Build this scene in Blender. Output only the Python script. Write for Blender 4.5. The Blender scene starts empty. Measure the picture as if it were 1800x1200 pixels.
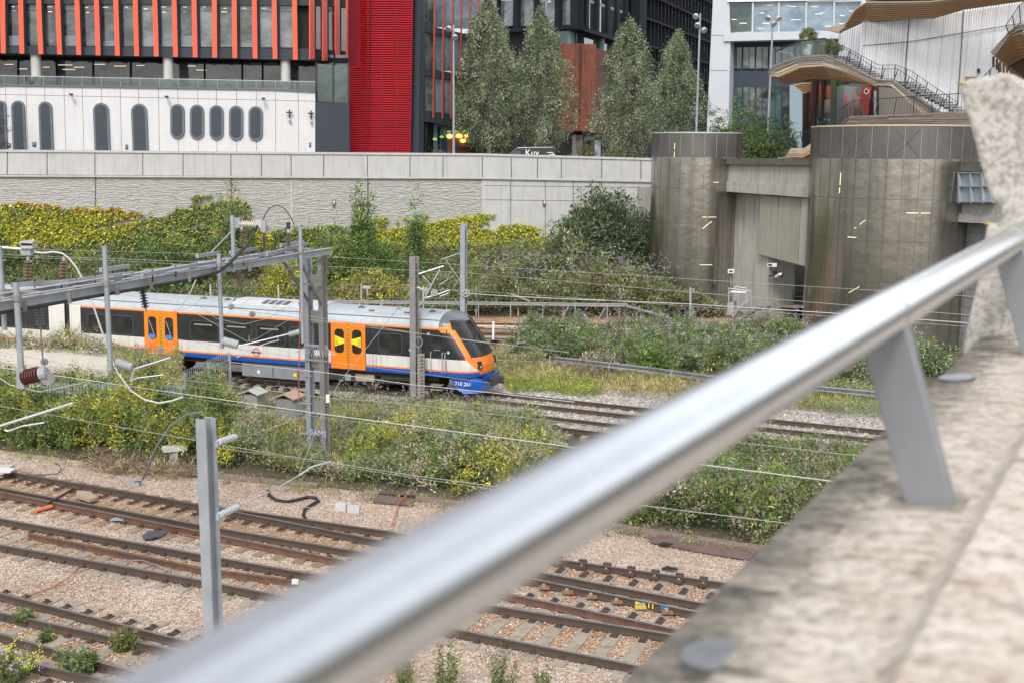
import bpy, math, random
import numpy as np
from mathutils import Vector, Matrix
random.seed(7)
RNG = np.random.default_rng(11)
SC = bpy.context.scene
COL = SC.collection
# ------------------------------------------------------------------ survey helpers
# Positions were measured on the photograph (1800 x 1200) and are turned into world
# points on known ground heights or known facade planes.
FPX, ROLL, YH, CAMZ = 2000.0, 0.008, 272.0, 10.4
PITCH = math.atan((600 - YH) / FPX)
FW = Vector((0, math.cos(PITCH), -math.sin(PITCH)))
_r0 = Vector((1, 0, 0)); _u0 = _r0.cross(FW)
RT = _r0 * math.cos(ROLL) + _u0 * math.sin(ROLL)
UP = _u0 * math.cos(ROLL) - _r0 * math.sin(ROLL)
EYE = Vector((0, 0, CAMZ))
def ray(x, y): return FW * FPX + RT * (x - 900) + UP * (600 - y)
def Zp(x, y, z=0.0):
    d = ray(x, y); return EYE + d * ((z - CAMZ) / d.z)
def Yp(x, y, Y):
    d = ray(x, y); return EYE + d * (Y / d.y)
class Plane:
    """vertical facade plane through two measured columns; N points to the viewer's side"""
    def __init__(s, x0, Y0, x1, Y1, yref=270):
        a = Yp(x0, yref, Y0); b = Yp(x1, yref, Y1)
        s.a = Vector((a.x, a.y, 0)); s.u = Vector((b.x - a.x, b.y - a.y, 0)).normalized()
        s.N = Vector((s.u.y, -s.u.x, 0))
        if s.N.dot(EYE - a) < 0: s.N = -s.N
    def p(s, x, y, off=0.0):
        d = ray(x, y); t = (s.a + s.N * off - EYE).dot(s.N) / d.dot(s.N); return EYE + d * t
# ------------------------------------------------------------------ materials
MATS = {}
def nodes_of(m):
    m.use_nodes = True; nt = m.node_tree; return nt, nt.nodes, nt.links, nt.nodes['Principled BSDF']
def M(name, col=(.5,.5,.5), rough=.6, metal=0., var=None, vs=3., vamt=.6, bump=0., bs=30., stretch=(1,1,1),
      streak=None, sscale=1.5, samt=.5, coat=0., spec=None, detail=6):
    """principled material with large scale colour variation, streaks and bump (world-space noise)"""
    if name in MATS: return MATS[name]
    m = bpy.data.materials.new(name); nt, N, L, B = nodes_of(m); MATS[name] = m
    B.inputs['Roughness'].default_value = rough; B.inputs['Metallic'].default_value = metal
    if spec is not None: B.inputs['Specular IOR Level'].default_value = spec
    if coat: B.inputs['Coat Weight'].default_value = coat; B.inputs['Coat Roughness'].default_value = .08
    B.inputs['Base Color'].default_value = (*col, 1)
    geo = N.new('ShaderNodeNewGeometry')
    cur = None
    if var is not None:
        no = N.new('ShaderNodeTexNoise'); no.inputs['Scale'].default_value = vs; no.inputs['Detail'].default_value = detail
        no.inputs['Roughness'].default_value = .65
        mp = N.new('ShaderNodeMapping'); mp.inputs['Scale'].default_value = stretch
        L.new(geo.outputs['Position'], mp.inputs['Vector']); L.new(mp.outputs[0], no.inputs['Vector'])
        rp = N.new('ShaderNodeValToRGB'); rp.color_ramp.elements[0].position = .5 - .3 * (1 - vamt) - .08
        rp.color_ramp.elements[1].position = .5 + .3 * (1 - vamt) + .08
        rp.color_ramp.elements[0].color = (*col, 1); rp.color_ramp.elements[1].color = (*var, 1)
        L.new(no.outputs['Fac'], rp.inputs['Fac']); cur = rp.outputs['Color']
    if streak is not None:
        no = N.new('ShaderNodeTexNoise'); no.inputs['Scale'].default_value = sscale; no.inputs['Detail'].default_value = 5
        mp = N.new('ShaderNodeMapping'); mp.inputs['Scale'].default_value = (3, 3, .22)
        L.new(geo.outputs['Position'], mp.inputs['Vector']); L.new(mp.outputs[0], no.inputs['Vector'])
        rp = N.new('ShaderNodeValToRGB'); rp.color_ramp.elements[0].position = .48; rp.color_ramp.elements[1].position = .72
        rp.color_ramp.elements[0].color = (0, 0, 0, 1); rp.color_ramp.elements[1].color = (samt, samt, samt, 1)
        L.new(no.outputs['Fac'], rp.inputs['Fac'])
        mx = N.new('ShaderNodeMix'); mx.data_type = 'RGBA'
        L.new(rp.outputs['Color'], mx.inputs[0])
        if cur: L.new(cur, mx.inputs[6])
        else: mx.inputs[6].default_value = (*col, 1)
        mx.inputs[7].default_value = (*streak, 1); cur = mx.outputs[2]
    if cur: L.new(cur, B.inputs['Base Color'])
    if bump:
        nb = N.new('ShaderNodeTexNoise'); nb.inputs['Scale'].default_value = bs; nb.inputs['Detail'].default_value = 5
        mp = N.new('ShaderNodeMapping'); mp.inputs['Scale'].default_value = stretch
        L.new(geo.outputs['Position'], mp.inputs['Vector']); L.new(mp.outputs[0], nb.inputs['Vector'])
        bp = N.new('ShaderNodeBump'); bp.inputs['Strength'].default_value = bump; bp.inputs['Distance'].default_value = 1.0 / bs
        L.new(nb.outputs['Fac'], bp.inputs['Height']); L.new(bp.outputs[0], B.inputs['Normal'])
    return m
def Memit(name, col, st):
    if name in MATS: return MATS[name]
    m = bpy.data.materials.new(name); nt, N, L, B = nodes_of(m); MATS[name] = m
    B.inputs['Base Color'].default_value = (*col, 1); B.inputs['Emission Color'].default_value = (*col, 1)
    B.inputs['Emission Strength'].default_value = st; return m
def Mglass(name, tint, refl=.35, rough=.03, clear=.75):
    """thin pane: mostly clear tinted transparency plus mirror reflection by fresnel"""
    m = bpy.data.materials.new(name); nt, N, L, B = nodes_of(m); MATS[name] = m
    N.remove(B); out = N['Material Output']
    t = N.new('ShaderNodeBsdfTransparent'); t.inputs[0].default_value = (*[clear * c for c in tint], 1)
    g = N.new('ShaderNodeBsdfGlossy'); g.inputs['Roughness'].default_value = rough; g.inputs[0].default_value = (.9, .95, 1, 1)
    f = N.new('ShaderNodeFresnel'); f.inputs[0].default_value = 1.5
    a = N.new('ShaderNodeMath'); a.operation = 'ADD'; a.inputs[1].default_value = refl; a.use_clamp = True
    mx = N.new('ShaderNodeMixShader'); L.new(f.outputs[0], a.inputs[0]); L.new(a.outputs[0], mx.inputs[0])
    L.new(t.outputs[0], mx.inputs[1]); L.new(g.outputs[0], mx.inputs[2]); L.new(mx.outputs[0], out.inputs[0]); return m
def Mpane(name, col, col2, scale=.35, rough=.06):
    """dark opaque office glazing: uneven dark interior tones behind a glossy surface"""
    m = bpy.data.materials.new(name); nt, N, L, B = nodes_of(m); MATS[name] = m
    geo = N.new('ShaderNodeNewGeometry'); mp = N.new('ShaderNodeMapping'); mp.inputs['Scale'].default_value = (1, 1, 1.6)
    no = N.new('ShaderNodeTexNoise'); no.inputs['Scale'].default_value = scale; no.inputs['Detail'].default_value = 5; no.inputs['Roughness'].default_value = .7
    rp = N.new('ShaderNodeValToRGB'); rp.color_ramp.elements[0].position = .42; rp.color_ramp.elements[1].position = .62
    rp.color_ramp.elements[0].color = (*col, 1); rp.color_ramp.elements[1].color = (*col2, 1)
    L.new(geo.outputs['Position'], mp.inputs[0]); L.new(mp.outputs[0], no.inputs['Vector']); L.new(no.outputs['Fac'], rp.inputs[0])
    L.new(rp.outputs[0], B.inputs['Base Color']); B.inputs['Roughness'].default_value = rough
    B.inputs['IOR'].default_value = 1.7
    return m
def Mleaf(name, rough=.55, trans=.28):
    m = bpy.data.materials.new(name); nt, N, L, B = nodes_of(m); MATS[name] = m
    at = N.new('ShaderNodeAttribute'); at.attribute_name = 'Col'
    L.new(at.outputs['Color'], B.inputs['Base Color']); B.inputs['Roughness'].default_value = rough
    B.inputs['Specular IOR Level'].default_value = .3
    tr = N.new('ShaderNodeBsdfTranslucent'); L.new(at.outputs['Color'], tr.inputs[0])
    mx = N.new('ShaderNodeMixShader'); mx.inputs[0].default_value = trans
    L.new(B.outputs[0], mx.inputs[1]); L.new(tr.outputs[0], mx.inputs[2]); L.new(mx.outputs[0], N['Material Output'].inputs[0]); return m
def Mballast(name, cols, scale=22., tint=None, tamt=.5):
    m = bpy.data.materials.new(name); nt, N, L, B = nodes_of(m); MATS[name] = m
    geo = N.new('ShaderNodeNewGeometry')
    vo = N.new('ShaderNodeTexVoronoi'); vo.inputs['Scale'].default_value = scale; L.new(geo.outputs['Position'], vo.inputs['Vector'])
    sp = N.new('ShaderNodeSeparateColor'); L.new(vo.outputs['Color'], sp.inputs[0])
    rp = N.new('ShaderNodeValToRGB'); cr = rp.color_ramp; cr.interpolation = 'LINEAR'
    while len(cr.elements) < len(cols): cr.elements.new(.5)
    for i, c in enumerate(cols): cr.elements[i].position = i / (len(cols) - 1); cr.elements[i].color = (*c, 1)
    L.new(sp.outputs[0], rp.inputs[0])
    cur = rp.outputs[0]
    no = N.new('ShaderNodeTexNoise'); no.inputs['Scale'].default_value = .55; no.inputs['Detail'].default_value = 7; no.inputs['Roughness'].default_value = .7
    L.new(geo.outputs['Position'], no.inputs['Vector'])
    r2 = N.new('ShaderNodeValToRGB'); r2.color_ramp.elements[0].position = .42; r2.color_ramp.elements[1].position = .64
    r2.color_ramp.elements[0].color = (0, 0, 0, 1); r2.color_ramp.elements[1].color = (tamt, tamt, tamt, 1)
    L.new(no.outputs['Fac'], r2.inputs[0])
    mx = N.new('ShaderNodeMix'); mx.data_type = 'RGBA'; mx.blend_type = 'MULTIPLY'
    L.new(r2.outputs[0], mx.inputs[0]); L.new(cur, mx.inputs[6]); mx.inputs[7].default_value = (*(tint or (.5, .4, .3)), 1)
    L.new(mx.outputs[2], B.inputs['Base Color']); B.inputs['Roughness'].default_value = .85
    bp = N.new('ShaderNodeBump'); bp.inputs['Strength'].default_value = .8; bp.inputs['Distance'].default_value = .045; bp.invert = True
    L.new(vo.outputs['Distance'], bp.inputs['Height']); L.new(bp.outputs[0], B.inputs['Normal']); return m
# ------------------------------------------------------------------ object helpers
WPOS = {}
def tag(o, label=None, cat=None, group=None, kind=None):
    if label: o['label'] = label
    if cat: o['category'] = cat
    if group: o['group'] = group
    if kind: o['kind'] = kind
    return o
def thing(name, loc, label, cat, group=None):
    o = bpy.data.objects.new(name, None); COL.objects.link(o); o.location = loc; o.empty_display_size = .3
    WPOS[o] = Vector(loc); return tag(o, label, cat, group)
class MB:
    def __init__(s): s.v = []; s.f = []; s.m = []; s.mats = []
    def mi(s, m):
        if m not in s.mats: s.mats.append(m)
        return s.mats.index(m)
    def face(s, pts, m):
        n = len(s.v); s.v += [Vector(p) for p in pts]; s.f.append(tuple(range(n, n + len(pts)))); s.m.append(s.mi(m)); return s
    def prism(s, pts, ext, m):
        """polygon pts swept by vector ext"""
        n = len(s.v); k = len(pts); pts = [Vector(p) for p in pts]
        s.v += pts + [p + ext for p in pts]; i = s.mi(m)
        s.f.append(tuple(range(n, n + k))); s.f.append(tuple(range(n + 2 * k - 1, n + k - 1, -1)))
        for j in range(k):
            j2 = (j + 1) % k; s.f.append((n + j, n + k + j, n + k + j2, n + j2))
        s.m += [i] * (k + 2); return s
    def fac(s, pl, px, off, th, m):
        """pixel polygon on facade plane, front face 'off' proud, th thick"""
        return s.prism([pl.p(x, y, off) for x, y in px], -pl.N * th, m)
    def rect(s, pl, x0, y0, x1, y1, off, th, m, lean=0, sl=0):
        return s.fac(pl, [(x0, y0), (x1, y0 + sl), (x1 + lean, y1 + sl), (x0 + lean, y1)], off, th, m)
    def box(s, c, sx, sy, sz, m, ax=None):
        c = Vector(c); X, Y, Z = ax or (Vector((1, 0, 0)), Vector((0, 1, 0)), Vector((0, 0, 1)))
        p = c - X * sx / 2 - Y * sy / 2 - Z * sz / 2
        return s.prism([p, p + X * sx, p + X * sx + Y * sy, p + Y * sy], Z * sz, m)
    def beam(s, a, b, w, h, m, up=Vector((0, 0, 1))):
        a, b = Vector(a), Vector(b); d = (b - a).normalized(); X = d.cross(up)
        X = X.normalized() if X.length > 1e-4 else Vector((1, 0, 0)); Y = X.cross(d)
        return s.prism([a - X * w / 2 - Y * h / 2, a + X * w / 2 - Y * h / 2, a + X * w / 2 + Y * h / 2, a - X * w / 2 + Y * h / 2], b - a, m)
    def ibeam(s, a, b, w, h, t, m, up=Vector((0, 0, 1)), side=None):
        a, b = Vector(a), Vector(b); d = (b - a).normalized(); X = side.normalized() if side is not None else d.cross(up).normalized(); Y = X.cross(d).normalized()
        w2, h2, t2 = w / 2, h / 2, t / 2
        P = [(-w2, -h2), (w2, -h2), (w2, -h2 + t), (t2, -h2 + t), (t2, h2 - t), (w2, h2 - t), (w2, h2), (-w2, h2), (-w2, h2 - t), (-t2, h2 - t), (-t2, -h2 + t), (-w2, -h2 + t)]
        return s.prism([a + X * x + Y * y for x, y in P], b - a, m)
    def tube(s, pts, r, m, seg=8, caps=True, closed=False):
        pts = [Vector(p) for p in pts]; n0 = len(s.v); i = s.mi(m); K = len(pts)
        rs = r if isinstance(r, (list, tuple)) else [r] * K
        prev = None
        for k, p in enumerate(pts):
            if closed: d = pts[(k + 1) % K] - pts[k - 1]
            else: d = pts[min(k + 1, K - 1)] - pts[max(k - 1, 0)]
            d.normalize()
            if prev is None:
                X = d.cross(Vector((0, 0, 1)))
                if X.length < 1e-3: X = Vector((1, 0, 0))
            else:
                X = prev - d * prev.dot(d)
            X.normalize(); prev = X; Y = d.cross(X)
            for q in range(seg):
                a = 2 * math.pi * q / seg; s.v.append(p + (X * math.cos(a) + Y * math.sin(a)) * rs[k])
        for k in range(K if closed else K - 1):
            k2 = (k + 1) % K
            for q in range(seg):
                q2 = (q + 1) % seg; s.f.append((n0 + k * seg + q, n0 + k * seg + q2, n0 + k2 * seg + q2, n0 + k2 * seg + q)); s.m.append(i)
        if caps and not closed:
            s.f.append(tuple(n0 + q for q in range(seg))[::-1]); s.f.append(tuple(n0 + (K - 1) * seg + q for q in range(seg))); s.m += [i, i]
        return s
    def lathe(s, a, axis, prof, m, seg=12):
        """prof = [(dist along axis, radius)]"""
        a = Vector(a); d = Vector(axis).normalized()
        n0 = len(s.v); i = s.mi(m); X = d.cross(Vector((0, 0, 1)))
        if X.length < 1e-3: X = Vector((1, 0, 0))
        X.normalize(); Y = d.cross(X)
        for h, r in prof:
            for q in range(seg):
                t = 2 * math.pi * q / seg; s.v.append(a + d * h + (X * math.cos(t) + Y * math.sin(t)) * r)
        for k in range(len(prof) - 1):
            for q in range(seg):
                q2 = (q + 1) % seg; s.f.append((n0 + k * seg + q, n0 + k * seg + q2, n0 + (k + 1) * seg + q2, n0 + (k + 1) * seg + q)); s.m.append(i)
        s.f.append(tuple(n0 + q for q in range(seg))[::-1]); s.f.append(tuple(n0 + (len(prof) - 1) * seg + q for q in range(seg))); s.m += [i, i]
        return s
    def grid(s, rows, mfun, closed=False):
        """rows of points -> quads; mfun(i,j) -> material"""
        n0 = len(s.v); R = len(rows); C = len(rows[0])
        for r in rows: s.v += [Vector(p) for p in r]
        for i in range(R - 1):
            for j in range(C - 1):
                m = mfun(i, j)
                if m is None: continue
                s.f.append((n0 + i * C + j, n0 + i * C + j + 1, n0 + (i + 1) * C + j + 1, n0 + (i + 1) * C + j)); s.m.append(s.mi(m))
        return s
    def build(s, name, parent=None, smooth=False, bevel=0, org=None, angle=40):
        if parent is not None: o0 = WPOS[parent]
        elif org is not None: o0 = Vector(org)
        else:
            mn = [min(v[i] for v in s.v) for i in range(3)]; mx = [max(v[i] for v in s.v) for i in range(3)]
            o0 = Vector(((mn[0] + mx[0]) / 2, (mn[1] + mx[1]) / 2, mn[2]))
        me = bpy.data.meshes.new(name); me.from_pydata([v - o0 for v in s.v], [], s.f)
        for m in s.mats: me.materials.append(m)
        me.polygons.foreach_set('material_index', s.m)
        import bmesh
        bm = bmesh.new(); bm.from_mesh(me)
        if smooth: bmesh.ops.remove_doubles(bm, verts=bm.verts, dist=1e-5)
        bmesh.ops.recalc_face_normals(bm, faces=bm.faces); bm.to_mesh(me); bm.free()
        if smooth:
            me.polygons.foreach_set('use_smooth', [True] * len(me.polygons))
            try: me.set_sharp_from_angle(angle=math.radians(angle))
            except Exception: pass
        me.update()
        o = bpy.data.objects.new(name, me); COL.objects.link(o)
        WPOS[o] = Vector(o0)
        if parent is not None: o.parent = parent
        else: o.location = o0
        if bevel:
            b = o.modifiers.new('bevel', 'BEVEL'); b.width = bevel; b.segments = 2; b.limit_method = 'ANGLE'
        return o
def split_build(mb, name, parent, **k):
    """one object for every connected piece collected in mb"""
    par = list(range(len(mb.v)))
    def fd(a):
        while par[a] != a: par[a] = par[par[a]]; a = par[a]
        return a
    for f in mb.f:
        for q in f[1:]: par[fd(q)] = fd(f[0])
    comps = {}
    for f, m in zip(mb.f, mb.m): comps.setdefault(fd(f[0]), []).append((f, m))
    out = []
    for c in comps.values():
        b = MB(); ids = {}
        for f, m in c:
            for q in f:
                if q not in ids: ids[q] = len(b.v); b.v.append(mb.v[q])
            b.f.append(tuple(ids[q] for q in f)); b.m.append(b.mi(mb.mats[m]))
        out.append(b.build(name, parent, **k))
    return out
def copy_tree(o, loc=None, parent=None, rz=None):
    c = o.copy(); COL.objects.link(c); c.parent = parent
    WPOS[c] = WPOS[o] if loc is None else Vector(loc)
    if loc is not None: c.location = loc
    if rz is not None: c.rotation_euler.z = rz
    for ch in [x for x in list(bpy.data.objects) if x.parent == o]: copy_tree(ch, None, c)
    return c
def text_obj(s, name, parent, org, X, Yv, size, m, depth=.004, align='LEFT'):
    cu = bpy.data.curves.new(name, 'FONT'); cu.body = s; cu.size = size; cu.extrude = depth; cu.align_x = align
    t = bpy.data.objects.new(name, cu); COL.objects.link(t); bpy.context.view_layer.update()
    me = bpy.data.meshes.new_from_object(t.evaluated_get(bpy.context.evaluated_depsgraph_get()))
    bpy.data.objects.remove(t); me.materials.clear(); me.materials.append(m)
    o = bpy.data.objects.new(name, me); COL.objects.link(o); X = X.normalized(); Yv = Yv.normalized(); Zv = X.cross(Yv)
    R = Matrix((X, Yv, Zv)).transposed().to_4x4()
    base = WPOS[parent] if parent else Vector((0, 0, 0))
    R.translation = Vector(org) - base; o.matrix_basis = R; o.parent = parent; WPOS[o] = base; return o
# ------------------------------------------------------------------ foliage
def leaf_mesh(name, C, D, Ln, Wd, CO, mat, parent=None, label=None, cat=None, kind=None, group=None):
    n = len(C); D = D / (np.linalg.norm(D, axis=1, keepdims=True) + 1e-9)
    R = np.cross(D, RNG.normal(size=(n, 3))); R /= (np.linalg.norm(R, axis=1, keepdims=True) + 1e-9)
    org = np.array(WPOS[parent]) if parent is not None else np.array([C[:, 0].mean(), C[:, 1].mean(), C[:, 2].min()])
    V = np.empty((n, 4, 3)); Cl = C - org
    V[:, 0] = Cl; V[:, 1] = Cl + D * Ln[:, None] * .5 + R * Wd[:, None] / 2; V[:, 2] = Cl + D * Ln[:, None]; V[:, 3] = Cl + D * Ln[:, None] * .5 - R * Wd[:, None] / 2
    me = bpy.data.meshes.new(name); me.vertices.add(n * 4); me.vertices.foreach_set('co', V.astype(np.float32).ravel())
    me.loops.add(n * 4); me.loops.foreach_set('vertex_index', np.arange(n * 4, dtype=np.int32))
    me.polygons.add(n); me.polygons.foreach_set('loop_start', np.arange(0, n * 4, 4, dtype=np.int32))
    me.materials.append(mat)
    ca = me.attributes.new('Col', 'FLOAT_COLOR', 'POINT')
    cc = np.ones((n, 4, 4), np.float32); cc[:, :, :3] = (CO * 1.45).clip(0, .8)[:, None, :]; ca.data.foreach_set('color', cc.ravel())
    me.update(calc_edges=True); me.validate()
    o = bpy.data.objects.new(name, me); COL.objects.link(o); WPOS[o] = Vector(org)
    if parent is not None: o.parent = parent
    else: o.location = org
    tag(o, label, cat, group, kind); return o
def cluster(cen, rad, nper, L, pal, w=.35, up=.5, squash=1., jit=.25, pick=None):
    """leaf clumps round the given centres. pal: rows of linear colours"""
    cen = np.asarray(cen, float); K = len(cen); rad = np.broadcast_to(np.asarray(rad, float), (K,)); pal = np.asarray(pal, float)
    idx = np.repeat(np.arange(K), nper); n = len(idx)
    g = RNG.normal(size=(n, 3)); g /= np.linalg.norm(g, axis=1, keepdims=True); rr = RNG.random(n) ** .5
    off = g * (rr * rad[idx])[:, None]; off[:, 2] *= squash
    C = cen[idx] + off
    D = g + RNG.normal(size=(n, 3)) * .7; D[:, 2] += up
    cb = pal[RNG.integers(0, len(pal), K) if pick is None else pick]; cb = cb * (1 + RNG.normal(size=(K, 1)) * jit * 1.15).clip(.38, 1.9)  # natural clump tone, spread wider to paint shadows between clumps
    CO = cb[idx] * (1 + RNG.normal(size=(n, 1)) * jit).clip(.4, 1.8)
    Ln = L * (.6 + .8 * RNG.random(n)); return C, D, Ln, Ln * w, CO.clip(.004, .9)
def cat(parts):
    return [np.concatenate([p[i] for p in parts]) for i in range(5)]
def dome(c, rx, ry, h, K, lump=.25, inner=.55, zmin=0.):
    """clump centres through the volume of a lumpy bush"""
    g = RNG.normal(size=(K, 3)); g[:, 2] = np.abs(g[:, 2]); g /= np.linalg.norm(g, axis=1, keepdims=True)
    a = np.arctan2(g[:, 1], g[:, 0]); ph = RNG.random(4) * 6.28
    l = 1 + lump * (np.sin(a * 3 + ph[0] + g[:, 2] * 3) * .5 + np.sin(a * 5 + ph[1] - g[:, 2] * 5) * .35 + np.sin(a * 9 + ph[2]) * .2)
    r = (inner + (1 - inner) * RNG.random(K) ** .6) * l
    P = g * r[:, None] * np.array([rx, ry, h]); P[:, 2] = np.maximum(P[:, 2], zmin); return P + np.array(c)
def inpoly(P, poly):
    x, y = P[:, 0], P[:, 1]; ins = np.zeros(len(P), bool); n = len(poly)
    for i in range(n):
        x1, y1 = poly[i][:2]; x2, y2 = poly[(i + 1) % n][:2]
        c = ((y1 > y) != (y2 > y)) & (x < (x2 - x1) * (y - y1) / (y2 - y1 + 1e-12) + x1); ins ^= c
    return ins
def samp(poly, n):
    poly = [tuple(p)[:2] for p in poly]; A = np.array(poly); lo, hi = A.min(0), A.max(0); out = np.zeros((0, 2))
    while len(out) < n:
        P = lo + RNG.random((n * 2, 2)) * (hi - lo); out = np.concatenate([out, P[inpoly(P, poly)]])
    return out[:n]
def gpoly(px, z=0.): return [Zp(x, y, z) for x, y in px]
def sfield(P, s, seed):
    r = np.random.default_rng(seed); v = np.zeros(len(P))
    for k in range(6):
        d = r.normal(size=2); d /= np.linalg.norm(d); f = s * (1 + k * .55); v += np.sin(P @ d * f + r.random() * 6.28) / (1 + k * .5)
    return v / 2.2
# ------------------------------------------------------------------ materials in use
conc = M('pale_concrete', (.50,.495,.485), .8, var=(.42,.415,.405), vs=1.1, vamt=.4, streak=(.27,.26,.24), samt=.35, bump=.15, bs=12)
concw = M('white_wall_concrete', (.60,.595,.595), .75, var=(.54,.535,.535), vs=.9, vamt=.4, streak=(.42,.41,.39), samt=.25, bump=.08, bs=10)
rough = M('ribbed_concrete', (.47,.455,.435), .9, var=(.40,.385,.36), vs=2., vamt=.4, bump=1., bs=5., stretch=(.35,.35,2.6))
concg = M('abutment_concrete', (.40,.385,.36), .85, var=(.31,.30,.275), vs=.8, vamt=.5, streak=(.17,.16,.145), samt=.6, bump=.2, bs=9)
concd = M('mossy_coping_concrete', (.14,.135,.11), .9, var=(.07,.07,.055), vs=3, streak=(.05,.05,.04), samt=.8, sscale=4)
seam = M('panel_seam', (.12,.12,.115), .9)
slate = M('slate_metal_panel', (.04,.052,.066), .6, var=(.034,.044,.056), vs=.6, bump=.05, bs=8, spec=.3)
slate2 = M('dark_slate_frame', (.028,.035,.044), .45, var=(.022,.028,.036), vs=.8)
slateL = M('light_slate_trim', (.12,.145,.17), .5, var=(.1,.12,.145), vs=2)
blk = M('black_facade_metal', (.013,.016,.022), .75, var=(.009,.011,.015), vs=.4, spec=.15)
blk2 = M('dark_void', (.008,.009,.01), .8)
orng = M('orange_red_fin', (.78,.105,.045), .45, var=(.7,.09,.038), vs=1.2)
red = M('crimson_louvre', (.50,.006,.019), .45, var=(.33,.005,.014), vs=.5, vamt=.3, streak=(.25,.006,.012), samt=.35, sscale=1., spec=.3)
rust = M('weathering_steel', (.20,.055,.028), .8, var=(.11,.034,.02), vs=1.4, streak=(.06,.022,.016), samt=.9, bump=.1)
paneA = Mpane('office_glazing', (.022,.028,.032), (.12,.14,.145), .45, .05)
paneB = Mpane('green_tinted_glazing', (.02,.042,.044), (.07,.115,.112), .3, .05)
paneC = Mpane('blue_office_glazing', (.12,.17,.22), (.26,.34,.4), .25, .05)
paneD = Mpane('grey_office_glazing', (.07,.085,.09), (.2,.23,.24), .4, .05)
balg = Mglass('balustrade_glass', (.9,.95,.94), .015, .02, .9)
galv = M('galvanised_steel', (.32,.35,.38), .55, .1, var=(.24,.265,.295), vs=2.5, bump=.05, bs=20)
galvd = M('weathered_galvanised_steel', (.27,.27,.27), .6, .1, var=(.19,.185,.18), vs=2.2, streak=(.2,.15,.11), samt=.5)
alu = M('pale_aluminium', (.55,.56,.57), .4, .5, var=(.45,.46,.47), vs=6)
porc = M('brown_porcelain', (.16,.085,.06), .3, var=(.12,.06,.045), vs=8)
porcg = M('grey_polymer_insulator', (.36,.38,.40), .5)
wirem = M('weathered_copper_wire', (.30,.31,.28), .6, .1)
wirel = M('pale_cable', (.46,.46,.44), .5)
cblack = M('black_rubber_cable', (.018,.018,.02), .6)
railtop = M('worn_rail_head', (.34,.33,.33), .32, .75, var=(.2,.18,.17), vs=3)
railside = M('brown_rail_steel', (.09,.064,.048), .8, .1, var=(.07,.05,.038), vs=2)
railrust = M('rusted_rail', (.17,.08,.05), .85, var=(.085,.05,.038), vs=4)
sleeperm = M('sleeper_concrete', (.33,.30,.25), .9, var=(.25,.21,.16), vs=1.7, vamt=.6, streak=(.1,.07,.05), samt=.5)
sleepero = M('stained_sleeper_timber', (.34,.24,.15), .9, var=(.17,.115,.07), vs=2.3, vamt=.6)
chairm = M('rail_chair_iron', (.055,.035,.028), .8, var=(.09,.05,.035), vs=6)
timber = M('aged_timber', (.5,.31,.16), .7, var=(.34,.21,.11), vs=3, stretch=(.3,.3,4), vamt=.5, bump=.15)
timberg = M('weathered_grey_timber', (.30,.265,.22), .85, var=(.15,.13,.11), vs=2.6, stretch=(.3,.3,6), vamt=.7, bump=.3)
timberp = M('pale_timber', (.52,.44,.32), .75, var=(.4,.32,.22), vs=3, stretch=(.3,.3,4), vamt=.5)
whitep = M('white_ribbed_cladding', (.86,.865,.88), .55, var=(.8,.805,.83), vs=.4)
greyp = M('pale_grey_cladding', (.50,.52,.56), .45, var=(.45,.47,.51), vs=.4)
steelp = M('perforated_bronze_steel', (.48,.45,.395), .22, .93, var=(.36,.34,.305), vs=.22, vamt=.3, streak=(.22,.205,.18), samt=.6, sscale=.6, bump=.03, bs=1.2)
steelp2 = M('perforated_steel_screen', (.18,.172,.16), .38, .7, var=(.12,.116,.11), vs=.8, streak=(.2,.185,.17), samt=.35)
steels = M('steel_panel_seam', (.085,.08,.073), .6)
whitem = M('white_paint', (.75,.75,.74), .5)
blackm = M('matt_black', (.02,.02,.022), .6)
leafm = Mleaf('leaf'); leafd = Mleaf('glossy_leaf', .45, .2); flowerm = Mleaf('petal', .7, .4)
barkm = M('birch_bark', (.5,.48,.44), .8, var=(.12,.11,.1), vs=5, stretch=(1,1,3), vamt=.7)
barkd = M('brown_bark', (.09,.065,.045), .9, var=(.05,.04,.03), vs=8)
# ------------------------------------------------------------------ ground
soil = M('trackside_soil', (.12,.095,.065), .95, var=(.075,.065,.04), vs=1.2, vamt=.6, bump=.6, bs=9)
bal_pink = Mballast('pink_grey_ballast', [(.24,.17,.125),(.47,.35,.26),(.57,.46,.37),(.63,.54,.46),(.37,.29,.22),(.65,.585,.52)], 21., (.72,.56,.44), .7)
bal_brown = Mballast('brown_stained_ballast', [(.15,.085,.05),(.42,.25,.14),(.47,.3,.18),(.56,.4,.28),(.27,.165,.1)], 17., (.6,.42,.28), .8)
bal_grey = Mballast('grey_ballast', [(.2,.175,.155),(.42,.385,.35),(.54,.5,.46),(.6,.57,.54),(.32,.28,.25)], 20., (.68,.6,.52), .7)
asph = M('street_paving', (.2,.2,.195), .85, var=(.15,.15,.145), vs=.6)
mb = MB(); mb.face([(-260,-60,-.34),(260,-60,-.34),(260,420,-.34),(-260,420,-.34)], soil)
tag(mb.build('ground', org=(0,0,-.34)), kind='structure')
def sheet(name, px, z, m, kind='structure'):
    mb = MB(); P = gpoly(px, z); mb.face([(p.x, p.y, z) for p in P], m); return tag(mb.build(name), kind=kind)
sheet('ballast_bed', [(-900,775),(0,790),(200,815),(330,838),(560,853),(860,893),(1060,930),(1300,965),(1700,1010),(3200,1500),(1400,4200),(-2500,2600)], -.21, bal_pink)
sheet('ballast_bed', [(-400,540),(0,590),(420,660),(520,685),(640,703),(830,722),(960,742),(1090,775),(1400,800),(1700,825),(2300,800),(1800,690),(1180,690),(860,655),(420,590),(-400,480)], -.205, bal_grey)
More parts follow.
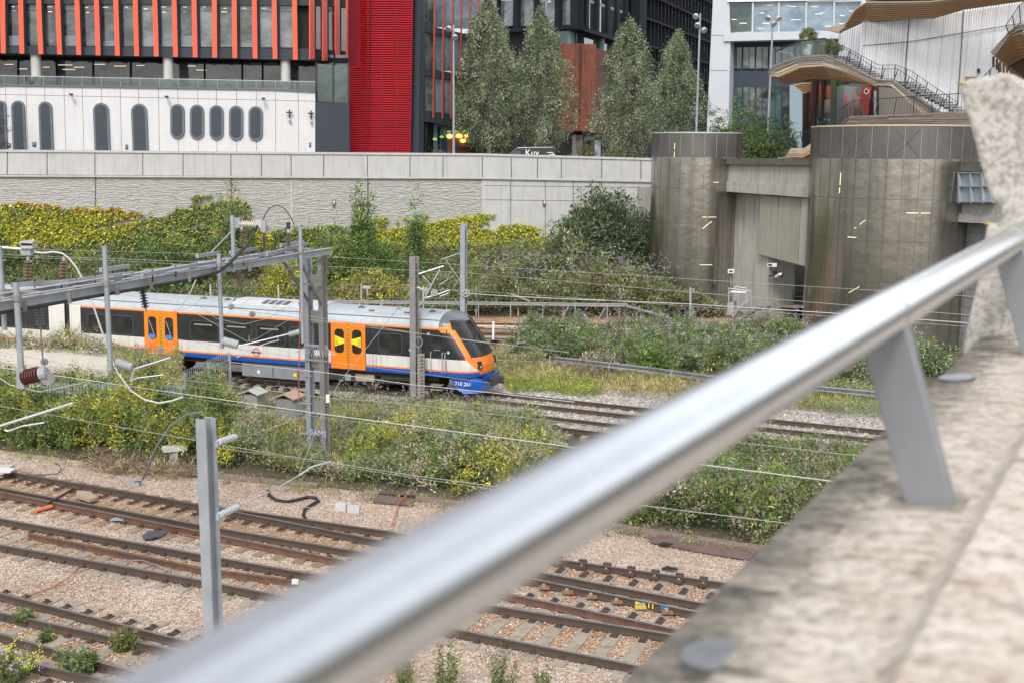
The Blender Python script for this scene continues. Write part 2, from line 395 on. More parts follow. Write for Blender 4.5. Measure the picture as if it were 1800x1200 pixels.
sheet('ballast_bed', [(300,566),(860,598),(1420,602),(2200,600),(2200,556),(1420,560),(860,556),(300,548)], -.2, bal_brown)
# raised street behind the retaining wall
WALL = Plane(0, 80, 1147, 92)
wa, wb = WALL.a - WALL.u * 60, WALL.a + WALL.u * 60
STZ = 8.7
mb = MB(); e = WALL.N * -.4
mb.prism([Vector((wa.x, wa.y, STZ)) + e, Vector((wb.x, wb.y, STZ)) + e, Vector((90, 76, STZ)), Vector((160, 400, STZ)), Vector((-200, 400, STZ)), Vector((-120, 90, STZ))], Vector((0, 0, -.5)), asph)
tag(mb.build('street'), kind='structure')
# embankment between far tracks and wall
mb = MB(); rows = []
for i in range(7):
    t = i / 6; row = []
    for j in range(40):
        a = Vector((-60 + 82 * j / 39, 75.2, -.3)); b = WALL.a + WALL.u * (-45 + 82 * j / 39) + WALL.N * .05; b.z = 2.8
        p = a.lerp(b, t); p.z += .35 * math.sin(j * 1.7 + i) * t * (1 - t) * 2; row.append(p)
    rows.append(row)
mb.grid(rows, lambda i, j: soil); tag(mb.build('embankment', smooth=True), kind='structure')
# ------------------------------------------------------------------ retaining wall
W = thing('retaining_wall', WALL.p(600, 540), 'long pale concrete retaining wall with ribbed lower face rising behind the overgrown bank', 'wall')
mb = MB()
mb.fac(WALL, [(-500,262),(847,272.5),(1230,283),(1230,320),(847,313),(-500,303)], .12, .5, conc)
mb.fac(WALL, [(-500,259.5),(847,270),(1230,280.5),(1230,284.5),(847,274),(-500,263.5)], .2, .62, conc)
xs = [12,82,166,250,321,405,459,511,568,645,720,778,847,898,944,986,1057,1126]
for x in xs: mb.rect(WALL, x, 265 + x * .014, x + 1.5, 310 + x * .004, .135, .05, seam)
mb.build('parapet', W)
mb = MB(); mb.fac(WALL, [(-500,303.6),(847,313.6),(847,620),(-500,620)], .0, .6, rough)
for x in (166.5, 405.5, 511, 645.5): mb.rect(WALL, x, 312, x + 2.5, 520, .01, .05, seam if x != 511 else conc)
mb.build('ribbed_face', W)
mb = MB(); mb.fac(WALL, [(847.2,313.6),(1230,320.6),(1230,640),(847.2,620)], .02, .6, conc)
for x in (897, 958, 1007, 1054): mb.rect(WALL, x, 318, x + 1.2, 520, .03, .05, seam)
for y in (326, 351): mb.rect(WALL, 850, y, 1160, y + .9, .03, .05, seam, sl=4)
mb.build('smooth_face', W)
mb = MB(); mb.fac(WALL, [(-500,308.5),(847,315),(1230,322.5),(1230,318),(847,312.5),(-500,305)], .17, .2, conc); mb.build('ledge', W)
for x, y, s in ((587, 357, 'left'), (957, 357, 'right')):
    mb = MB(); mb.rect(WALL, x - 2.5, y - 5, x + 2.5, y + 5, .16, .16, M('corroded_bracket', (.2,.1,.05), .8)); mb.rect(WALL, x - 1.3, y - 3.5, x + 1.3, y + 1, .2, .05, whitem)
    tag(mb.build('wall_box'), 'small rusty box fixed to the %s part of the retaining wall' % ('ribbed' if s == 'left' else 'smooth'), 'wall box')
# ------------------------------------------------------------------ building with orange fins
BA = Plane(0, 92, 554, 94)
B = thing('office_building', BA.p(280, 275), 'dark office block with orange fins above a white arched concrete base', 'building')
mb = MB()
mb.fac(BA, [(-160,147.8),(484,158.3),(520,160),(554,162.5),(554,330),(-160,330)], 0, .5, concw)
mb.fac(BA, [(-160,145.8),(484,156.3),(520,158),(554.5,160.5),(554.5,163),(484,159),(-160,148.4)], .12, .6, slateL)
for x, d in ((9,.04),(45,.035),(78,.034),(112,.032),(144,.03),(178,.025),(211,.02),(243,.02),(278,.018),(312,.015),(347,.012),(380,.01),(415,.005),(450,.004),(484,.002),(524,0)):
    mb.rect(BA, x, 153 + x*.014, x + .8, 266, .004, .02, seam, lean=d * 110)
mb.fac(BA, [(-160,162.6),(553,178),(553,178.8),(-160,163.4)], .004, .02, seam)
mb.build('base_wall', B)
slv = M('slate_louvre', (.038,.05,.062), .6, var=(.03,.04,.052), vs=3, stretch=(.3,.3,5))
def pill(x0, y0, x1, y1, full, n=10, lean=0):
    r = (x1 - x0) / 2; cx = (x0 + x1) / 2; P = []
    for k in range(n + 1):
        a = math.pi * k / n; P.append((cx - r * math.cos(a), y0 + r - r * math.sin(a)))
    if full:
        for k in range(n + 1):
            a = math.pi * k / n; P.append((cx + lean + r * math.cos(a), y1 - r + r * math.sin(a)))
    else: P += [(x1 + lean, y1), (x0 + lean, y1)]
    return P
for x0, y0, x1, y1, full in [(-9,177,10,267,0),(19,177,43,268,0),(67,178.5,91,268,0),(163,181,191,268,0),(230,182.5,258,268,0)] + [(299 + 34.4*k, 183 + k, 324 + 34.4*k, 244 + k, 1) for k in range(5)]:
    mb = MB(); mb.fac(BA, pill(x0, y0, x1, y1, full, lean=0 if full else 3), .16, .25, slateL)
    w = mb.build('oval_window' if full else 'arched_window', B, bevel=.03)
    mb = MB(); mb.fac(BA, pill(x0 + 3.6, y0 + 3.4, x1 - 3.6, y1 - (3.4 if full else 0), full, lean=0 if full else 3), .165, .1, slv)
    for f in (.3, .55, .8): mb.rect(BA, x0 + 3.8, y0 + (y1 - y0) * f, x1 - 3.8, y0 + (y1 - y0) * f + .6, .175, .02, slate2)
    mb.build('louvre_panel', w)
mb = MB(); mb.fac(BA, [(554.5,180),(614,181),(616,330),(554.5,330)], -.05, .5, slate)
for k in range(14): mb.rect(BA, 555, 183 + k * 6.2, 613, 183.8 + k * 6.2, -.04, .03, slate2)
mb.build('louvre_wall', B)
# recessed glazed floor
GX = Plane(0, 95.5, 620, 97.5)
mb = MB(); mb.fac(GX, [(-170,85),(640,98),(640,190),(-170,190)], 0, .3, paneA)
for x in (-60,-20,30,98,162,228,292,358,424,460,505,556,586): mb.rect(GX, x, 90, x + 3, 185, .1, .1, blk)
mb.fac(GX, [(-170,90),(640,103),(640,112),(-170,104)], .12, .1, blk)
for k, (x, y, wd) in enumerate([(8,113,16),(30,121,18),(75,118,12),(102,114,25),(110,122,22),(130,118,18),(165,113,20),(200,116,22),(240,115,14),(330,116,14),(345,123,18)]):
    mb.rect(GX, x, y, x + wd, y + 1.2, .02, .02, Memit('ceiling_light_strip', (1,.86,.62), .55))
mb.build('recessed_glazing', B)
mb = MB(); mb.fac(GX, [(556,112),(612,118),(612,181),(556,179)], 2.6, .2, paneB)
for x in (554.5, 584, 611): mb.rect(GX, x, 110, x + 3, 182, 2.7, .3, slate2)
mb.build('corner_window', B)
mb = MB(); mb.fac(BA, [(-170,146),(554,160.5),(554,166),(-170,150)], -.5, 3, concw); mb.build('terrace_floor', B)
for x in (65, 296.5, 502):
    a = BA.p(x, 97, -.55); b = BA.p(x + 1, 160, -.55); mb = MB(); mb.tube([(b.x, b.y, b.z), (b.x, b.y, a.z + .3)], .4, conc, 16); mb.build('column', B, smooth=True)
mb = MB(); mb.fac(BA, [(-170,130),(554,144),(554,160),(-170,146)], -.1, .03, balg)
bal = mb.build('glass_balustrade', B)
mb = MB(); mb.fac(BA, [(-170,129.6),(554,143.6),(554,144.6),(-170,130.6)], -.05, .1, alu)
for k in range(18):
    x = -60 + k * 34; mb.rect(BA, x, 131 + x * .0195, x + .8, 148 + x * .0195, -.06, .05, galv)
mb.build('handrail', bal)
# upper volume: spandrels + window bays + fins, first plane then the turned corner
BC = Plane(545, 94.0, 632, 103)
tops = [-210,-108,0,95,190,290,392,495,597,700,803,905,1010,1117,1222,1328,1433,1540]
bots = [-195,-97,5,103,203,302,403,505,607,708,812,913,1017,1120,1226,1333,1438,1545]
def ub(x): return 93 + .0205 * x + (0 if x < 500 else (x - 500) * .05)
mb = MB()
mb.fac(BA, [(-170,79.5),(545,86),(545,106),(-170,ub(-170))], .0, .5, slate)
mb.fac(BA, [(-170,-40),(545,-40),(545,10.3),(-170,5.5)], .0, .5, slate)
mb.fac(BA, [(-170,ub(-170)-2.5),(545,103.5),(545,106.3),(-170,ub(-170))], .06, .8, slate2)
mb.build('upper_spandrel', B)
mb = MB(); mb.fac(BA, [(-170,-40),(545,-40),(545,104),(-170,90)], -.5, 6, blk2); mb.build('floor_slab', B)
for k in range(len(tops) - 1):
    def xt(arr, y, k=k): return (tops[k] + (bots[k] - tops[k]) * y / 98.) / 3
    def xn(y, k=k): return (tops[k+1] + (bots[k+1] - tops[k+1]) * y / 98.) / 3
    y0, y1 = 7 + k * .12, 80 + k * .25
    mb = MB(); mb.fac(BA, [(xt(0,y0)+13, y0), (xn(y0)+1, y0), (xn(y1)+1, y1), (xt(0,y1)+13, y1)], -.22, .06, paneD if k in (9,10,12,15,16) else paneA)
    w = mb.build('window', B)
    mb = MB(); mb.fac(BA, [(xt(0,y0)+7.5, y0-1), (xt(0,y0)+13, y0-1), (xt(0,y1)+13, y1+1), (xt(0,y1)+7.5, y1+1)], -.02, .35, slate)
    mb.fac(BA, [(xt(0,y0)+13, y0-.8), (xn(y0)+1, y0-.8), (xn(y0)+1, y0+.8), (xt(0,y0)+13, y0+.8)], -.05, .25, slate2)
    mb.fac(BA, [(xt(0,y0+8)+13, y0+11), (xn(y0)+1, y0+11), (xn(y0)+1, y0+12), (xt(0,y0)+13, y0+12)], -.2, .05, slate2)
    for q in range(RNG.integers(0, 3)):
        yy = y0 + 4 + q * 7 + RNG.random() * 4; xx = xt(0, yy) + 15 + RNG.random() * 6
        mb.rect(BA, xx, yy, xx + 4 + RNG.random() * 6, yy + .9, -.21, .01, Memit('ceiling_light_strip', (1,.86,.62), .55))
    if RNG.random() < .45:
        yy = y1 - 6 - RNG.random() * 22; mb.fac(BA, [(xt(0,yy)+13.5, yy), (xn(yy), yy), (xn(y1), y1), (xt(0,y1)+13.5, y1)], -.212, .01, M('interior_blind', (.2,.23,.26), .7))
    mb.build('frame', w)
for k in range(len(tops)):
    x0 = tops[k] / 3; x1 = bots[k] / 3; yb = ub(x1) + 1.2
    x00 = x0 - (x1 - x0) / 98 * 40
    mb = MB(); mb.fac(BA, [(x00, -40), (x00 + 8.6, -40), (x1 + 8.2, yb), (x1, yb)], .55, .12, orng); mb.build('fin', B)
mb = MB()
mb.fac(BC, [(545,86),(633,92),(633,116.5),(545,106.3)], 0, .5, slate)
mb.fac(BC, [(545,-40),(633,-40),(633,16),(545,10)], 0, .5, slate)
mb.fac(BC, [(545,103.8),(633,114),(633,117.2),(545,106.6)], .05, .8, slate2)
mb.build('upper_spandrel', B)
for k, (x, yb) in enumerate([(545.5, 104.5), (568, 107), (590, 110), (610, 113)]):
    xn = (568, 590, 610, 632)[k]
    mb = MB(); mb.fac(BC, [(x + 8, 10), (xn, 10), (xn, 92), (x + 8, 92)], -.2, .06, paneA); w = mb.build('window', B)
    mb = MB(); mb.fac(BC, [(x + 6.5, 9), (x + 10, 9), (x + 10, 93), (x + 6.5, 93)], 0, .3, slate); mb.build('frame', w)
    mb = MB(); mb.fac(BC, [(x - .5, -40), (x + 7, -40), (x + 8, yb), (x, yb)], .5, .1, orng); mb.build('fin', B)
# lights and cameras on the white wall
for x, y in ((125,167),(293,171),(463,174.5)):
    mb = MB(); mb.tube([BA.p(x, y, .02), BA.p(x, y, .5)], .05, blackm); mb.beam(BA.p(x-3, y-.8, .55), BA.p(x+3, y-.8, .55), .28, .12, blackm)
    tag(mb.build('wall_lamp'), 'small black wall lamp %s' % {125:'above the gap between the left arched windows', 293:'above the leftmost oval window', 463:'above the rightmost oval window'}[x], 'wall lamp')
for x, y, t in ((509,198,'cross shaped black camera bracket right of the oval windows'),(547,200,'black camera bracket near the corner of the white wall')):
    mb = MB(); mb.beam(BA.p(x-6, y, .25), BA.p(x+5, y, .25), .08, .1, blackm); mb.tube([BA.p(x, y-5, .2), BA.p(x, y+11, .2)], .05, blackm)
    mb.lathe(BA.p(x, y+14, .25), (0,0,1), [(-.12,.02),(-.05,.12),(.08,.13),(.14,.05)], greyp); mb.tube([BA.p(x, y, 0), BA.p(x, y, .3)], .05, blackm)
    tag(mb.build('security_camera'), t, 'camera')
for x, y, w, t in ((60,254.5,3,'narrow'),(16,256.5,2.3,'brown'),(222.5,259,2.2,'pale'),(545,255,1.6,'tall thin')):
    mb = MB(); mb.rect(BA, x - w, y - 4, x + w, y + 3.5, .07, .07, slate2); mb.rect(BA, x - w*.6, y - 2.5, x + w*.6, y + .5, .09, .03, galv)
    tag(mb.build('wall_vent'), {'narrow':'dark square vent between the second and third arched windows','brown':'small brown vent left of the second arched window','pale':'small pale vent left of the arched window nearest the ovals','tall thin':'tall thin dark vent at the right end of the white wall'}[t], 'vent')
# ------------------------------------------------------------------ crimson louvred stair tower
RA = Plane(645, 91.5, 728, 92.3); RB = Plane(614, 95, 645, 91.5)
T = thing('stair_tower', RA.p(680, 275), 'crimson stair tower wrapped in horizontal louvres beside the orange finned block', 'tower')
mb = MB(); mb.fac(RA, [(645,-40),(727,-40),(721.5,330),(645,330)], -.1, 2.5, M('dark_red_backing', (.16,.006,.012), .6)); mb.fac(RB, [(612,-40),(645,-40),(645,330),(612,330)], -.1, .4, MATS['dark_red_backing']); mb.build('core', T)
mb = MB(); mb2 = MB()
for k in range(92):
    y = -40 + k * 4.02; r = 727 - (y + 40) * .0175; s = .02
    mb.fac(RA, [(645, y), (r, y + .8), (r, y + 2.9), (645, y + 2.1)], .12, .25, red)
    y2 = y - .3; xl = 630 if y < 114 else 614
    mb2.fac(RB, [(xl + .0, y2 + 1.8), (645, y2 + .5), (645, y2 + 2.6), (xl, y2 + 3.7)], .1, .2, red)
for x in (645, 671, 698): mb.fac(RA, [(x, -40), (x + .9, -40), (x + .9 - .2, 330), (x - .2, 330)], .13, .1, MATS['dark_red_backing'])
mb.build('front_louvres', T); mb2.build('side_louvres', T)
# ------------------------------------------------------------------ slate block with slim orange fins
CA = Plane(740, 93, 880, 105)
B = thing('office_building', CA.p(790, 275), 'slate grey office block with slim orange fins between crimson tower and birches', 'building')
mb = MB(); E0 = Plane(722, 93.4, 746, 93.2)
mb.fac(E0, [(722,-40),(738,-40),(736,330),(720,330)], .0, 3, blk); mb.build('corner_post', B)
mb = MB()
mb.fac(CA, [(738,-40),(748,-40),(744,330),(735,330)], .1, 1, slate)
for (ya, yb, yc, yd) in ((-40,-40,-24,-14),(42,58,66,55),(118,128,140,132),(193,198,217,213)):
    mb.fac(CA, [(738, ya), (880, yb + 16), (880, yc + 16), (738, yd)], 0, .5, slate)
mb.build('wall', B)
for x0, x1 in ((748,762),(766,777),(782,793),(798,809),(813,824),(828,838),(843,853),(857,870)):
    for ya, yb in ((-14,44),(55,120),(132,195)):
        f = (x0 - 740) * .12; mb = MB(); mb.fac(CA, [(x0-3, ya+f*.8-3), (x1+3, ya+f*.8-3), (x1+3, yb+f*.5+3), (x0-3, yb+f*.5+3)], -.15, .08, paneD if ya > 100 and x0 < 750 else paneC if (x0 // 5) % 3 == 0 else paneA)
        w = mb.build('window', B)
        mb = MB(); mb.rect(CA, x0 - 2.5, ya + f*.8 - 3, x0 - .8, yb + f * .5 + 3, -.1, .1, slate2); mb.build('frame', w)
for k, x in enumerate((763.5,779.3,795,810.8,825.3,840,854,868)):
    mb = MB(); yb = 208 + k * .9; mb.fac(CA, [(x+.2,-40),(x+2.6,-40),(x-.3,yb),(x-2.6,yb)], .25, .04, M('slim_orange_fin', (.5,.07,.035), .5)); mb.build('fin', B)
mb = MB(); mb.fac(CA, [(742,213),(880,225),(880,330),(742,330)], -1.2, .2, blk2)
mb.fac(CA, [(763,216),(786,217),(786,330),(763,330)], -1.0, .1, paneC); mb.fac(CA, [(744,216),(751,216),(751,330),(744,330)], -.9, .1, paneB)
mb.fac(CA, [(770,224),(774,224),(774,330),(770,330)], -.95, .05, blk2); mb.build('shopfront', B)
mb = MB(); ob = M('orange_display_panel', (.5,.17,.03), .6, var=(.28,.08,.02), vs=1.2)
mb.fac(CA, [(787,217),(825,220),(825,330),(787,330)], -.9, .1, ob); mb.fac(CA, [(778,237),(786,238),(786,330),(778,330)], -.88, .05, M('deep_blue_panel', (.01,.04,.16), .5))
D = mb.build('window_display', B)
for x, y, r, c in ((791,240,5.2,0),(807.5,239.5,5.4,0),(821,240,4.6,0),(815,247.5,5,0),(801,232,4,1),(817,232,4,1),(790,232,3.5,2),(826,247,3,1),(765,245,3.4,1),(777,241,3.2,1),(810,226,3,2)):
    mb = MB(); em = (Memit('yellow_glowing_disc', (1,.62,.13), 2.1), Memit('green_glowing_disc', (.35,.75,.12), .45), Memit('teal_glowing_disc', (.2,.6,.35), .35))[c]
    mb.fac(CA, [(x + r * math.cos(a * .5236), y + r * .72 * math.sin(a * .5236)) for a in range(12)], -.78, .06, em); mb.build('glowing_disc', D)
mb = MB()
for k in range(14): x = 801 + k * 2.9; mb.rect(CA, x, 259, x + 1.1, 274, .9, .06, blackm)
mb.fac(CA, [(800,258.5),(843,259.5),(843,260.5),(800,259.5)], .92, .08, blackm)
tag(mb.build('railing'), 'short black railing in front of the lit shop window behind the parapet', 'railing')
# ------------------------------------------------------------------ black glass blocks
KA = Plane(860, 150, 1013, 128); KB = Plane(1013, 128, 1140, 168)
B = thing('office_building', KA.p(1000, 270), 'black framed glass office block with the rust coloured box below its corner', 'building')
mb = MB(); mb.fac(KA, [(840,-40),(1013,-40),(1013,330),(840,330)], -1.2, 1, blk2); mb.fac(KB, [(1013,-40),(1145,-40),(1145,330),(1013,330)], -1.2, 1, blk2); mb.build('core', B)
mb = MB()
mb.fac(KA, [(840,53),(1013,43.5),(1013,50.5),(840,60)], .2, 1.6, blk); mb.fac(KB, [(1013,43.5),(1145,84),(1145,92),(1013,50.5)], .2, 1.6, blk)
mb.fac(KA, [(840,-40),(1013,-40),(1013,-14),(840,-10)], .2, 1.2, blk)
for x in (868,903,939,976,1010): mb.fac(KA, [(x, -40), (x + 7.5, -40), (x + 6.5, 52), (x - .5, 52)], .15, .7, blk)
for x in (1014,1032,1051,1070,1086,1101,1116,1131): mb.fac(KB, [(x, -40), (x + 4, -40), (x + 3, 46 + (x-1013)*.33), (x - 1, 46 + (x-1013)*.33)], .15, .7, blk)
mb.build('frame', B)
for a, b in ((847,867),(876,902),(910.5,938),(947,975),(983,1009)):
    mb = MB(); mb.fac(KA, [(a,-20),(b,-20),(b-1,46),(a-1,47)], -.3, .1, paneD); w = mb.build('window', B)
    mb = MB(); mb.rect(KA, a, 0, b, 1.8 if a < 905 else .8, -.28, .03, whitem if a < 905 else slateL); mb.build('blind', w)
for a in (1018,1036.5,1055,1074,1090,1105,1120):
    f = (a - 1013) * .33; mb = MB(); mb.fac(KB, [(a,-20),(a+14,-20),(a+13,44+f+3),(a-1,44+f-1)], -.3, .1, paneB); w = mb.build('window', B)
    mb = MB(); g = -6 + (a-1018)*.33; mb.fac(KB, [(a,g),(a+13,g+4),(a+13,g+9),(a,g+5)], -.27, .03, M('pale_ceiling_band', (.3,.32,.34), .6)); mb.build('blind', w)
for px in ((1005, 48, 86, KA), (1055, 56, 100, KB)):
    a = px[3].p(px[0], px[2], -.8); t = px[3].p(px[0], px[1], -.8); mb = MB(); mb.tube([a, (a.x, a.y, t.z)], .5, M('green_column', (.16,.26,.24), .5), 14); mb.build('column', B, smooth=True)
mb = MB(); mb.fac(KA, [(960,50),(1013,49),(1013,84),(960,84)], -1., .1, paneB); mb.fac(KB, [(1013,49),(1100,78),(1100,110),(1013,84)], -1., .1, paneB); mb.build('recessed_glazing', B)
# rust box
SA = Plane(960, 138, 1017.5, 126.5); SB = Plane(1017.5, 126.5, 1110, 152)
R = thing('rusted_steel_box', SA.p(1015, 255), 'rust brown steel clad box with small glowing orange characters', 'building annex')
mb = MB(); mb.fac(SA, [(955,84),(1017.5,77),(1017.5,230),(955,226)], 0, 2, rust); mb.fac(SB, [(1017.5,77),(1110,102),(1110,238),(1017.5,230)], 0, 2, rust)
mb.build('cladding', R)
mb = MB()
for x in (970,979,987,995,1002,1009): mb.fac(SA, [(x,82),(x+1,82),(x+1.4,229),(x+.4,229)], .03, .1, M('rust_joint_gap', (.03,.012,.01), .9))  # near-black strips mark the panel joints
for y0, s in ((117,.05),(155,.04),(194,.02)):
    mb.fac(SA, [(955,y0+1),(1017,y0),(1017,y0+.9),(955,y0+1.9)], .03, .1, MATS['rust_joint_gap'])
    mb.fac(SB, [(1018,y0),(1110,y0+4+(190-y0)*.09),(1110,y0+5+(190-y0)*.09),(1018,y0+.9)], .03, .1, MATS['rust_joint_gap'])
for x in (1044.5,1071): mb.fac(SB, [(x,84),(x+1.8,84.5),(x-1.5,233),(x-3,233)], .03, .1, MATS['rust_joint_gap'])
for k in range(4): mb.rect(SA, 986 + k*9.2, 106, 988.5 + k*9.2, 111, .04, .1, blk2)
mb.build('panel_joint', R)
em = Memit('orange_neon', (1,.16,.04), 2.2)
def strokes(pl, segs, cx, cy, s, mb, off=.15):
    for x0, y0, x1, y1 in segs: mb.tube([pl.p(cx + x0*s, cy + y0*s, off), pl.p(cx + x1*s, cy + y1*s, off)], .045, em, 5)
mb = MB()
strokes(SB, [(-.6,-1,-.6,.3),(-.6,-.2,-1,.9),(0,-1,-.1,0),(.5,-1,.5,1),(-.6,-.1,.5,-.1),(-1,-1,-.6,-1)], 1028, 206, 3, mb)
strokes(SB, [(-1,-.5,1,-.7),(-.3,-1,.4,.9),(.6,-1,-.8,.9),(-1,.2,0,.3),(.2,.2,1,.1)], 1028, 213, 3.2, mb)
strokes(SB, [(-1,-.6,-.2,-.6),(-.6,-1,-.6,1),(-1,.2,-.3,0),(.1,-1,.1,1),(.1,-.8,1,-.8),(1,-.8,1,1),(.1,0,1,0),(.5,-.8,.5,.8)], 1028.6, 221, 3.4, mb)
mb.build('glowing_characters', R)
mb = MB()
mb.fac(SA, [(940,228),(1017.5,232),(1017.5,262),(940,262)], -1.5, .3, blk2); mb.fac(SB, [(1017.5,232),(1120,240),(1120,330),(1017.5,330)], -1.5, .3, blk2)
mb.fac(SA, [(950,238),(1017.5,240),(1017.5,247),(950,246)], -1.1, .3, M('grey_soffit', (.16,.165,.17), .7)); mb.fac(SB, [(1017.5,240),(1100,244),(1100,250),(1017.5,247)], -1.1, .3, MATS['grey_soffit'])
for x in (1008, 1050): mb.rect(SA if x < 1017 else SB, x - 4, 238, x + 4, 330, -.9, .8, concg)
mb.build('undercroft', R)
# tall black block
LA = Plane(1137, 160, 1262, 205)
B = thing('office_building', LA.p(1200, 270), 'tall dark block with tight rows of narrow green glass bays behind the rightmost birches', 'building')
mb = MB(); mb.fac(LA, [(1125,-60),(1275,-60),(1275,330),(1125,330)], -.6, 5, blk2); mb.build('core', B)
def sl(y): return (232 - y) * .0019 + .0  # slope of the courses, vanishing at eye level
mb = MB(); rows = (-104, -59, -14, 30, 78, 124, 168, 212)
for y in rows: s = sl(y) * 125; mb.fac(LA, [(1137, y), (1262, y + s), (1262, y + s + 3.4), (1137, y + 4)], .3, .9, blk)
mb.fac(LA, [(1125,-60),(1138,-60),(1134,330),(1122,330)], .35, 1.2, blk)
mb.build('floor_band', B)
xs = []; x = 1140.; k = 0
while x < 1258: xs.append(x); x += 6.4 - (x - 1137) * .012
for i, y in enumerate(rows[:-1]):
    for k, x in enumerate(xs):
        s = sl(y) * (x - 1137); h = rows[i + 1] - y
        mb = MB(); mb.fac(LA, [(x, y + s + 3), (x + 3.6, y + s + 3.2), (x + 3.2, y + s + h), (x - .4, y + s + h)], -.2, .08, paneB)
        if k % 2: mb.fac(LA, [(x, y + s + h*.3), (x + 2.6, y + s + h*.3+.5), (x + 2.6, y + s + h*.3 + 5), (x, y + s + h*.3 + 4.5)], -.17, .03, MATS['pale_ceiling_band'])
        if len([o for o in B.children if o.name.startswith('window')]) < 98 and y > -70: mb.build('window', B)
mb = MB()
for i, y in enumerate(rows[:-1]):
    for x in xs: s = sl(y) * (x - 1137); mb.fac(LA, [(x + 4, y + s + 3), (x + 5.4, y + s + 3), (x + 5, y + s + rows[i+1] - y + 1), (x + 3.6, y + s + rows[i+1] - y + 1)], .15, .4, blk)
split_build(mb, 'mullion', B) if len(mb.f)//6 < 100 else tag(mb.build('mullion', B), kind='stuff')
# ------------------------------------------------------------------ pale grey building with large panes
GA = Plane(1243, 122, 1560, 114)
B = thing('office_building', GA.p(1300, 272), 'pale grey clad office building with large blue panes behind the timber stairs', 'building')
mb = MB(); mb.fac(GA, [(1256,-60),(1280,-60),(1284,70),(1281,195),(1277,330),(1238,330),(1244,190)], 0, 2, greyp)
mb.fac(GA, [(1272,58.5),(1560,52),(1560,66),(1272,73)], .25, 2.2, greyp); mb.fac(GA, [(1278,-60),(1560,-60),(1560,-2),(1278,2.5)], .1, 1, greyp)
mb.fac(GA, [(1278,1.5),(1560,-3),(1560,-1),(1278,4)], .2, .6, whitem)
for y in (62, 124): mb.rect(GA, 1248, y, 1278, y + .8, .02, .05, seam)
mb.build('wall', B)
for a, b in ((1278,1322),(1325,1368),(1371.5,1416),(1419,1465),(1468.5,1513)):
    mb = MB(); mb.fac(GA, [(a,3.5),(b,2.5),(b-1,56),(a-1,58)], -.2, .06, paneB if a < 1280 else paneC); w = mb.build('window', B)
    mb = MB(); mb.fac(GA, [(b,2.5),(b+3.2,2.5),(b+2,58),(b-1,58)], .05, .3, greyp)
    for q in range(4 if a > 1280 else 2):
        xx = a + 4 + RNG.random() * (b - a - 18); yy = 8 + RNG.random() * 42
        mb.rect(GA, xx, yy, xx + 8 + RNG.random() * 5, yy + .9, -.18, .01, Memit('office_ceiling_light', (.9,.9,.82), .22) if a > 1280 else Memit('warm_ceiling_light', (1,.8,.45), .6))
    mb.build('frame', w)
mb = MB(); mb.fac(GA, [(1278,73),(1520,67),(1520,330),(1276,330)], -1.6, .3, slate); mb.build('recessed_wall', B)
for ya, yb in ((84,121),(154,225)):
    for k in range(8):
        a = 1284 + k * 23; mb = MB(); mb.fac(GA, [(a,ya-k*.4),(a+20,ya-k*.4),(a+19,yb),(a-1,yb)], -1.4, .08, paneA if k % 3 else paneB); w = mb.build('window', B)
        mb = MB(); mb.rect(GA, a + 9, ya, a + 10.2, yb, -1.35, .06, slate2); mb.build('frame', w)
mb = MB(); mb.rect(GA, 1388, 150, 1410, 330, -1.2, .3, M('pale_blue_panel', (.22,.28,.31), .6)); mb.build('side_panel', B)
# ------------------------------------------------------------------ white ribbed hall with timber eaves
HA = Plane(1476, 98, 1516, 90); HB = Plane(1516, 90, 1900, 74)
B = thing('ribbed_hall', HB.p(1600, 285), 'white vertically ribbed hall with a timber slatted eave above the stairs', 'building')
mb = MB(); mb2 = MB()
def topb(x): # lower edge of the eave
    P = [(1476,58),(1515,40),(1600,33),(1637,32),(1693,17),(1800,3),(1900,-8)]
    for (a, b), (c, d) in zip(P, P[1:]):
        if x <= c: return b + (d - b) * (x - a) / (c - a)
    return -8
mb.fac(HA, [(1474,60),(1516,38),(1516,300),(1470,300)], -.12, .3, whitep); mb.fac(HB, [(1516,36),(1640,30),(1900,-10),(1900,300),(1516,300)], -.12, .3, whitep)
k = 0; x = 1477.
while x < 1880:
    pl = HA if x < 1515 else HB; w = 2.2 + (x - 1476) * .002; y = topb(x) - 3
    if not 1516 < x < 1598 or k % 2 == 0 or True:
        ln = -(x - 700) * .000093 * (290 - y)
        mb2.fac(pl, [(x, y), (x + w, y), (x + w + ln, 290), (x + ln, 290)], .0 if (1516 < x < 1598) else -.07, .05, whitep if k % 5 else M('white_rib_bright', (.72,.72,.74), .45))
    x += 4.3 if x < 1515 else 4.6; k += 1
mb.build('wall', B); mb2.build('ribs', B)
mb = MB()
for x, y0 in ((1597,34),(1693,20)): mb.rect(HB, x, y0, x + 1, 290, .06, .05, seam, lean=-18)
mb.fac(HB, [(1516,80),(1600,73),(1800,40),(1800,41),(1600,74),(1516,81)], .05, .05, seam); mb.build('panel_joint', B)
mb = MB(); mb.rect(HB, 1697, 135, 1715, 175, .1, .2, M('tan_panel', (.35,.24,.15), .7)); mb.rect(HB, 1717.5, 121, 1721, 129, .12, .1, slate); mb.build('service_panel', B)
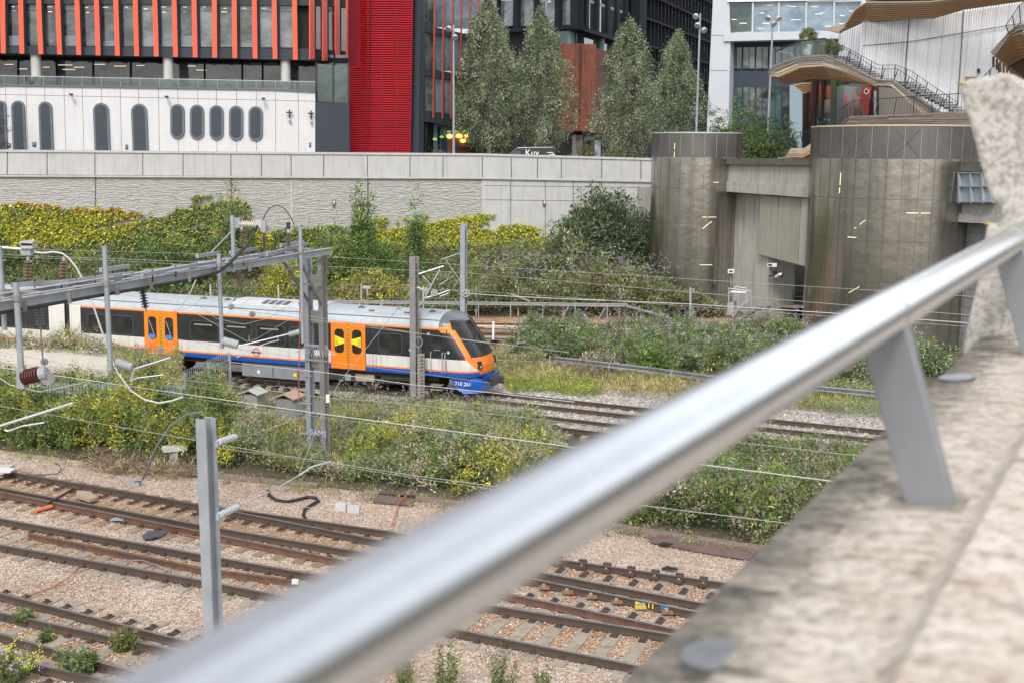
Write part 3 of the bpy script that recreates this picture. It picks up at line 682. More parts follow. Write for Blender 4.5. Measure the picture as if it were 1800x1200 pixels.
def planks(nm, pl, upper, lower, n, mat_fn, parent, off0=0., doff=0., th=.12, gap=.22, jag=0.):
    """long boards filling the band between two polylines"""
    for k in range(n):
        mb = MB(); a, b = k / n, (k + 1 - gap) / n
        for (u0, u1), (l0, l1) in zip(zip(upper, upper[1:]), zip(lower, lower[1:])):
            def L(u, l, t): return (u[0] + (l[0] - u[0]) * t, u[1] + (l[1] - u[1]) * t)
            j0, j1 = (RNG.random(2) - .5) * jag
            q = [L(u0, l0, a), L(u1, l1, a), L(u1, l1, b), L(u0, l0, b)]
            q = [(q[0][0], q[0][1] + j0), (q[1][0], q[1][1] + j0), (q[2][0], q[2][1] + j0), (q[3][0], q[3][1] + j0)] if jag else q
            mb.fac(pl, q, off0 + doff * k + (RNG.random() - .5) * jag * .03, th, mat_fn(k))
        mb.build('plank', parent)
EV = thing('timber_eave', HB.p(1640, 20), 'slatted timber eave projecting over the white ribbed hall', 'roof eave')
EP = Plane(1476, 92, 1900, 70)
planks('e', EP, [(1512,-12),(1540,-40),(1650,-60),(1900,-100)], [(1512,0),(1523,5),(1578,-2),(1900,-30)], 4, lambda k: timberg, EV, .5, -.05)
planks('e', EP, [(1502,17),(1523,3),(1578,3),(1637,2),(1693,-6),(1900,-30)], [(1476,57),(1516,39),(1600,34),(1637,33),(1693,17),(1900,-12)], 9, lambda k: timber if k > 1 else timberp, EV, .9, -.13, .1, .3)
mb = MB(); mb.fac(EP, [(1523,2),(1900,-40),(1900,-12),(1693,17),(1637,33),(1600,34),(1516,39),(1478,56)], -.4, .2, M('shade_dark_timber', (.09,.055,.035), .8)); mb.build('soffit', EV)  # soffit coloured dark to paint the shade in the slat gaps
CN = thing('canopy_tip', EP.p(1460, 52), 'pale pointed canopy tip left of the timber eave', 'canopy')
mb = MB(); mb.fac(EP, [(1447,51),(1484,42),(1482,50),(1474,57.5)], .2, .3, timberp); mb.fac(EP, [(1447,51.5),(1474,58),(1470,58.5),(1450,53)], .25, .4, timber); mb.build('board', CN)
# ------------------------------------------------------------------ timber stairs
TP = Plane(1352, 88, 1700, 76); TQ = Plane(1352, 86.5, 1700, 74.5)
ST = thing('timber_staircase', TP.p(1500, 260), 'faceted timber clad staircase climbing from the street to a balcony beside the white hall', 'staircase')
planks('s', TP, [(1349,131),(1358,116),(1400,101),(1448,96.5),(1470,105),(1540,140),(1568,141),(1610,170),(1652,198)], [(1349,132.5),(1367,135),(1404,119),(1445,116),(1480,124),(1538,150),(1568,151),(1592,175),(1622,200)], 6, lambda k: timberg if k < 4 else timberp, ST, 1.2, -.02, .25, .14, 1.6)
planks('s', TP, [(1352,134),(1368,135),(1404,119),(1445,116),(1480,124),(1538,150)], [(1375,148),(1395,146),(1425,140),(1462,140),(1500,147),(1538,152)], 8, lambda k: timber, ST, 1.05, -.22, .2, .3)
mb = MB(); mb.fac(TP, [(1354,134),(1405,118),(1445,116),(1538,150),(1500,147),(1462,140),(1420,142),(1375,148)], -.8, .2, MATS['shade_dark_timber']); mb.build('soffit', ST)
planks('s', TP, [(1393,149),(1410,146),(1423,145)], [(1414,166),(1418,164),(1423,160)], 5, lambda k: timber, ST, .5, -.1, .3, .3)
mb = MB()
for k in range(13):
    x = 1573 + k * 8.4; y = 143 + k * 4.4; mb.fac(TP, [(x, y), (x + 14, y), (x + 14, y + 2.3), (x, y + 2.3)], .4, 1.6, galvd); mb.fac(TP, [(x + 2, y + 2.3), (x + 11, y + 2.3), (x + 11, y + 5), (x + 2, y + 5)], .2, .06, slate2)
for k in range(9):
    x = 1462 + k * 7.4; y = 98 + k * 4.2; mb.fac(TP, [(x, y), (x + 12, y), (x + 12, y + 2.1), (x, y + 2.1)], .3, 1.6, galvd)
mb.build('treads', ST)
planks('s', TP, [(1382,272),(1390,261),(1414,261),(1441,241),(1441,241)], [(1378,276),(1378,277),(1412,277.5),(1430,268),(1441,255)], 5, lambda k: timberp if k < 3 else timber, ST, 1.4, -.02, .25, .16)
mb = MB(); mb.fac(TP, [(1412,277.5),(1441,255),(1442,278)], 1., 1., timber); mb.fac(TP, [(1366,277),(1440,278),(1440,300),(1366,300)], .8, 4, concg); mb.build('lower_soffit', ST)
planks('s', TP, [(1485,214),(1495,204.5),(1560,203),(1640,199),(1720,195)], [(1478,217),(1480,218.5),(1560,217),(1640,218),(1720,220)], 5, lambda k: timberg, ST, 1.7, -.04, .25, .16, 1.)
mb = MB(); mb.fac(TP, [(1478,216),(1494,205),(1700,197),(1720,240),(1690,240),(1690,235)], 1., 2, timber); mb.build('lower_deck', ST)
mb = MB(); mb.fac(TP, [(1690,222),(1745,222),(1745,238),(1705,243),(1692,237)], 1.2, 1, timber); mb.build('lower_soffit', ST)
def railing(nm, pl, top, bot, nb, off, parent, mat=slate, post=4, r=.018):
    mb = MB(); mb.tube([pl.p(x, y, off) for x, y in top], r, mat, 6); mb.tube([pl.p(x, y - 1, off) for x, y in bot], r * .7, mat, 5)
    tl = [0.]
    for a, b in zip(top, top[1:]): tl.append(tl[-1] + math.dist(a, b))
    def at(P, s):
        for i in range(len(P) - 1):
            if s <= tl[i+1] + 1e-6: t = (s - tl[i]) / (tl[i+1] - tl[i] + 1e-9); return (P[i][0] + (P[i+1][0] - P[i][0]) * t, P[i][1] + (P[i+1][1] - P[i][1]) * t)
        return P[-1]
    for k in range(nb + 1):
        s = tl[-1] * k / nb; a, b = at(top, s), at(bot, s); w = .05 if k % post == 0 else .014
        mb.beam(pl.p(*b, off), pl.p(*a, off), w, w, mat)
    return mb.build(nm, parent)
railing('railing', TP, [(1475,79),(1492,86),(1545,115),(1574,114.5),(1600,124),(1684,181)], [(1472,98),(1490,108),(1540,140),(1572,141),(1596,158),(1672,196)], 44, .2, ST)
railing('railing', TP, [(1451,68),(1477,80),(1540,121.5),(1577,121),(1658,175)], [(1449,97),(1470,104),(1536,139),(1570,140),(1648,198)], 40, 1.1, ST)
railing('railing', TQ, [(1365,275),(1399,233),(1422,231),(1500,177),(1620,169),(1700,164)], [(1367,278),(1405,262),(1424,260),(1484,213),(1620,201),(1700,197)], 72, 0., ST, slate, 6, .03)
mb = MB(); mb.fac(TP, [(1365,90),(1408,72),(1451,68),(1451,97),(1404,101),(1365,112)], 1.2, .03, balg)
g = mb.build('glass_balustrade', ST)
mb = MB(); mb.tube([TP.p(x, y, 1.22) for x, y in ((1365,90),(1408,72),(1451,68))], .05, slate2, 6)
mb.tube([TP.p(x, y, .6) for x, y in ((1368,91),(1390,94),(1397,101))], .03, alu, 6); mb.build('handrail', g)
# glazed kiosk below
KQ = Plane(1405, 90, 1545, 84)
B = thing('glazed_kiosk', KQ.p(1470, 275), 'glass walled room with red banner tucked under the timber balcony', 'kiosk')
mb = MB(); mb.fac(KQ, [(1413,140),(1545,140),(1640,200),(1640,300),(1408,300)], -1.5, .2, M('dim_interior', (.05,.035,.03), .8)); mb.fac(KQ, [(1545,153),(1610,160),(1640,200),(1640,225),(1545,225)], -.4, .2, M('taupe_wall', (.22,.2,.18), .8)); mb.build('back_wall', B)
mb = MB()
for x, w in ((1414,5),(1429,6),(1444,4),(1530,4)): mb.rect(KQ, x, 136, x + w, 300, .1, .4, M('dark_bronze_post', (.03,.018,.015), .4), lean=-6)
mb.build('post', B)
mb = MB(); mb.rect(KQ, 1461, 138, 1470, 300, .05, .9, M('planted_green_column', (.06,.085,.04), .9, var=(.1,.1,.06), vs=4), lean=-4); mb.build('green_column', B)
mb = MB()
for c, x in enumerate((1472,1484,1498,1510,1521)): mb.tube([KQ.p(x + q[0], q[1], -1.2) for q in ((0,225),(1,190),(4,165),(8,190),(9,225))], .13, M('red_arch_graphic', (.5,.05,.035), .5), 6)
mb.fac(KQ, [(1440,150),(1460,150),(1458,205),(1440,208)], -1.25, .05, M('faded_orange_panel', (.4,.13,.06), .7)); mb.fac(KQ, [(1470,150),(1528,155),(1526,186),(1470,186)], -1.3, .05, M('pale_interior_panel', (.3,.29,.29), .7))
mb.build('graphic_wall', B)
mb = MB(); mb.fac(KQ, [(1514,152),(1531,153),(1528,178),(1525,203),(1519,203),(1514,178)], .3, .08, M('red_banner_cloth', (.42,.06,.045), .7)); bn = mb.build('banner', B)
mb = MB(); mb.fac(KQ, [(1519,158),(1523,156),(1528,160),(1526,165),(1522,167),(1518,163)], .33, .02, M('white_emblem', (.7,.68,.62), .6)); mb.fac(KQ, [(1520.5,158.5),(1523,158),(1526,160.5),(1524,163.5),(1520.5,162.5)], .35, .02, blackm); mb.build('emblem', bn)
mb = MB(); mb.rect(KQ, 1536, 160, 1539, 204, .4, .1, alu); mb.build('door_frame', B)
mb = MB(); mb.fac(KQ, [(1413,140),(1530,140),(1530,300),(1410,300)], .02, .02, balg); mb.build('glazing', B)
# planter and shrubs on the balcony
P = thing('potted_shrub', TP.p(1418, 97, .3), 'white pot with grasses and a small clipped tree on the glass balcony', 'planter')
mb = MB(); mb.lathe(TP.p(1418, 98, .3), (0,0,1), [(0,.3),(.75,.42),(.75,.36)], whitem, 14); mb.build('pot', P, smooth=True)
a = TP.p(1418, 84, .3); leaf_mesh('foliage', *cat([cluster(dome(a, .45, .45, .45, 60), .12, 30, .1, [(.11,.14,.04),(.16,.18,.06)]), cluster(dome(TP.p(1420, 68, -.2), .62, .62, .75, 110), .12, 30, .1, [(.12,.15,.04),(.2,.17,.06),(.08,.11,.03)])]), leafm, P)
for x, y, r, t in ((1447,93,.6,'low green shrub behind the balcony corner beneath the rail'),(1463,90,.7,'round yellow green shrub at the head of the stairs')):
    leaf_mesh('shrub', *cluster(dome(TP.p(x, y, -.3), r*1.2, r, r, 90), .13, 30, .11, [(.1,.13,.04),(.17,.17,.05)]), leafm, None, t, 'shrub')
# right hand balcony
RQ = Plane(1740, 66, 1900, 60)
B = thing('timber_balcony', RQ.p(1780, 130), 'faceted timber balcony with dark underside cut by the right edge of the picture', 'balcony')
planks('b', RQ, [(1741,92),(1773,56),(1790,44),(1900,30)], [(1748,100),(1776,62),(1793,54),(1900,45)], 2, lambda k: timberg, B, .5, 0, .3, .1)
planks('b', RQ, [(1745,98),(1776,62),(1793,56),(1900,50)], [(1770,118),(1795,105),(1820,100),(1900,95)], 8, lambda k: timber, B, .4, -.25, .2, .35)
mb = MB(); mb.fac(RQ, [(1752,100),(1776,64),(1900,48),(1900,145),(1790,145)], -1.6, .3, MATS['shade_dark_timber'])
for k in range(9): mb.rect(RQ, 1744 + k*6, 100 + k*4, 1746 + k*6, 118 + k*5, .2 - k*.05, .1, MATS['shade_dark_timber'])
mb.build('underside', B)
railing('railing', RQ, [(1768,45),(1790,12),(1815,-12)], [(1774,60),(1792,42),(1815,30)], 14, .6, B); railing('railing', RQ, [(1727,137),(1741,122),(1755,112)], [(1728,150),(1741,140),(1755,132)], 8, .2, B)
# ------------------------------------------------------------------ abutment between the steel drums
AB = Plane(1303, 76, 1440, 68.5); AB2 = Plane(1625, 66, 1760, 60)
B = thing('bridge_abutment', AB.p(1370, 562), 'grey concrete bridge abutment with hanging panels between the two steel drums', 'abutment')
mb = MB()
mb.fac(AB, [(1150,285),(1480,290),(1480,334.5),(1303,321.5),(1150,312)], .3, 2.5, concg); mb.fac(AB, [(1150,312),(1303,320),(1480,333),(1480,352),(1303,339),(1150,328)], .42, 2.5, concg)
mb.build('fascia_beam', B)
mb = MB(); mb.fac(AB, [(1150,277),(1480,280),(1480,291.5),(1150,288)], .55, 3, concd)
mb.build('coping', B)
mb = MB(); mb.fac(AB, [(1120,328),(1352,342),(1352,612),(1120,600)], -.6, 2, concg); mb.build('wall', B)
mb = MB(); mb.fac(AB, [(1326,440),(1351,450),(1349,610),(1326,606)], -.3, .4, M('pale_abutment_concrete', (.36,.35,.32), .85, streak=(.2,.19,.17), samt=.4)); mb.build('pier_face', B)
mb = MB(); pn = M('stained_hanging_panel', (.31,.3,.25), .85, var=(.25,.245,.2), vs=.7, streak=(.19,.18,.14), samt=.5)
for (a, b, c, d) in (((1337.5,343),(1368,345.5),(1363.5,455),(1332,446.5)),((1369,345.5),(1408,348),(1402,465),(1364.3,455.2)),((1409,348),(1440,350.5),(1440,474),(1403,465.3))):
    mb.fac(AB, [a, b, c, d], 0.05 if a[0] != 1409 else .12, .5, pn if a[0] != 1409 else MATS['pale_abutment_concrete'])
mb.build('hanging_panel', B)
AC = Plane(1340, 80, 1440, 73)
mb = MB(); mb.fac(AC, [(1345,430),(1500,430),(1500,540),(1345,535)], -2.5, .4, M('shaded_recess_concrete', (.24,.235,.22), .9, streak=(.1,.1,.09), samt=.6)); mb.fac(AC, [(1345,535),(1500,541),(1500,620),(1345,620)], -1, .4, blk2)  # shade of the recess is put into this darker concrete tone
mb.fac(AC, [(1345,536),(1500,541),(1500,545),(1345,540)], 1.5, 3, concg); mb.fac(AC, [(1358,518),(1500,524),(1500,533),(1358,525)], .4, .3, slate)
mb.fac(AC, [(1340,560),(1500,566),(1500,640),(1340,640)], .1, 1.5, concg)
for x in (1362,1392,1416): mb.rect(AC, x, 508, x + 1, 545, .6, .05, galvd)
for y in (508, 519): mb.rect(AC, 1350, y, 1440, y + 1, .6, .05, galvd, sl=4)
for x in (1353,1358): mb.rect(AC, x, 468, x + 1.2, 535, .1, .08, galvd)
mb.build('recess', B)
mb = MB()
for y0 in (560, 545, 530, 515): pass
mb.fac(AB2, [(1560,283),(1900,285),(1900,303),(1560,301)], .5, 2, concd); mb.fac(AB2, [(1560,301),(1900,303),(1900,388),(1560,372)], .2, 2, concg)
mb.fac(AB2, [(1560,370),(1900,386),(1900,402),(1560,384)], .4, 2, concg); mb.fac(AB2, [(1560,380),(1900,398),(1900,700),(1560,660)], -.4, .6, M('grey_block_wall', (.22,.225,.225), .85, var=(.18,.18,.18), vs=.8))
mb.build('side_wall', B)
mb = MB()
for k in range(14): mb.fac(AB2, [(1640, 405 + k*15.5), (1740, 411 + k*17), (1740, 411.7 + k*17), (1640, 405.7 + k*15.5)], -.385, .02, seam)
for x in (1660,1683,1705): mb.rect(AB2, x, 400, x + .8, 640, -.38, .02, seam, lean=-20)
mb.build('block_joint', B)
mb = MB()
HC = [(1683,304),(1738,304),(1742,357),(1681,356)]
mb.fac(AB2, HC, .6, .3, M('blue_grey_hatch', (.24,.29,.32), .5))
for x in (1683,1703.5,1724): mb.rect(AB2, x, 303, x + 2.4, 358, .75, .2, galv, lean=1)
for y in (303, 327, 354): mb.rect(AB2, 1682, y, 1740, y + 2, .75, .2, galv)
tag(mb.build('steel_hatch'), 'blue grey steel hatch with a grid frame on the abutment right of the larger drum', 'hatch')
# ------------------------------------------------------------------ steel drums
def drum(nm, label, c, rx, ry, rot, zr, nseg, xbars=False, marks=()):
    T = thing(nm, (c[0], c[1], -.3), label, 'ventilation drum')
    def P(a, z, o=0): v = Vector(((rx + o) * math.cos(a), (ry + o) * math.sin(a), 0)); v.rotate(Matrix.Rotation(rot, 3, 'Z')); return Vector((c[0] + v.x, c[1] + v.y, z))
    n = nseg * 3
    for nm2, za, zb, m in (('screen', zr[1], zr[0], steelp2), ('cladding', -.3, zr[1], steelp)):
        mb = MB(); zs = [za, zb] if nm2 == 'screen' else [-.3] + sorted(z for z in zr[1:])
        mb.grid([[P(2*math.pi*j/n, z) for j in range(n + 1)] for z in zs], lambda i, j: m); mb.build(nm2, T, smooth=True, angle=30)
    mb = MB(); mb.face([P(2*math.pi*j/n, zr[0]) for j in range(n)], concd); mb.grid([[P(2*math.pi*j/n, zr[0] + z, o) for j in range(n + 1)] for z, o in ((-.02,.03),(.07,.03),(.07,-.25),(.0,-.25))], lambda i, j: timberp if xbars else alu); mb.build('rim', T)
    mb = MB()
    for z in zr[1:]:
        mb.grid([[P(2*math.pi*j/n, z + q, .012) for j in range(n + 1)] for q in (-.013,.013)], lambda i, j: steels)
    for j in range(nseg):
        a = 2*math.pi*j/nseg; d = .012 / rx
        mb.face([P(a - d, -.3, .012), P(a + d, -.3, .012), P(a + d, zr[1], .012), P(a - d, zr[1], .012)], steels)
    mb.build('panel_seams', T)
    mb = MB()
    for j in range(nseg):
        a = 2*math.pi*j/nseg; d = .022 / rx
        mb.face([P(a - d, zr[1], .02), P(a + d, zr[1], .02), P(a + d, zr[0], .02), P(a - d, zr[0], .02)], galvd)
    split_build(mb, 'mullion', T)
    if xbars:
        mb = MB(); xb = M('dark_cross_brace', (.085,.08,.075), .6)
        for a0 in xbars:
            w = 2*math.pi/nseg*.75
            for s in (1, -1):
                K = 8; mb.grid([[P(a0 + w*(t/K*2-1), zr[1] + .1 + (zr[0]-zr[1]-.3)*((t/K) if s > 0 else 1 - t/K) + q, .015) for t in range(K+1)] for q in (-.06,.06)], lambda i, j: xb)
        mb.build('cross_brace', T)
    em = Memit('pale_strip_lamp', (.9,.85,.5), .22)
    cc = Vector((c[0], c[1], 0))
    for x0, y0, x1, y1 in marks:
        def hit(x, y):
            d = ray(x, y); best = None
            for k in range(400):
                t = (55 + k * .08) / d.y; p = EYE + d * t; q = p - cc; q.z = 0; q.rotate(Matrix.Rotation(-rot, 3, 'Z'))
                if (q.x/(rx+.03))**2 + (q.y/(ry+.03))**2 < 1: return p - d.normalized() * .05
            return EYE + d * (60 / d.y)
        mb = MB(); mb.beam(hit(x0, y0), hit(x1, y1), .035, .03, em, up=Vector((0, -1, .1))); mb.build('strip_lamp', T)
    return T
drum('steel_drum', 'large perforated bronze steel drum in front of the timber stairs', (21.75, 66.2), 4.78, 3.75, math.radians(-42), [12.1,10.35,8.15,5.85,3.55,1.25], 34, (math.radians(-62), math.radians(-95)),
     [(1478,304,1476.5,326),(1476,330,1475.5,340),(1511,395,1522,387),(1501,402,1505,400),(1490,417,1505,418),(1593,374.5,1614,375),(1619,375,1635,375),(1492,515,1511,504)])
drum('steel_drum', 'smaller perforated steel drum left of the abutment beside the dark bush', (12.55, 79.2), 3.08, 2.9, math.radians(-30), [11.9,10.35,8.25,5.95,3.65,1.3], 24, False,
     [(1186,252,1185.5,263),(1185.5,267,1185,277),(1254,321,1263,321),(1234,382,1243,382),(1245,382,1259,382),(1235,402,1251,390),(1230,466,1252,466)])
# ladder landing, stairs and sign boxes at the foot of the abutment
L = thing('steel_steps', Zp(1290, 566, 0), 'small galvanised access steps with handrails between the drums', 'steps')
mb = MB(); PS = Plane(1280, 72.5, 1420, 70)
for k in range(5): mb.fac(PS, [(1295 + k*7, 559 - k*4.4), (1306 + k*7, 559 - k*4.4), (1306 + k*7, 561.5 - k*4.4), (1295 + k*7, 561.5 - k*4.4)], .4, .9, galvd)
mb.fac(PS, [(1293,563),(1298,565),(1334,541),(1329,539)], .4, .08, galvd); mb.fac(PS, [(1293,563),(1298,565),(1334,541),(1329,539)], -.45, .08, galvd)
mb.fac(PS, [(1300,540),(1345,541),(1345,546),(1300,544)], -.3, 1.2, galvd); mb.build('treads', L)
mb = MB()
for pts in ([(1281,553),(1281,507)],[(1292,527),(1292,504)],[(1312,533),(1312,507)],[(1297,540),(1297,517)],[(1281,507),(1320,512)],[(1281,515),(1310,516)],[(1292,504),(1312,507)],[(1288,558),(1321,513)],[(1290,549),(1321,524)],[(1288,558),(1288,541)],[(1321,513),(1320,540)]):
    mb.tube([PS.p(x, y, .5) for x, y in pts], .035, alu, 6)
mb.fac(PS, [(1284,511),(1311,513),(1311,515.5),(1284,514)], .55, .06, whitem); mb.build('handrails', L)
mb = MB(); mb.fac(PS, [(1278,533),(1290,531),(1290,555),(1278,554)], .2, .5, concg); mb.build('plinth', L)
for x, y, pl, t in ((1284.5,477,PS,'white backlit sign box on the smaller drum beside the abutment'),(1353.5,466,AB,'white sign box at the top corner of the abutment recess')):
    mb = MB(); mb.rect(pl, x - 5, y - 3, x + 5, y + 3.5, .3, .3, whitem); mb.rect(pl, x - 3.2, y - 1.4, x + 3.2, y + 1.6, .32, .05, slate); mb.rect(pl, x - 1, y + 3.5, x + 1, y + 26, .1, .1, galvd); tag(mb.build('sign_box'), t, 'sign')
mb = MB(); mb.beam(AB.p(1364,487,.5), AB.p(1372,482,.7), .16, .14, whitem); mb.tube([AB.p(1352,485,.3), AB.p(1364,486,.5)], .04, blackm); mb.tube([AB.p(1374,486,.4), AB.p(1372,484,.7)], .09, blackm); mb.rect(AB, 1358, 476, 1363, 484, .4, .15, blackm)
tag(mb.build('security_camera'), 'white tube camera on a bracket inside the abutment recess', 'camera')
G = Plane(1100, 73, 1300, 72.5)
mb = MB(); mb.rect(G, 1212, 506, 1215.5, 558, 0, .12, galv); mb.tube([G.p(1214, 507), G.p(1266, 534)], .012, wirem, 5); tag(mb.build('fence_post'), 'slim galvanised post left of the access steps', 'post')
# graffiti tag on the smaller drum
def hitdrum(x, y): return Plane(1150, 77.6, 1300, 76.2).p(x, y)
mb = MB()
for pts in ([(1239,498),(1245,497),(1243,505),(1238,504)],[(1247,500),(1252,499),(1249,506),(1246,503)],[(1254,500),(1255,510),(1259,499),(1256,505)],[(1243,508),(1252,511)]):
    mb.tube([hitdrum(x, y) + Vector((0, -.25, 0)) for x, y in pts], .025, blackm, 5)
tag(mb.build('graffiti_tag'), 'black scribbled graffiti tag low on the smaller drum', 'graffiti')
# ------------------------------------------------------------------ street lamps, van, small things on the street
def lamp(x, yb, yt, Y, heads, label, top=None):
    b = Yp(x, yb, Y); b.z = STZ; t = Yp(x, yt, Y)
    T = thing('street_lamp', b, label, 'street lamp', 'tall floodlight masts on the street')
    mb = MB(); mb.tube([b, (b.x, b.y, b.z + 2.5), (b.x, b.y, t.z)], [.14, .11, .07], galv, 10); mb.build('pole', T, smooth=True)
    for dx, dz in heads:
        mb = MB(); p = Vector((b.x + dx, b.y - .1, t.z + dz)); mb.tube([(b.x, b.y, p.z - .1), p], .035, galv); d = Vector((dx or .3, -.5, -.5)).normalized()
        mb.lathe(p - d * .15, d, [(0,.1),(.1,.2),(.32,.26),(.36,.24)], alu, 12); mb.build('lamp_head', T, smooth=True)
lamp(797.5, 268, 44, 94, [(-.35,-.25),(.1,-.9)], 'pale street lamp in front of the slate block, leftmost of the masts')
lamp(957, 250, -8, 118, [(-.4,0),(.4,.05),(.3,-.7),(-.35,-.5)], 'street lamp rising behind the second birch from the left')
lamp(1224, 230, 24, 98, [(-.35,-.2),(.3,-1.3),(-.2,-.9)], 'street lamp between the rightmost birch and the grey building')
lamp(1348, 275, 20, 92, [(-.35,-.5),(.35,-.5),(0,-.9)], 'street lamp directly left of the timber balcony')
V0 = Yp(925, 271, 96); V0.z = STZ
V = thing('van', V0, 'black van with white lettering parked behind the parapet', 'van')
vb = M('black_van_paint', (.018,.02,.022), .25, coat=.6); vx = lambda s, z, y=0: Vector((V0.x + s, V0.y + y, STZ + z))
prof = [(-2.1,.35),(-2.12,1.05),(-1.95,1.35),(-1.1,2.05),(-.75,2.3),(2.2,2.36),(2.45,2.2),(2.5,.35)]
mb = MB(); mb.prism([vx(s, z, -.95) for s, z in prof], Vector((0, 1.9, 0)), vb); mb.build('body', V, bevel=.07)
mb = MB(); mb.prism([vx(s, z, -.965) for s, z in ((-1.55,1.4),(-1.0,1.98),(-.45,2.05),(-.45,1.4))], Vector((0,.02,0)), paneA); mb.build('side_window', V)
mb = MB(); mb.prism([vx(s, z, -.97) for s, z in ((1.55,.4),(1.6,1.95),(1.63,1.95),(1.58,.4))], Vector((0,.02,0)), galvd); mb.build('door_seam', V)
for s in (-1.35, 1.6):
    mb = MB(); mb.lathe(vx(s, .34, -.97), (0,1,0), [(0,.2),(.01,.34),(.2,.34)], blackm, 16); mb.build('wheel', V)
text_obj('Kuy', 'lettering', V, vx(-.1, 1.62, -.985), Vector((1,0,0)), Vector((0,0,1)), .72, whitem)
mb = MB(); mb.prism([vx(s, z, -.98) for s, z in ((1.75,1.85),(2.2,1.85),(2.2,1.91),(1.75,1.91))], Vector((0,.01,0)), whitem); mb.prism([vx(s, z, -.98) for s, z in ((1.75,1.68),(2.35,1.68),(2.3,1.8),(2.05,1.74))], Vector((0,.01,0)), whitem); mb.build('door_lettering', V)
C0 = Yp(1135, 272, 97); C0.z = STZ; c = lambda s, z, y: Vector((C0.x + s, C0.y + y, STZ + z))
V = thing('parked_car', C0, 'blue car mostly hidden behind the parapet at its right end', 'car')
mb = MB(); mb.prism([c(s, z, -.85) for s, z in ((-2,.3),(-2.05,.8),(-1.1,1.0),(-.6,1.5),(1.1,1.52),(1.9,1.05),(2.1,.9),(2.1,.3))], Vector((0,1.7,0)), M('blue_car_paint', (.02,.08,.3), .25, coat=.6)); mb.build('body', V, bevel=.08)
mb = MB(); mb.prism([c(s, z, -.87) for s, z in ((-.85,1.05),(-.5,1.42),(1.0,1.44),(1.5,1.05))], Vector((0,.03,0)), paneA); mb.build('side_window', V)
for s in (-1.3, 1.35):
    mb = MB(); mb.lathe(c(s, .32, -.88), (0,1,0), [(0,.18),(.01,.32),(.2,.32)], blackm, 14); mb.build('wheel', V)
mb = MB(); b = Yp(1050, 275, 99); mb.box((b.x, b.y, STZ + 1.6), .5, .5, 3.2, galv); mb.box((b.x, b.y, STZ + 3.1), .7, .7, .2, slate); tag(mb.build('street_totem'), 'slim grey pillar on the street between the shrub and the third birch', 'pillar')
mb = MB(); b = Yp(931, 262, 105); mb.tube([(b.x, b.y, STZ), (b.x, b.y, STZ + 2.6)], .05, galv); mb.lathe((b.x, b.y, STZ + 2.6), (0,0,1), [(0,.05),(.12,.16),(.3,.14),(.36,.03)], whitem); tag(mb.build('lamp_post'), 'short lamp post with white globe head behind the van', 'street lamp')
# ------------------------------------------------------------------ trees
def birch(x, yt, yb, Y, wpx, n, seed, label, lean=0):
    global RNG; RNG = np.random.default_rng(seed)
    b = Yp(x, yb, Y); b.z = STZ; t = Yp(x + lean, yt, Y); H = t.z - STZ; R = wpx * .47 / FPX * Y
    T = thing('birch_tree', b, label, 'tree', 'birch trees along the street')
    mb = MB(); pts = [(b.x + .15*math.sin(k*1.3+seed), b.y, STZ + H*k/8) for k in range(8)]; mb.tube(pts, [.16*(1-k/8.5)+.02 for k in range(8)], barkm, 8); mb.build('trunk', T, smooth=True)
    K = int(n*1.3); u = RNG.random(K) ** .85; z = .16 + .84 * u
    env = np.where(z < .3, .55 + (z-.16)/.14*.4, np.interp(z, [.3,.5,.68,.82,.92,1.0], [1.0,1.02,.86,.6,.36,.05]))
    a = RNG.random(K) * 6.283; ph = RNG.random(3) * 6.28
    env = env * (1 + .24*np.sin(a*2+z*9+ph[0]) + .2*np.sin(a*5-z*17+ph[1]) + .12*np.sin(z*31+ph[2]))
    gp = (np.sin(a*3+z*23+ph[1]) + np.sin(a*7-z*13+ph[0])) > -1.6; K = int(gp.sum()); z = z[gp]; env = env[gp]; a = a[gp]
    r = env * R * (.25 + .78 * RNG.random(K) ** .5)
    C = np.stack([b.x + lean/FPX*Y*z + r*np.cos(a), b.y + r*np.sin(a), STZ + H*z], 1)
    pal = [(.17,.195,.12),(.13,.16,.10),(.2,.225,.14),(.24,.25,.16),(.10,.13,.08)]
    P = cluster(C, .13 + .2*RNG.random(K), 26, .15, pal, w=.38, up=-.5, squash=3., jit=.4)
    leaf_mesh('crown', *P, leafm, T)
    mb = MB()
    for k in range(26):
        zz = .22 + .7*RNG.random(); aa = RNG.random()*6.28; rr = R * .7 * np.interp(zz, [.2,.5,1], [1,.9,.1]); p = Vector((b.x, b.y, STZ + H*(zz-.08)))
        mb.tube([p, p + Vector((rr*.5*math.cos(aa), rr*.5*math.sin(aa), H*.06)), p + Vector((rr*math.cos(aa), rr*math.sin(aa), H*.07))], [.04,.025,.01], barkd, 5)
    mb.build('branch', T)
birch(862, 6, 268, 98, 118, 2300, 21, 'tallest birch tree, leftmost of the four, beside the orange finned slate block', -6)
birch(952, 24, 268, 101, 104, 1900, 22, 'second birch tree from the left, its crown touching the rust coloured box', -4)
birch(1098, 46, 275, 99, 108, 1900, 23, 'third birch tree from the left with a pale trunk, right of the rust coloured box', 4)
birch(1183, 66, 275, 103, 94, 1600, 24, 'fourth and lowest birch tree, beside the smaller steel drum', 2)
RNG = np.random.default_rng(31)
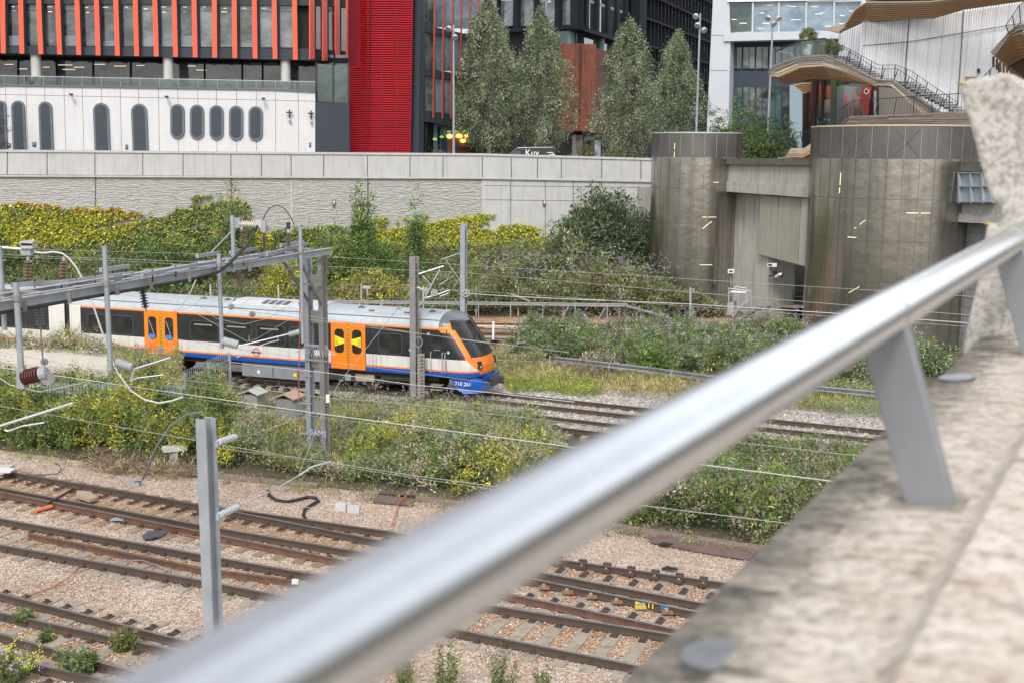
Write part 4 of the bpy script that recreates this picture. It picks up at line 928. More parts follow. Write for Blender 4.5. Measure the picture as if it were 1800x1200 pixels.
def bushtree(x, y0, y1, Y, wpx, n, label, pal, leaf=.16, cat_='tree', nm='garden_tree'):
    b = Yp(x, y1, Y); t = Yp(x, y0, Y); b.z = STZ; H = t.z - STZ; R = wpx/2/FPX*Y
    T = thing(nm, b, label, cat_)
    mb = MB()
    for k in range(7):
        a = k * .9; mb.tube([b, b + Vector((R*.25*math.cos(a), R*.25*math.sin(a), H*.4)), b + Vector((R*.7*math.cos(a), R*.5*math.sin(a), H*(.6+.05*k)))], [.09,.05,.02], barkd, 6)
    mb.build('trunk', T)
    C = dome((b.x, b.y, STZ + H*.12), R, R*.8, H*.86, n, .35, .45)
    leaf_mesh('crown', *cluster(C, .28, 26, leaf, pal, w=.4, up=-.1, squash=.6, jit=.3), leafm, T)
bushtree(1300, 186, 276, 90, 150, 620, 'spreading bright green tree in front of the grey building between the drums', [(.075,.12,.035),(.1,.15,.045),(.055,.09,.028)])
bushtree(1372, 220, 276, 90.5, 90, 280, 'low green tree at the foot of the street lamp by the timber stairs', [(.07,.115,.035),(.1,.14,.045)])
bushtree(1028, 246, 275, 97, 46, 120, 'small yellowing shrub in front of the rust coloured box', [(.13,.13,.05),(.19,.16,.07),(.1,.11,.05)], .12, 'shrub', 'garden_shrub')
bushtree(760, 262, 272, 95.5, 70, 130, 'low hedge of pale leaves behind the parapet beside the crimson tower', [(.15,.17,.08),(.2,.2,.1)], .1, 'hedge', 'hedge')
bushtree(895, 255, 272, 99, 60, 130, 'tangle of bare low twigs between the first two birches', [(.08,.06,.04),(.1,.085,.05)], .12, 'shrub', 'garden_shrub')
bushtree(1090, 258, 276, 97, 90, 150, 'low green shrub around the trunk of the third birch', [(.09,.13,.04),(.13,.15,.06)], .12, 'shrub', 'garden_shrub')
b = BA.p(-2, 160, 2.5)
bushtree(-14, 108, 180, 88, 40, 90, 'sliver of a dark leaved tree at the left edge before the white wall', [(.07,.055,.04),(.1,.07,.05)], .14)
# ------------------------------------------------------------------ railway tracks
def rail_mesh(name, pts, parent, m1=railtop, m2=railside, org=None):
    """flat bottom rail swept along pts (rail head height)"""
    sec = [(-.036,0),(.036,0),(.037,-.037),(.011,-.052),(.011,-.133),(.072,-.15),(.072,-.168),(-.072,-.168),(-.072,-.15),(-.011,-.133),(-.011,-.052),(-.037,-.037)]
    mb = MB(); rows = []
    for k, p in enumerate(pts):
        d = (pts[min(k+1, len(pts)-1)] - pts[max(k-1, 0)]).normalized(); X = d.cross(Vector((0,0,1))).normalized()
        rows.append([p + X*a + Vector((0,0,b)) for a, b in sec + sec[:1]])
    mb.grid(rows, lambda i, j: m1 if j == 0 else m2)
    mb.face(rows[0][:-1], m2); mb.face(rows[-1][:-1], m2)
    o = mb.build(name, parent); return o
def px_line(px, z=0.): return [Zp(x, y, z) for x, y in px]
def along(P, step, s0=0.):
    out = []; acc = -s0
    for a, b in zip(P, P[1:]):
        L = (b - a).length
        while acc <= L: out.append((a + (b - a) * (acc / L), (b - a).normalized())); acc += step
        acc -= L
    return out
def sleepers(T, P, length, m, step=.66, chairs=(-.72,.72), s0=0., mx=98, w=.26):
    pr = None
    for k, (p, d) in enumerate(along(P, step, s0)[:mx]):
        n = Vector((-d.y, d.x, 0)); c = Vector((p.x, p.y, -.172))
        if pr is None:
            mb = MB(); U = Vector((1,0,0)); V = Vector((0,1,0))
            mb.prism([Vector(q) for q in ((-w/2,-length/2,-.16),(w/2,-length/2,-.16),(w/2,length/2,-.16),(-w/2,length/2,-.16))], Vector((0,0,.16)), m)
            for q in chairs:
                mb.box((0,q,.012), .17, .36, .03, chairm); mb.box((0,q-.11,.045), .09, .06, .06, chairm); mb.box((0,q+.11,.045), .09, .06, .06, chairm)
            pr = mb.build('sleeper', T, bevel=0); me = pr.data; 
            for v in me.vertices: v.co += WPOS[T]
            o = pr
        else:
            o = pr.copy(); COL.objects.link(o); o.parent = T; WPOS[o] = WPOS[T]
        o.location = c - WPOS[T]; o.rotation_euler.z = math.atan2(d.y, d.x) + RNG.normal() * .008
DT = Vector((math.cos(math.radians(-19.5)), math.sin(math.radians(-19.5)), 0)); NT = Vector((DT.y, -DT.x, 0)); C0T = Vector((-1.67, 49.03, 0))
def TPt(s, w, z): return C0T + DT * s + NT * w + Vector((0, 0, z))
def off_line(P, o):
    out = []
    for k, p in enumerate(P):
        d = (P[min(k+1, len(P)-1)] - P[max(k-1, 0)]).normalized(); out.append(p + Vector((d.y, -d.x, 0)) * o)
    return out
cT = [C0T - DT * s for s in (62, 40, 20, 0)] + [C0T + DT * 1.5] + [Zp(1120,715) + Vector((-.28,-.66,0)), Zp(1323,733) + Vector((-.28,-.66,0)), Zp(1537,754) + Vector((-.28,-.66,0)), Zp(1800,780)]
def track(cen, label, m=sleeperm, g=.7525, s0=0., rm=railside):
    T = thing('railway_track', (cen[len(cen)//2].x, cen[len(cen)//2].y, -.2), label, 'railway track')
    rail_mesh('rail', off_line(cen, g), T, m2=rm); rail_mesh('rail', off_line(cen, -g), T, m2=rm); sleepers(T, cen[max(0, 0):], 2.5, m, s0=s0); return T
track(cT[1:], 'rusty brown railway track that the orange and blue train stands on')
cT2 = off_line(cT[3:], 3.3)
track(cT2, 'railway track half hidden by weeds, next nearer than the one under the train')
def strip(px, m, z=-.203):
    P = gpoly(px, z); mb = MB(); mb.face([(p.x, p.y, z) for p in P], m); tag(mb.build('ballast_bed'), kind='structure')
# foreground point work
A1 = px_line([(-160,799),(0,825),(348,885),(660,929),(964,979),(1269,1022),(1420,1043)]); A1.append(A1[-1] + (A1[-1]-A1[-3]).normalized()*22)
A2b = px_line([(-160,834),(0,863),(350,932),(577,978),(872,1037),(1193,1105),(1330,1134)]); A2b.append(A2b[-1] + (A2b[-1]-A2b[-3]).normalized()*22)
A1b = px_line([(140,848),(387,893),(660,947),(921,999),(1239,1059),(1340,1078)])
A2 = px_line([(-160,830),(0,856),(350,921),(593,962),(921,1013),(1226,1074),(1330,1095)])
B1 = px_line([(-160,884),(0,910),(352,973),(842,1059),(1184,1114),(1320,1136)]); B1.append(B1[-1] + (B1[-1]-B1[-3]).normalized()*22)
B2 = px_line([(-160,927),(0,956),(352,1018),(780,1100),(1126,1169),(1300,1204)]); B2.append(B2[-1] + (B2[-1]-B2[-3]).normalized()*22)
B1b = px_line([(50,935),(352,995),(520,1018)])
Cr = [px_line(q) for q in ([(-160,1004),(0,1041),(283,1114),(470,1160),(700,1215)],[(-160,1040),(0,1075),(267,1132),(420,1165),(600,1203)],[(-160,1070),(0,1112),(183,1164),(330,1204)],[(-160,1110),(0,1151),(100,1174),(260,1210)])]
def mid(P, Q, n=14):
    def at(P, t):
        L = [0]; 
        for a, b in zip(P, P[1:]): L.append(L[-1] + (b-a).length)
        s = t*L[-1]
        for i in range(len(P)-1):
            if s <= L[i+1] + 1e-6: return P[i] + (P[i+1]-P[i]) * ((s-L[i])/(L[i+1]-L[i]))
        return P[-1]
    return [(at(P, k/n) + at(Q, k/n)) / 2 for k in range(n+1)]
T = thing('railway_track', Zp(400,900), 'pair of point rails with a rusted check rail beyond the spare rail, on stained bearers', 'railway track')
for P, m in ((A1, railside),(A2b, railrust),(A1b, railside),(A2, railside)): rail_mesh('rail', P, T, m2=m)
mA = mid(A1, A2b); i6 = 6
sleepers(T, mA[:7], 3.1, sleepero, .62, (-.95,.95,.55), w=.28); sleepers(T, mA[6:], 3.3, sleeperm, .66, (-1.0,1.0), w=.28)
T = thing('railway_track', Zp(400,1000), 'straight railway track on pale concrete sleepers with a loose rail lying inside it', 'railway track')
rail_mesh('rail', B1, T); rail_mesh('rail', B2, T); sleepers(T, mid(B1, B2, 20), 2.5, sleeperm, .66, (-.76,.76), w=.29)
o = rail_mesh('spare_rail', [p + Vector((0,0,-.02)) for p in B1b], None, m1=railrust, m2=railrust); tag(o, 'loose rusted spare rail lying between the running rails, its near end painted white', 'rail')
mb = MB(); p = Zp(519,1018); mb.box(p + Vector((0,0,-.05)), .16, .1, .1, whitem); e = mb.build('painted_end', o)
T = thing('railway_track', Zp(100,1130), 'diverging crossing rails in the bottom left corner beside the yellow flowers', 'railway track')
for P in Cr: rail_mesh('rail', P, T)
sleepers(T, mid(Cr[0], [Cr[3][0], Cr[3][1], Cr[3][2], Cr[3][3], Cr[3][3] + (Cr[3][3]-Cr[3][2])*.9]), 4.0, sleeperm, .66, (-1.5,-.45,.5,1.5), w=.28)
strip([(-160,806),(0,832),(348,892),(660,937),(964,985),(1269,1027),(1340,1125),(1193,1098),(872,1030),(577,972),(350,926),(0,857),(-160,828)], bal_brown)
strip([(-160,890),(0,916),(352,979),(842,1065),(1184,1120),(1290,1196),(1126,1164),(780,1095),(352,1012),(0,951),(-160,922)], bal_brown)
strip([(-160,1010),(0,1047),(283,1120),(600,1196),(260,1206),(100,1170),(0,1147),(-160,1106)], bal_brown)
# far tracks with pale conductor rails
for Y_, lab in ((66.0, 'nearer of the two far rusty tracks beyond the buddleia'), (69.8, 'farthest rusty track below the cable tray on posts')):
    cen = [Vector((x, Y_ + (.0 if x > -20 else -.12*(x+20)), -.02)) for x in range(-44, 46, 6)]
    T = thing('railway_track', (0, Y_, -.2), lab, 'railway track')
    for o_ in (-.75, .75): rail_mesh('rail', off_line(cen, o_), T, m1=railrust, m2=railrust)
    sleepers(T, cen[5:], 2.5, sleepero, .9, (-.75,.75))
mb = MB(); mb.tube([Zp(820,573,.15), Zp(1420,585,.15)], .09, M('pale_conductor_rail', (.5,.36,.27), .7), 6); tag(mb.build('conductor_rail'), 'pinkish conductor rail beyond the front of the train', 'rail')
F = thing('low_fence', Zp(900,583,0), 'low white rail barrier right of the train nose', 'fence')
mb = MB(); mb.beam(Zp(852,575,.4), Zp(912,577,.4), .05, .12, alu); mb.beam(Zp(852,592,.1), Zp(912,593,.1), .05, .1, alu); mb.build('bar', F)
mb = MB(); mb.beam(Zp(867,596,0), Zp(867,596,0)+Vector((0,0,1.0)), .12, .1, whitem); mb.build('post', F)
# ------------------------------------------------------------------ the train
ty = dict(blue=M('train_blue', (.008,.085,.40), .3, coat=.4, var=(.012,.08,.34), vs=1.5), org=M('train_orange', (.85,.225,.012), .33, coat=.4, var=(.78,.18,.015), vs=1.2), wht=M('train_white', (.62,.60,.57), .35, coat=.3, var=(.55,.53,.5), vs=1.3, streak=(.36,.32,.27), samt=.5, sscale=2),
    blk=M('train_black', (.018,.02,.024), .28, coat=.5, var=(.026,.027,.03), vs=1.5), roof=M('train_roof_grey', (.42,.46,.49), .45, .1, var=(.34,.375,.4), vs=.9, streak=(.3,.32,.33), samt=.5), glass=M('train_window_glass', (.01,.012,.014), .05, var=(.04,.04,.037), vs=1.6, vamt=.6),
    under=M('underframe_black', (.02,.018,.016), .8, var=(.045,.035,.028), vs=3), grey=M('underframe_grey_box', (.26,.28,.29), .5, var=(.2,.21,.215), vs=2, streak=(.16,.13,.1), samt=.4), roofd=M('cab_roof_grey', (.10,.11,.125), .4, coat=.3))
TR = thing('train', TPt(-9, 0, 0), 'white and black electric train with orange doors and blue skirt, orange nose to the right', 'train')
prof = [(1.30,.93),(1.375,1.0),(1.38,1.19),(1.38,1.26),(1.38,1.74),(1.375,2.3),(1.355,2.97),(1.35,3.05),(1.29,3.22),(1.12,3.41),(.85,3.53),(.45,3.61),(0,3.64)]
full = prof + [(-w, z) for w, z in prof[::-1][1:]]
def seg_m(i, n=len(prof)):
    i = i if i < n - 1 else 2*n - 3 - i
    return ('blue','blue','org','wht','blk','blk','org','roof','roof','roof','roof','roof')[i]
def carbody(name, s0, s1, parent, fn=seg_m):
    mb = MB(); ss = np.linspace(s0, s1, 3); mb.grid([[TPt(s, w, z) for w, z in full] for s in ss], lambda i, j: ty[fn(j)])
    mb.face([TPt(s0, w, z) for w, z in full], ty['blk']); mb.face([TPt(s1, w, z) for w, z in full], ty['blk']); return mb.build(name, parent, smooth=True, angle=25)
body = carbody('carriage_body', -19.85, -1.1, TR); carbody('carriage_end', -20.5, -19.85, TR, lambda i: 'wht' if 2 < (i if i < 12 else 23-i) < 7 else seg_m(i))
mb = MB(); mb.grid([[TPt(s, w*.93, z*(.97) + .05) for w, z in full] for s in (-20.85,-20.7,-20.6,-20.5)], lambda i, j: ty['blk']); mb.build('gangway', TR)
carbody('carriage_end', -21.75, -20.8, TR, lambda i: 'wht' if 2 < (i if i < 12 else 23-i) < 7 else seg_m(i)); carbody('carriage_body', -41, -21.75, TR)
def SR(a, b, z0, z1, o, m, mb, r=0):
    """rectangle on the near body side, o proud; r = corner radius"""
    if r:
        P = []
        for cs, cz, t0 in ((b-r, z1-r, 0),(a+r, z1-r, 1),(a+r, z0+r, 2),(b-r, z0+r, 3)):
            for k in range(5): t = (t0 + k/4)*math.pi/2; P.append((cs + r*math.cos(t), cz + r*math.sin(t)))
    else: P = [(a,z0),(b,z0),(b,z1),(a,z1)]
    mb.prism([TPt(s, 1.385 + o - max(0, z-1.74)*.02, z) for s, z in P], -NT*.05, m)
wf = M('window_frame_grey', (.055,.058,.062), .4)
for a, b in ((-3.9,-2.83),(-10.06,-8.62),(-8.33,-7.1),(-11.83,-10.33),(-13.6,-12.12),(-19.4,-18.3),(-18.0,-16.85),(-25.,-23.6),(-27,-25.6)):
    mb = MB(); SR(a-.04, b+.04, 1.79, 2.71, .006, wf, mb, .16); w = mb.build('window', TR)
    mb = MB(); SR(a, b, 1.83, 2.67, .012, ty['glass'], mb, .14); mb.build('pane', w)
    if b - a > 1.3:
        mb = MB(); SR(a+.2, b-.3, 2.5, 2.56, .014, M('painted_light_glow', (.25,.26,.24), .5), mb); mb.build('painted_light_strip', w)  # pale strip on the pane, lamp glow painted as plain colour
yel = M('yellow_vinyl', (.8,.62,.02), .5)
for a, b, bow in ((-6.25,-4.56,1), (-16.15,-14.32,0)):
    c = (a + b)/2
    for s0, s1, sg in ((a, c-.02, -1), (c+.02, b, 1)):
        mb = MB(); SR(s0, s1, 1.0, 3.04, .03, ty['org'], mb); d = mb.build('door', TR)
        m0 = (s0+s1)/2; mb = MB(); SR(m0-.23, m0+.23, 1.7, 2.76, .036, ty['glass'], mb, .17); w = mb.build('door_window', d)
        if bow:
            mb = MB(); t = -sg; P = [(m0 - sg*.0 + sg*.21, 2.46),(m0 + sg*.21, 1.98),(m0 - sg*.26, 2.14),(m0 - sg*.26, 2.32)]
            mb.prism([TPt(s, 1.385+.044 - .01, z) for s, z in P], NT*.006, yel)
            for q in range(4): 
                zz = 2.08 + q*.085; mb.prism([TPt(s, 1.385+.044, z) for s, z in ((m0 + sg*.19, zz),(m0 + sg*(.02+.02*q), zz+.0),(m0 + sg*(.02+.02*q), zz+.02),(m0 + sg*.19, zz+.02))], NT*.003, blackm)
            mb.build('bow_sticker', d)
        else:
            mb = MB(); SR(m0-.2, m0+.15, 1.73, 1.93, .04, M('blue_window_sticker', (.05,.18,.6), .5), mb, .06); mb.beam(TPt(m0-.15, 1.43, 2.6), TPt(m0+.1, 1.43, 1.95), .02, .03, galv); mb.build('sticker', d)
    mb = MB()
    for k in range(24): SR(c-.055, c+.055, 1.25 + k*.066, 1.283 + k*.066, .038, blackm if k % 1 == 0 else yel, mb)
    SR(c-.035, c+.035, 1.2, 2.86, .034, yel, mb); mb.build('door_seal', TR)
    mb = MB(); SR(a-.03, b+.03, .98, 1.0, .04, ty['blk'], mb); SR(a-.02, a, 1.0, 3.04, .02, ty['blk'], mb); SR(b, b+.02, 1.0, 3.04, .02, ty['blk'], mb); mb.build('door_frame', TR)
# roundel
mb = MB(); cs, cz = -10.1, 1.44
for k in range(20):
    t0, t1 = 2*math.pi*k/20, 2*math.pi*(k+1)/20
    mb.prism([TPt(cs + r*math.cos(t), 1.392, cz + r*math.sin(t)) for r, t in ((.2,t0),(.2,t1),(.13,t1),(.13,t0))], NT*.006, ty['org'])
mb.prism([TPt(cs + a, 1.398, cz + b) for a, b in ((-.25,-.04),(.25,-.04),(.25,.04),(-.25,.04))], NT*.008, ty['blue']); mb.build('roundel', TR)
# cab side: door, rails, small panels
mb = MB()
for s, z0, z1 in ((-2.2,.95,3.0),(-1.62,.95,3.0),(-.72,.95,3.0),(-3.75-.3,.95,2.9),(-4.2,1.0,2.9)): SR(s-.012, s+.012, z0, z1, .004, blackm if s > -3 else wf, mb)
split_build(mb, 'panel_gap', TR)
for s in (-1.42, -.88, -.75):
    mb = MB(); mb.tube([TPt(s, 1.38, 1.12), TPt(s, 1.45, 1.15), TPt(s, 1.45, 1.98), TPt(s, 1.38, 2.02)], .022, alu, 6); mb.build('grab_rail', TR)
mb = MB(); SR(-1.42,-.9,1.98,2.75,.004, ty['glass'], mb, .06); SR(-1.3,-1.0,2.1,2.12,.012, alu, mb); mb.build('cab_door_window', TR)
for s, z in ((-2.42,1.98),(-1.55,2.72),(-.62,1.98)):
    mb = MB(); SR(s-.05, s+.05, z, z+.11, .01, greyp, mb); mb.build('side_marker', TR)
# nose: lofted rows with plan rounding
sfz = ([.3,.6,.9,1.2,1.48,1.9,2.6,3.29,3.5,3.64], [.42,.58,.72,.8,.8,.66,.2,-.3,-.66,-1.1])
zs = sorted(set(list(np.round(np.linspace(.93,3.64,70),3)) + [1.0,1.19,1.26,1.74,1.95,2.97,3.05,3.36]))
PW = [p[0] for p in prof]; PZ = [p[1] for p in prof]
NC = 60; rows = []; meta = []
for z in zs:
    W = float(np.interp(z, PZ, PW)); sf = float(np.interp(z, *sfz)); s0 = sf - 1.0
    s0 = max(s0, -1.1 + .0); row = []; mt = []
    for side in (1, -1):
        cols = [(-1.1, W, 'side', 0)] + [(-1.1 + (s0+1.1)*k/3, W, 'side', 0) for k in (1,2)]
        for k in range(NC + 1):
            t = k/NC*math.pi/2; cols.append((s0 + (sf-s0)*math.sin(t)**.9, W*math.cos(t)**.8 if k < NC else 0., 'nose', k/NC*90))
        if side < 0: cols = cols[::-1][1:]
        row += [TPt(s, side*w, z) for s, w, _, _ in cols]; mt += [(tp, ph, w, s) for s, w, tp, ph in cols]
    rows.append(row); meta.append(mt)
def nose_m(i, j):
    z = (zs[i] + zs[i+1])/2; a, b = meta[i][j], meta[i][min(j+1, len(meta[i])-1)]; tp = 'nose' if (a[0] == 'nose' and b[0] == 'nose') else 'side'
    ph = (a[1] + b[1])/2; w = (a[2] + b[2])/2; s = (a[3] + b[3])/2
    if z < 1.19: return ty['blue'] if (ph < 55 or z < 1.08) else ty['org']
    if z < 1.26: return ty['org']
    if tp == 'side': 
        if z < 1.74: return ty['wht']
        if z < 2.97: return ty['blk']
        return ty['org'] if z < 3.05 else ty['roofd'] if z > 3.1 and s > -1.1 else ty['roofd']
    if z > 3.36: return ty['roofd'] if w > .0 else ty['roofd']
    if z < 1.74: return ty['wht'] if ph < np.interp(z, [1.26,1.5,1.74], [54,34,23]) else ty['org']
    lim = 23 - (z - 1.74)*1.5
    if z < 1.84: return ty['blk'] if ph < lim else ty['org']
    if ph < lim: return ty['blk'] if z < 2.85 else (ty['org'] if z < 3.1 else ty['roofd'])
    if ph < 37 + (z > 2.97)*(-6): return ty['org'] if z < 3.24 else ty['roofd']
    return ty['glass']
mb = MB(); mb.grid(rows, lambda i, j: nose_m(i, j)); nose = mb.build('cab_nose', TR, smooth=True, angle=50)
for sg in (1, -1):
    mb = MB(); mb.prism([TPt(.50, sg*.95, 1.33), TPt(.60, sg*.80, 1.33), TPt(.56, sg*.78, 1.66), TPt(.44, sg*.93, 1.66)], DT*.14 + NT*sg*.05, blackm)
    h_ = mb.build('headlight', TR)
    mb = MB(); mb.prism([TPt(.64, sg*.92, 1.4), TPt(.68, sg*.86, 1.4), TPt(.65, sg*.85, 1.56), TPt(.6, sg*.9, 1.56)], DT*.03 + NT*sg*.02, M('lamp_lens', (.5,.5,.47), .2)); mb.build('lens', h_)
mb = MB(); mb.tube([TPt(.75,-.4,1.95), TPt(.56,.0,2.25), TPt(.4,.3,2.5)], .018, blackm); mb.build('wiper', TR)
mb = MB(); mb.tube([TPt(.7,0,.75), TPt(1.2,0,.75)], .13, ty['under'], 10); mb.box(TPt(1.25,0,.75), .3, .34, .26, ty['under']); mb.box(TPt(1.1,.45,.7), .3, .16, .16, ty['under']); mb.build('coupler', TR)
mb = MB(); bl = [(-.7,.93),(.8,.93),(.8,.7),(.76,.42),(.66,.3),(.0,.26),(-.3,.5)]
mb.prism([TPt(s, 1.22 if s < .6 else 1.02, z) for s, z in bl], -NT*.08, ty['blue']); mb.prism([TPt(s, -1.22 if s < .6 else -1.02, z) for s, z in bl], NT*.08, ty['blue'])
mb.prism([TPt(.8,-1.02,.93), TPt(.8,1.02,.93), TPt(.74,1.0,.3), TPt(.74,-1.0,.3)], -DT*.08, ty['blue']); mb.build('front_skirt', TR)
text_obj('710 261', 'fleet_number', TR, TPt(-.38, 1.24, .62), DT, Vector((0,0,1)), .23, whitem)
# roof equipment
ra = ty['roof']; rv = M('roof_vent_dark', (.1,.105,.11), .6)
def RS(s0, s1, w0, w1, o, m, mb, th=.05):
    f = lambda w: float(np.interp(abs(w), PW[::-1], PZ[::-1])); K = 4
    P0 = [TPt(s0, w0 + (w1-w0)*k/K, f(w0 + (w1-w0)*k/K) + o) for k in range(K+1)]; P1 = [TPt(s1, w0 + (w1-w0)*k/K, f(w0 + (w1-w0)*k/K) + o) for k in range(K+1)]
    mb.grid([P0, P1], lambda i, j: m); mb.grid([[p - Vector((0,0,th)) for p in P0], P0], lambda i, j: m); mb.grid([[p - Vector((0,0,th)) for p in P1], P1], lambda i, j: m)
    mb.face([P0[0], P1[0], P1[0]-Vector((0,0,th)), P0[0]-Vector((0,0,th))], m); mb.face([P0[-1], P1[-1], P1[-1]-Vector((0,0,th)), P0[-1]-Vector((0,0,th))], m)
pale = M('roof_pod_white', (.5,.52,.53), .5, var=(.42,.43,.44), vs=1.5)
mb = MB(); RS(-11.6,-6.9,-1.0,1.05,.07,pale,mb,.1)
for k in range(4): RS(-10.1+k*.36,-9.86+k*.36,.35,.85,.085,rv,mb,.01)
RS(-8.3,-7.75,.35,.7,.085,rv,mb,.01); RS(-8.9,-8.75,.5,.7,.085,rv,mb,.01)
for s in (-11.,-9.3,-8.6,-7.4): RS(s,s+.02,-1.,1.05,.074,rv,mb,.01)
mb.build('roof_pod', TR)
mb = MB(); RS(-4.9,-2.6,.2,1.0,.05,ra,mb,.06)
for s in (-4.6,-2.9): RS(s,s+.25,.86,.95,.08,rv,mb,.03)
mb.build('roof_hatch', TR)
for s in (-18.5,-13.6,-12.3,-5.35,-3.5,-1.9):
    mb = MB(); p = TPt(s, .45, 3.6); mb.face([p, p+DT*.3, p+DT*.2+Vector((0,0,.1)), p+DT*.1+Vector((0,0,.1))], rv); mb.box(p + DT*.15, .28, .16, .1, rv, (DT, NT, Vector((0,0,1)))); mb.build('roof_vent', TR)
mb = MB(); RS(-19.8,-1.1,1.16,1.19,.012,rv,mb,.01); mb.build('roof_gutter', TR)
# underframe
ax = (DT, -NT, Vector((0,0,1)))
mb = MB(); mb.box(TPt(-10.5,0,.84), 18.6, 2.3, .2, ty['under'], ax); mb.box(TPt(-31,0,.84), 18.6, 2.3, .2, ty['under'], ax); mb.build('underframe', TR)
mb = MB(); mb.box(TPt(-8.95,.85,.58), 4.05, .75, .62, ty['grey'], ax)
for s in (-9.35,-8.05): mb.box(TPt(s,1.232,.55), .025, .02, .5, ty['under'], ax)
mb.box(TPt(-10.1,1.235,.5), .14, .02, .14, whitem, ax); mb.box(TPt(-8.2,1.235,.5), .16, .02, .14, yel, ax); mb.build('equipment_case', TR)
mb = MB(); mb.box(TPt(-6.2,.9,.6), .9, .5, .35, ty['under'], ax); mb.box(TPt(-4.7,1.0,.62), .9, .4, .3, M('tan_equipment_box', (.33,.27,.2), .7), ax); mb.box(TPt(-5.55,1.0,.58), .3, .4, .3, ty['grey'], ax); mb.box(TPt(-2.9,.95,.7), 2.0, .6, .14, ty['under'], ax); mb.box(TPt(-5.9,1.0,.5), .25, .3, .25, ty['grey'], ax); mb.build('equipment_box', TR)
for c in (-3.2, -16.6, -24.):
    mb = MB(); mb.box(TPt(c,1.02,.52), 2.9, .16, .2, ty['under'], ax); mb.box(TPt(c,-1.02,.52), 2.9, .16, .2, ty['under'], ax); mb.box(TPt(c,0,.5), .5, 2.0, .24, ty['under'], ax)
    mb.lathe(TPt(c,1.0,.62), (0,0,1), [(0,.16),(.2,.16)], ty['under']); bg = mb.build('bogie', TR)
    for q in (-1.3, 1.3):
        for sd in (1, -1):
            mb = MB(); mb.lathe(TPt(c+q, sd*.76, .41), NT*sd, [(-.06,.44),(0,.44),(.02,.4),(.09,.39),(.1,.36),(.05,.33),(.05,.12),(.16,.1)], M('wheel_steel', (.1,.09,.08), .6, .4), 24); mb.build('wheel', bg, smooth=True)
mb = MB()
for z in (.35,.55): mb.box(TPt(-1.25,1.15,z), .55, .3, .04, M('cab_step', (.25,.2,.14), .7), ax)
mb.box(TPt(-1.25,1.0,.5), .06, .06, .7, ty['under'], ax); mb.build('cab_step', TR)
# ------------------------------------------------------------------ electrification gantry
def insul(mb, a, b, r, n, m, core=.4):
    a, b = Vector(a), Vector(b); L = (b-a).length; P = [(0, r*core)]
    for k in range(n): t = L*(k+.15)/n; P += [(t, r*core),(t+L/n*.2, r),(t+L/n*.45, r*.95),(t+L/n*.6, r*core)]
    P.append((L, r*core)); mb.lathe(a, b - a, P, m, 14)
GB = Zp(573,820,-.1); GZ = 7.1
gA = Yp(575,447,GB.y); gA.z = GZ; gB = Zp(0,547,GZ); gd = (gB - gA).normalized(); gs = Vector((-gd.y, gd.x, 0))
if gs.x > 0: gs = -gs  # towards the left / along the tracks
def beamP(px, off=0., z=GZ):
    """point of the gantry line seen at column px"""
    n = Vector((-gd.y, gd.x, 0)); d = ray(px, 500); q = gA + gs*off - EYE; t = q.dot(n)/d.dot(n); p = EYE + d*t; p.z = z; return p
G = thing('overhead_gantry', GB, 'galvanised steel portal gantry carrying insulators over the tracks on the left', 'gantry')
end = gA + gd * ((gB-gA).length + 5)
for off in (0., .95):
    mb = MB(); a = gA + gs*off - gd*.25 + Vector((0,0,.14)); mb.ibeam(a + Vector((0,0,-.03)), end + gs*off + Vector((0,0,.11)), .15, .2, .022, M('pale_galvanised_steel', (.42,.45,.48), .55, .1, var=(.33,.355,.38), vs=2.5, streak=(.25,.22,.19), samt=.4)); mb.build('main_beam', G)
mb = MB()
for k in range(0, 26): 
    p = gA + gd*(.4 + k*.62); mb.beam(p + Vector((0,0,.05 + .2*(k % 2))), p + gs*.95 + Vector((0,0,.05 + .2*(k % 2))), .08, .05, galvd)
split_build(mb, 'cross_member', G)
for px0, px1, o0, o1, zz in ((250,388,-.25,.2,.36),(20,120,.9,.2,.4),(120,235,.2,.0,.4),(470,540,0,.9,.35),(400,470,-.1,.1,.36),(178,228,.9,.9,.45),(348,385,.95,.95,.45),(407,452,.95,.95,.42),(495,535,.9,.9,.42)):
    mb = MB(); mb.beam(beamP(px0, o0, GZ+zz-.04), beamP(px1, o1, GZ+zz-.04), .09, .1, galv)
    for t in (.12,.4,.88): q = beamP(px0, o0, GZ+zz-.04).lerp(beamP(px1, o1, GZ+zz-.04), t); mb.tube([q + Vector((0,0,-.22)), q + Vector((0,0,.09))], .018, blackm, 5)
    mb.build('bearer', G)
for o_, z_ in ((-.16,.28),(-.02,.36)):
    mb = MB(); mb.tube([beamP(0, o_, GZ+z_), beamP(200, o_, GZ+z_)], .018, alu, 6); mb.tube([beamP(215, o_, GZ+z_), beamP(333, o_, GZ+z_)], .018, alu, 6); mb.tube([beamP(350, o_, GZ+z_), beamP(455, o_, GZ+z_)], .018, alu, 6); mb.build('operating_rod', G)
mb = MB(); c1 = [(-20,551),(0,547),(60,537),(150,516),(215,504),(333,487),(385,478),(405,462),(430,436),(447,408),(453,397)]
mb.tube([beamP(x, -.1, GZ - .02 if x < 380 else 0) if x < 380 else Yp(x, y, beamP(min(x, 440), -.3).y) for x, y in c1], .04, cblack, 8); mb.build('feeder_cable', G)
mb = MB()
for x in (40,120,205,265,333,395,440): p = beamP(x, -.14, GZ+.05); mb.box(p, .09, .08, .24, galvd)
split_build(mb, 'clamp', G)
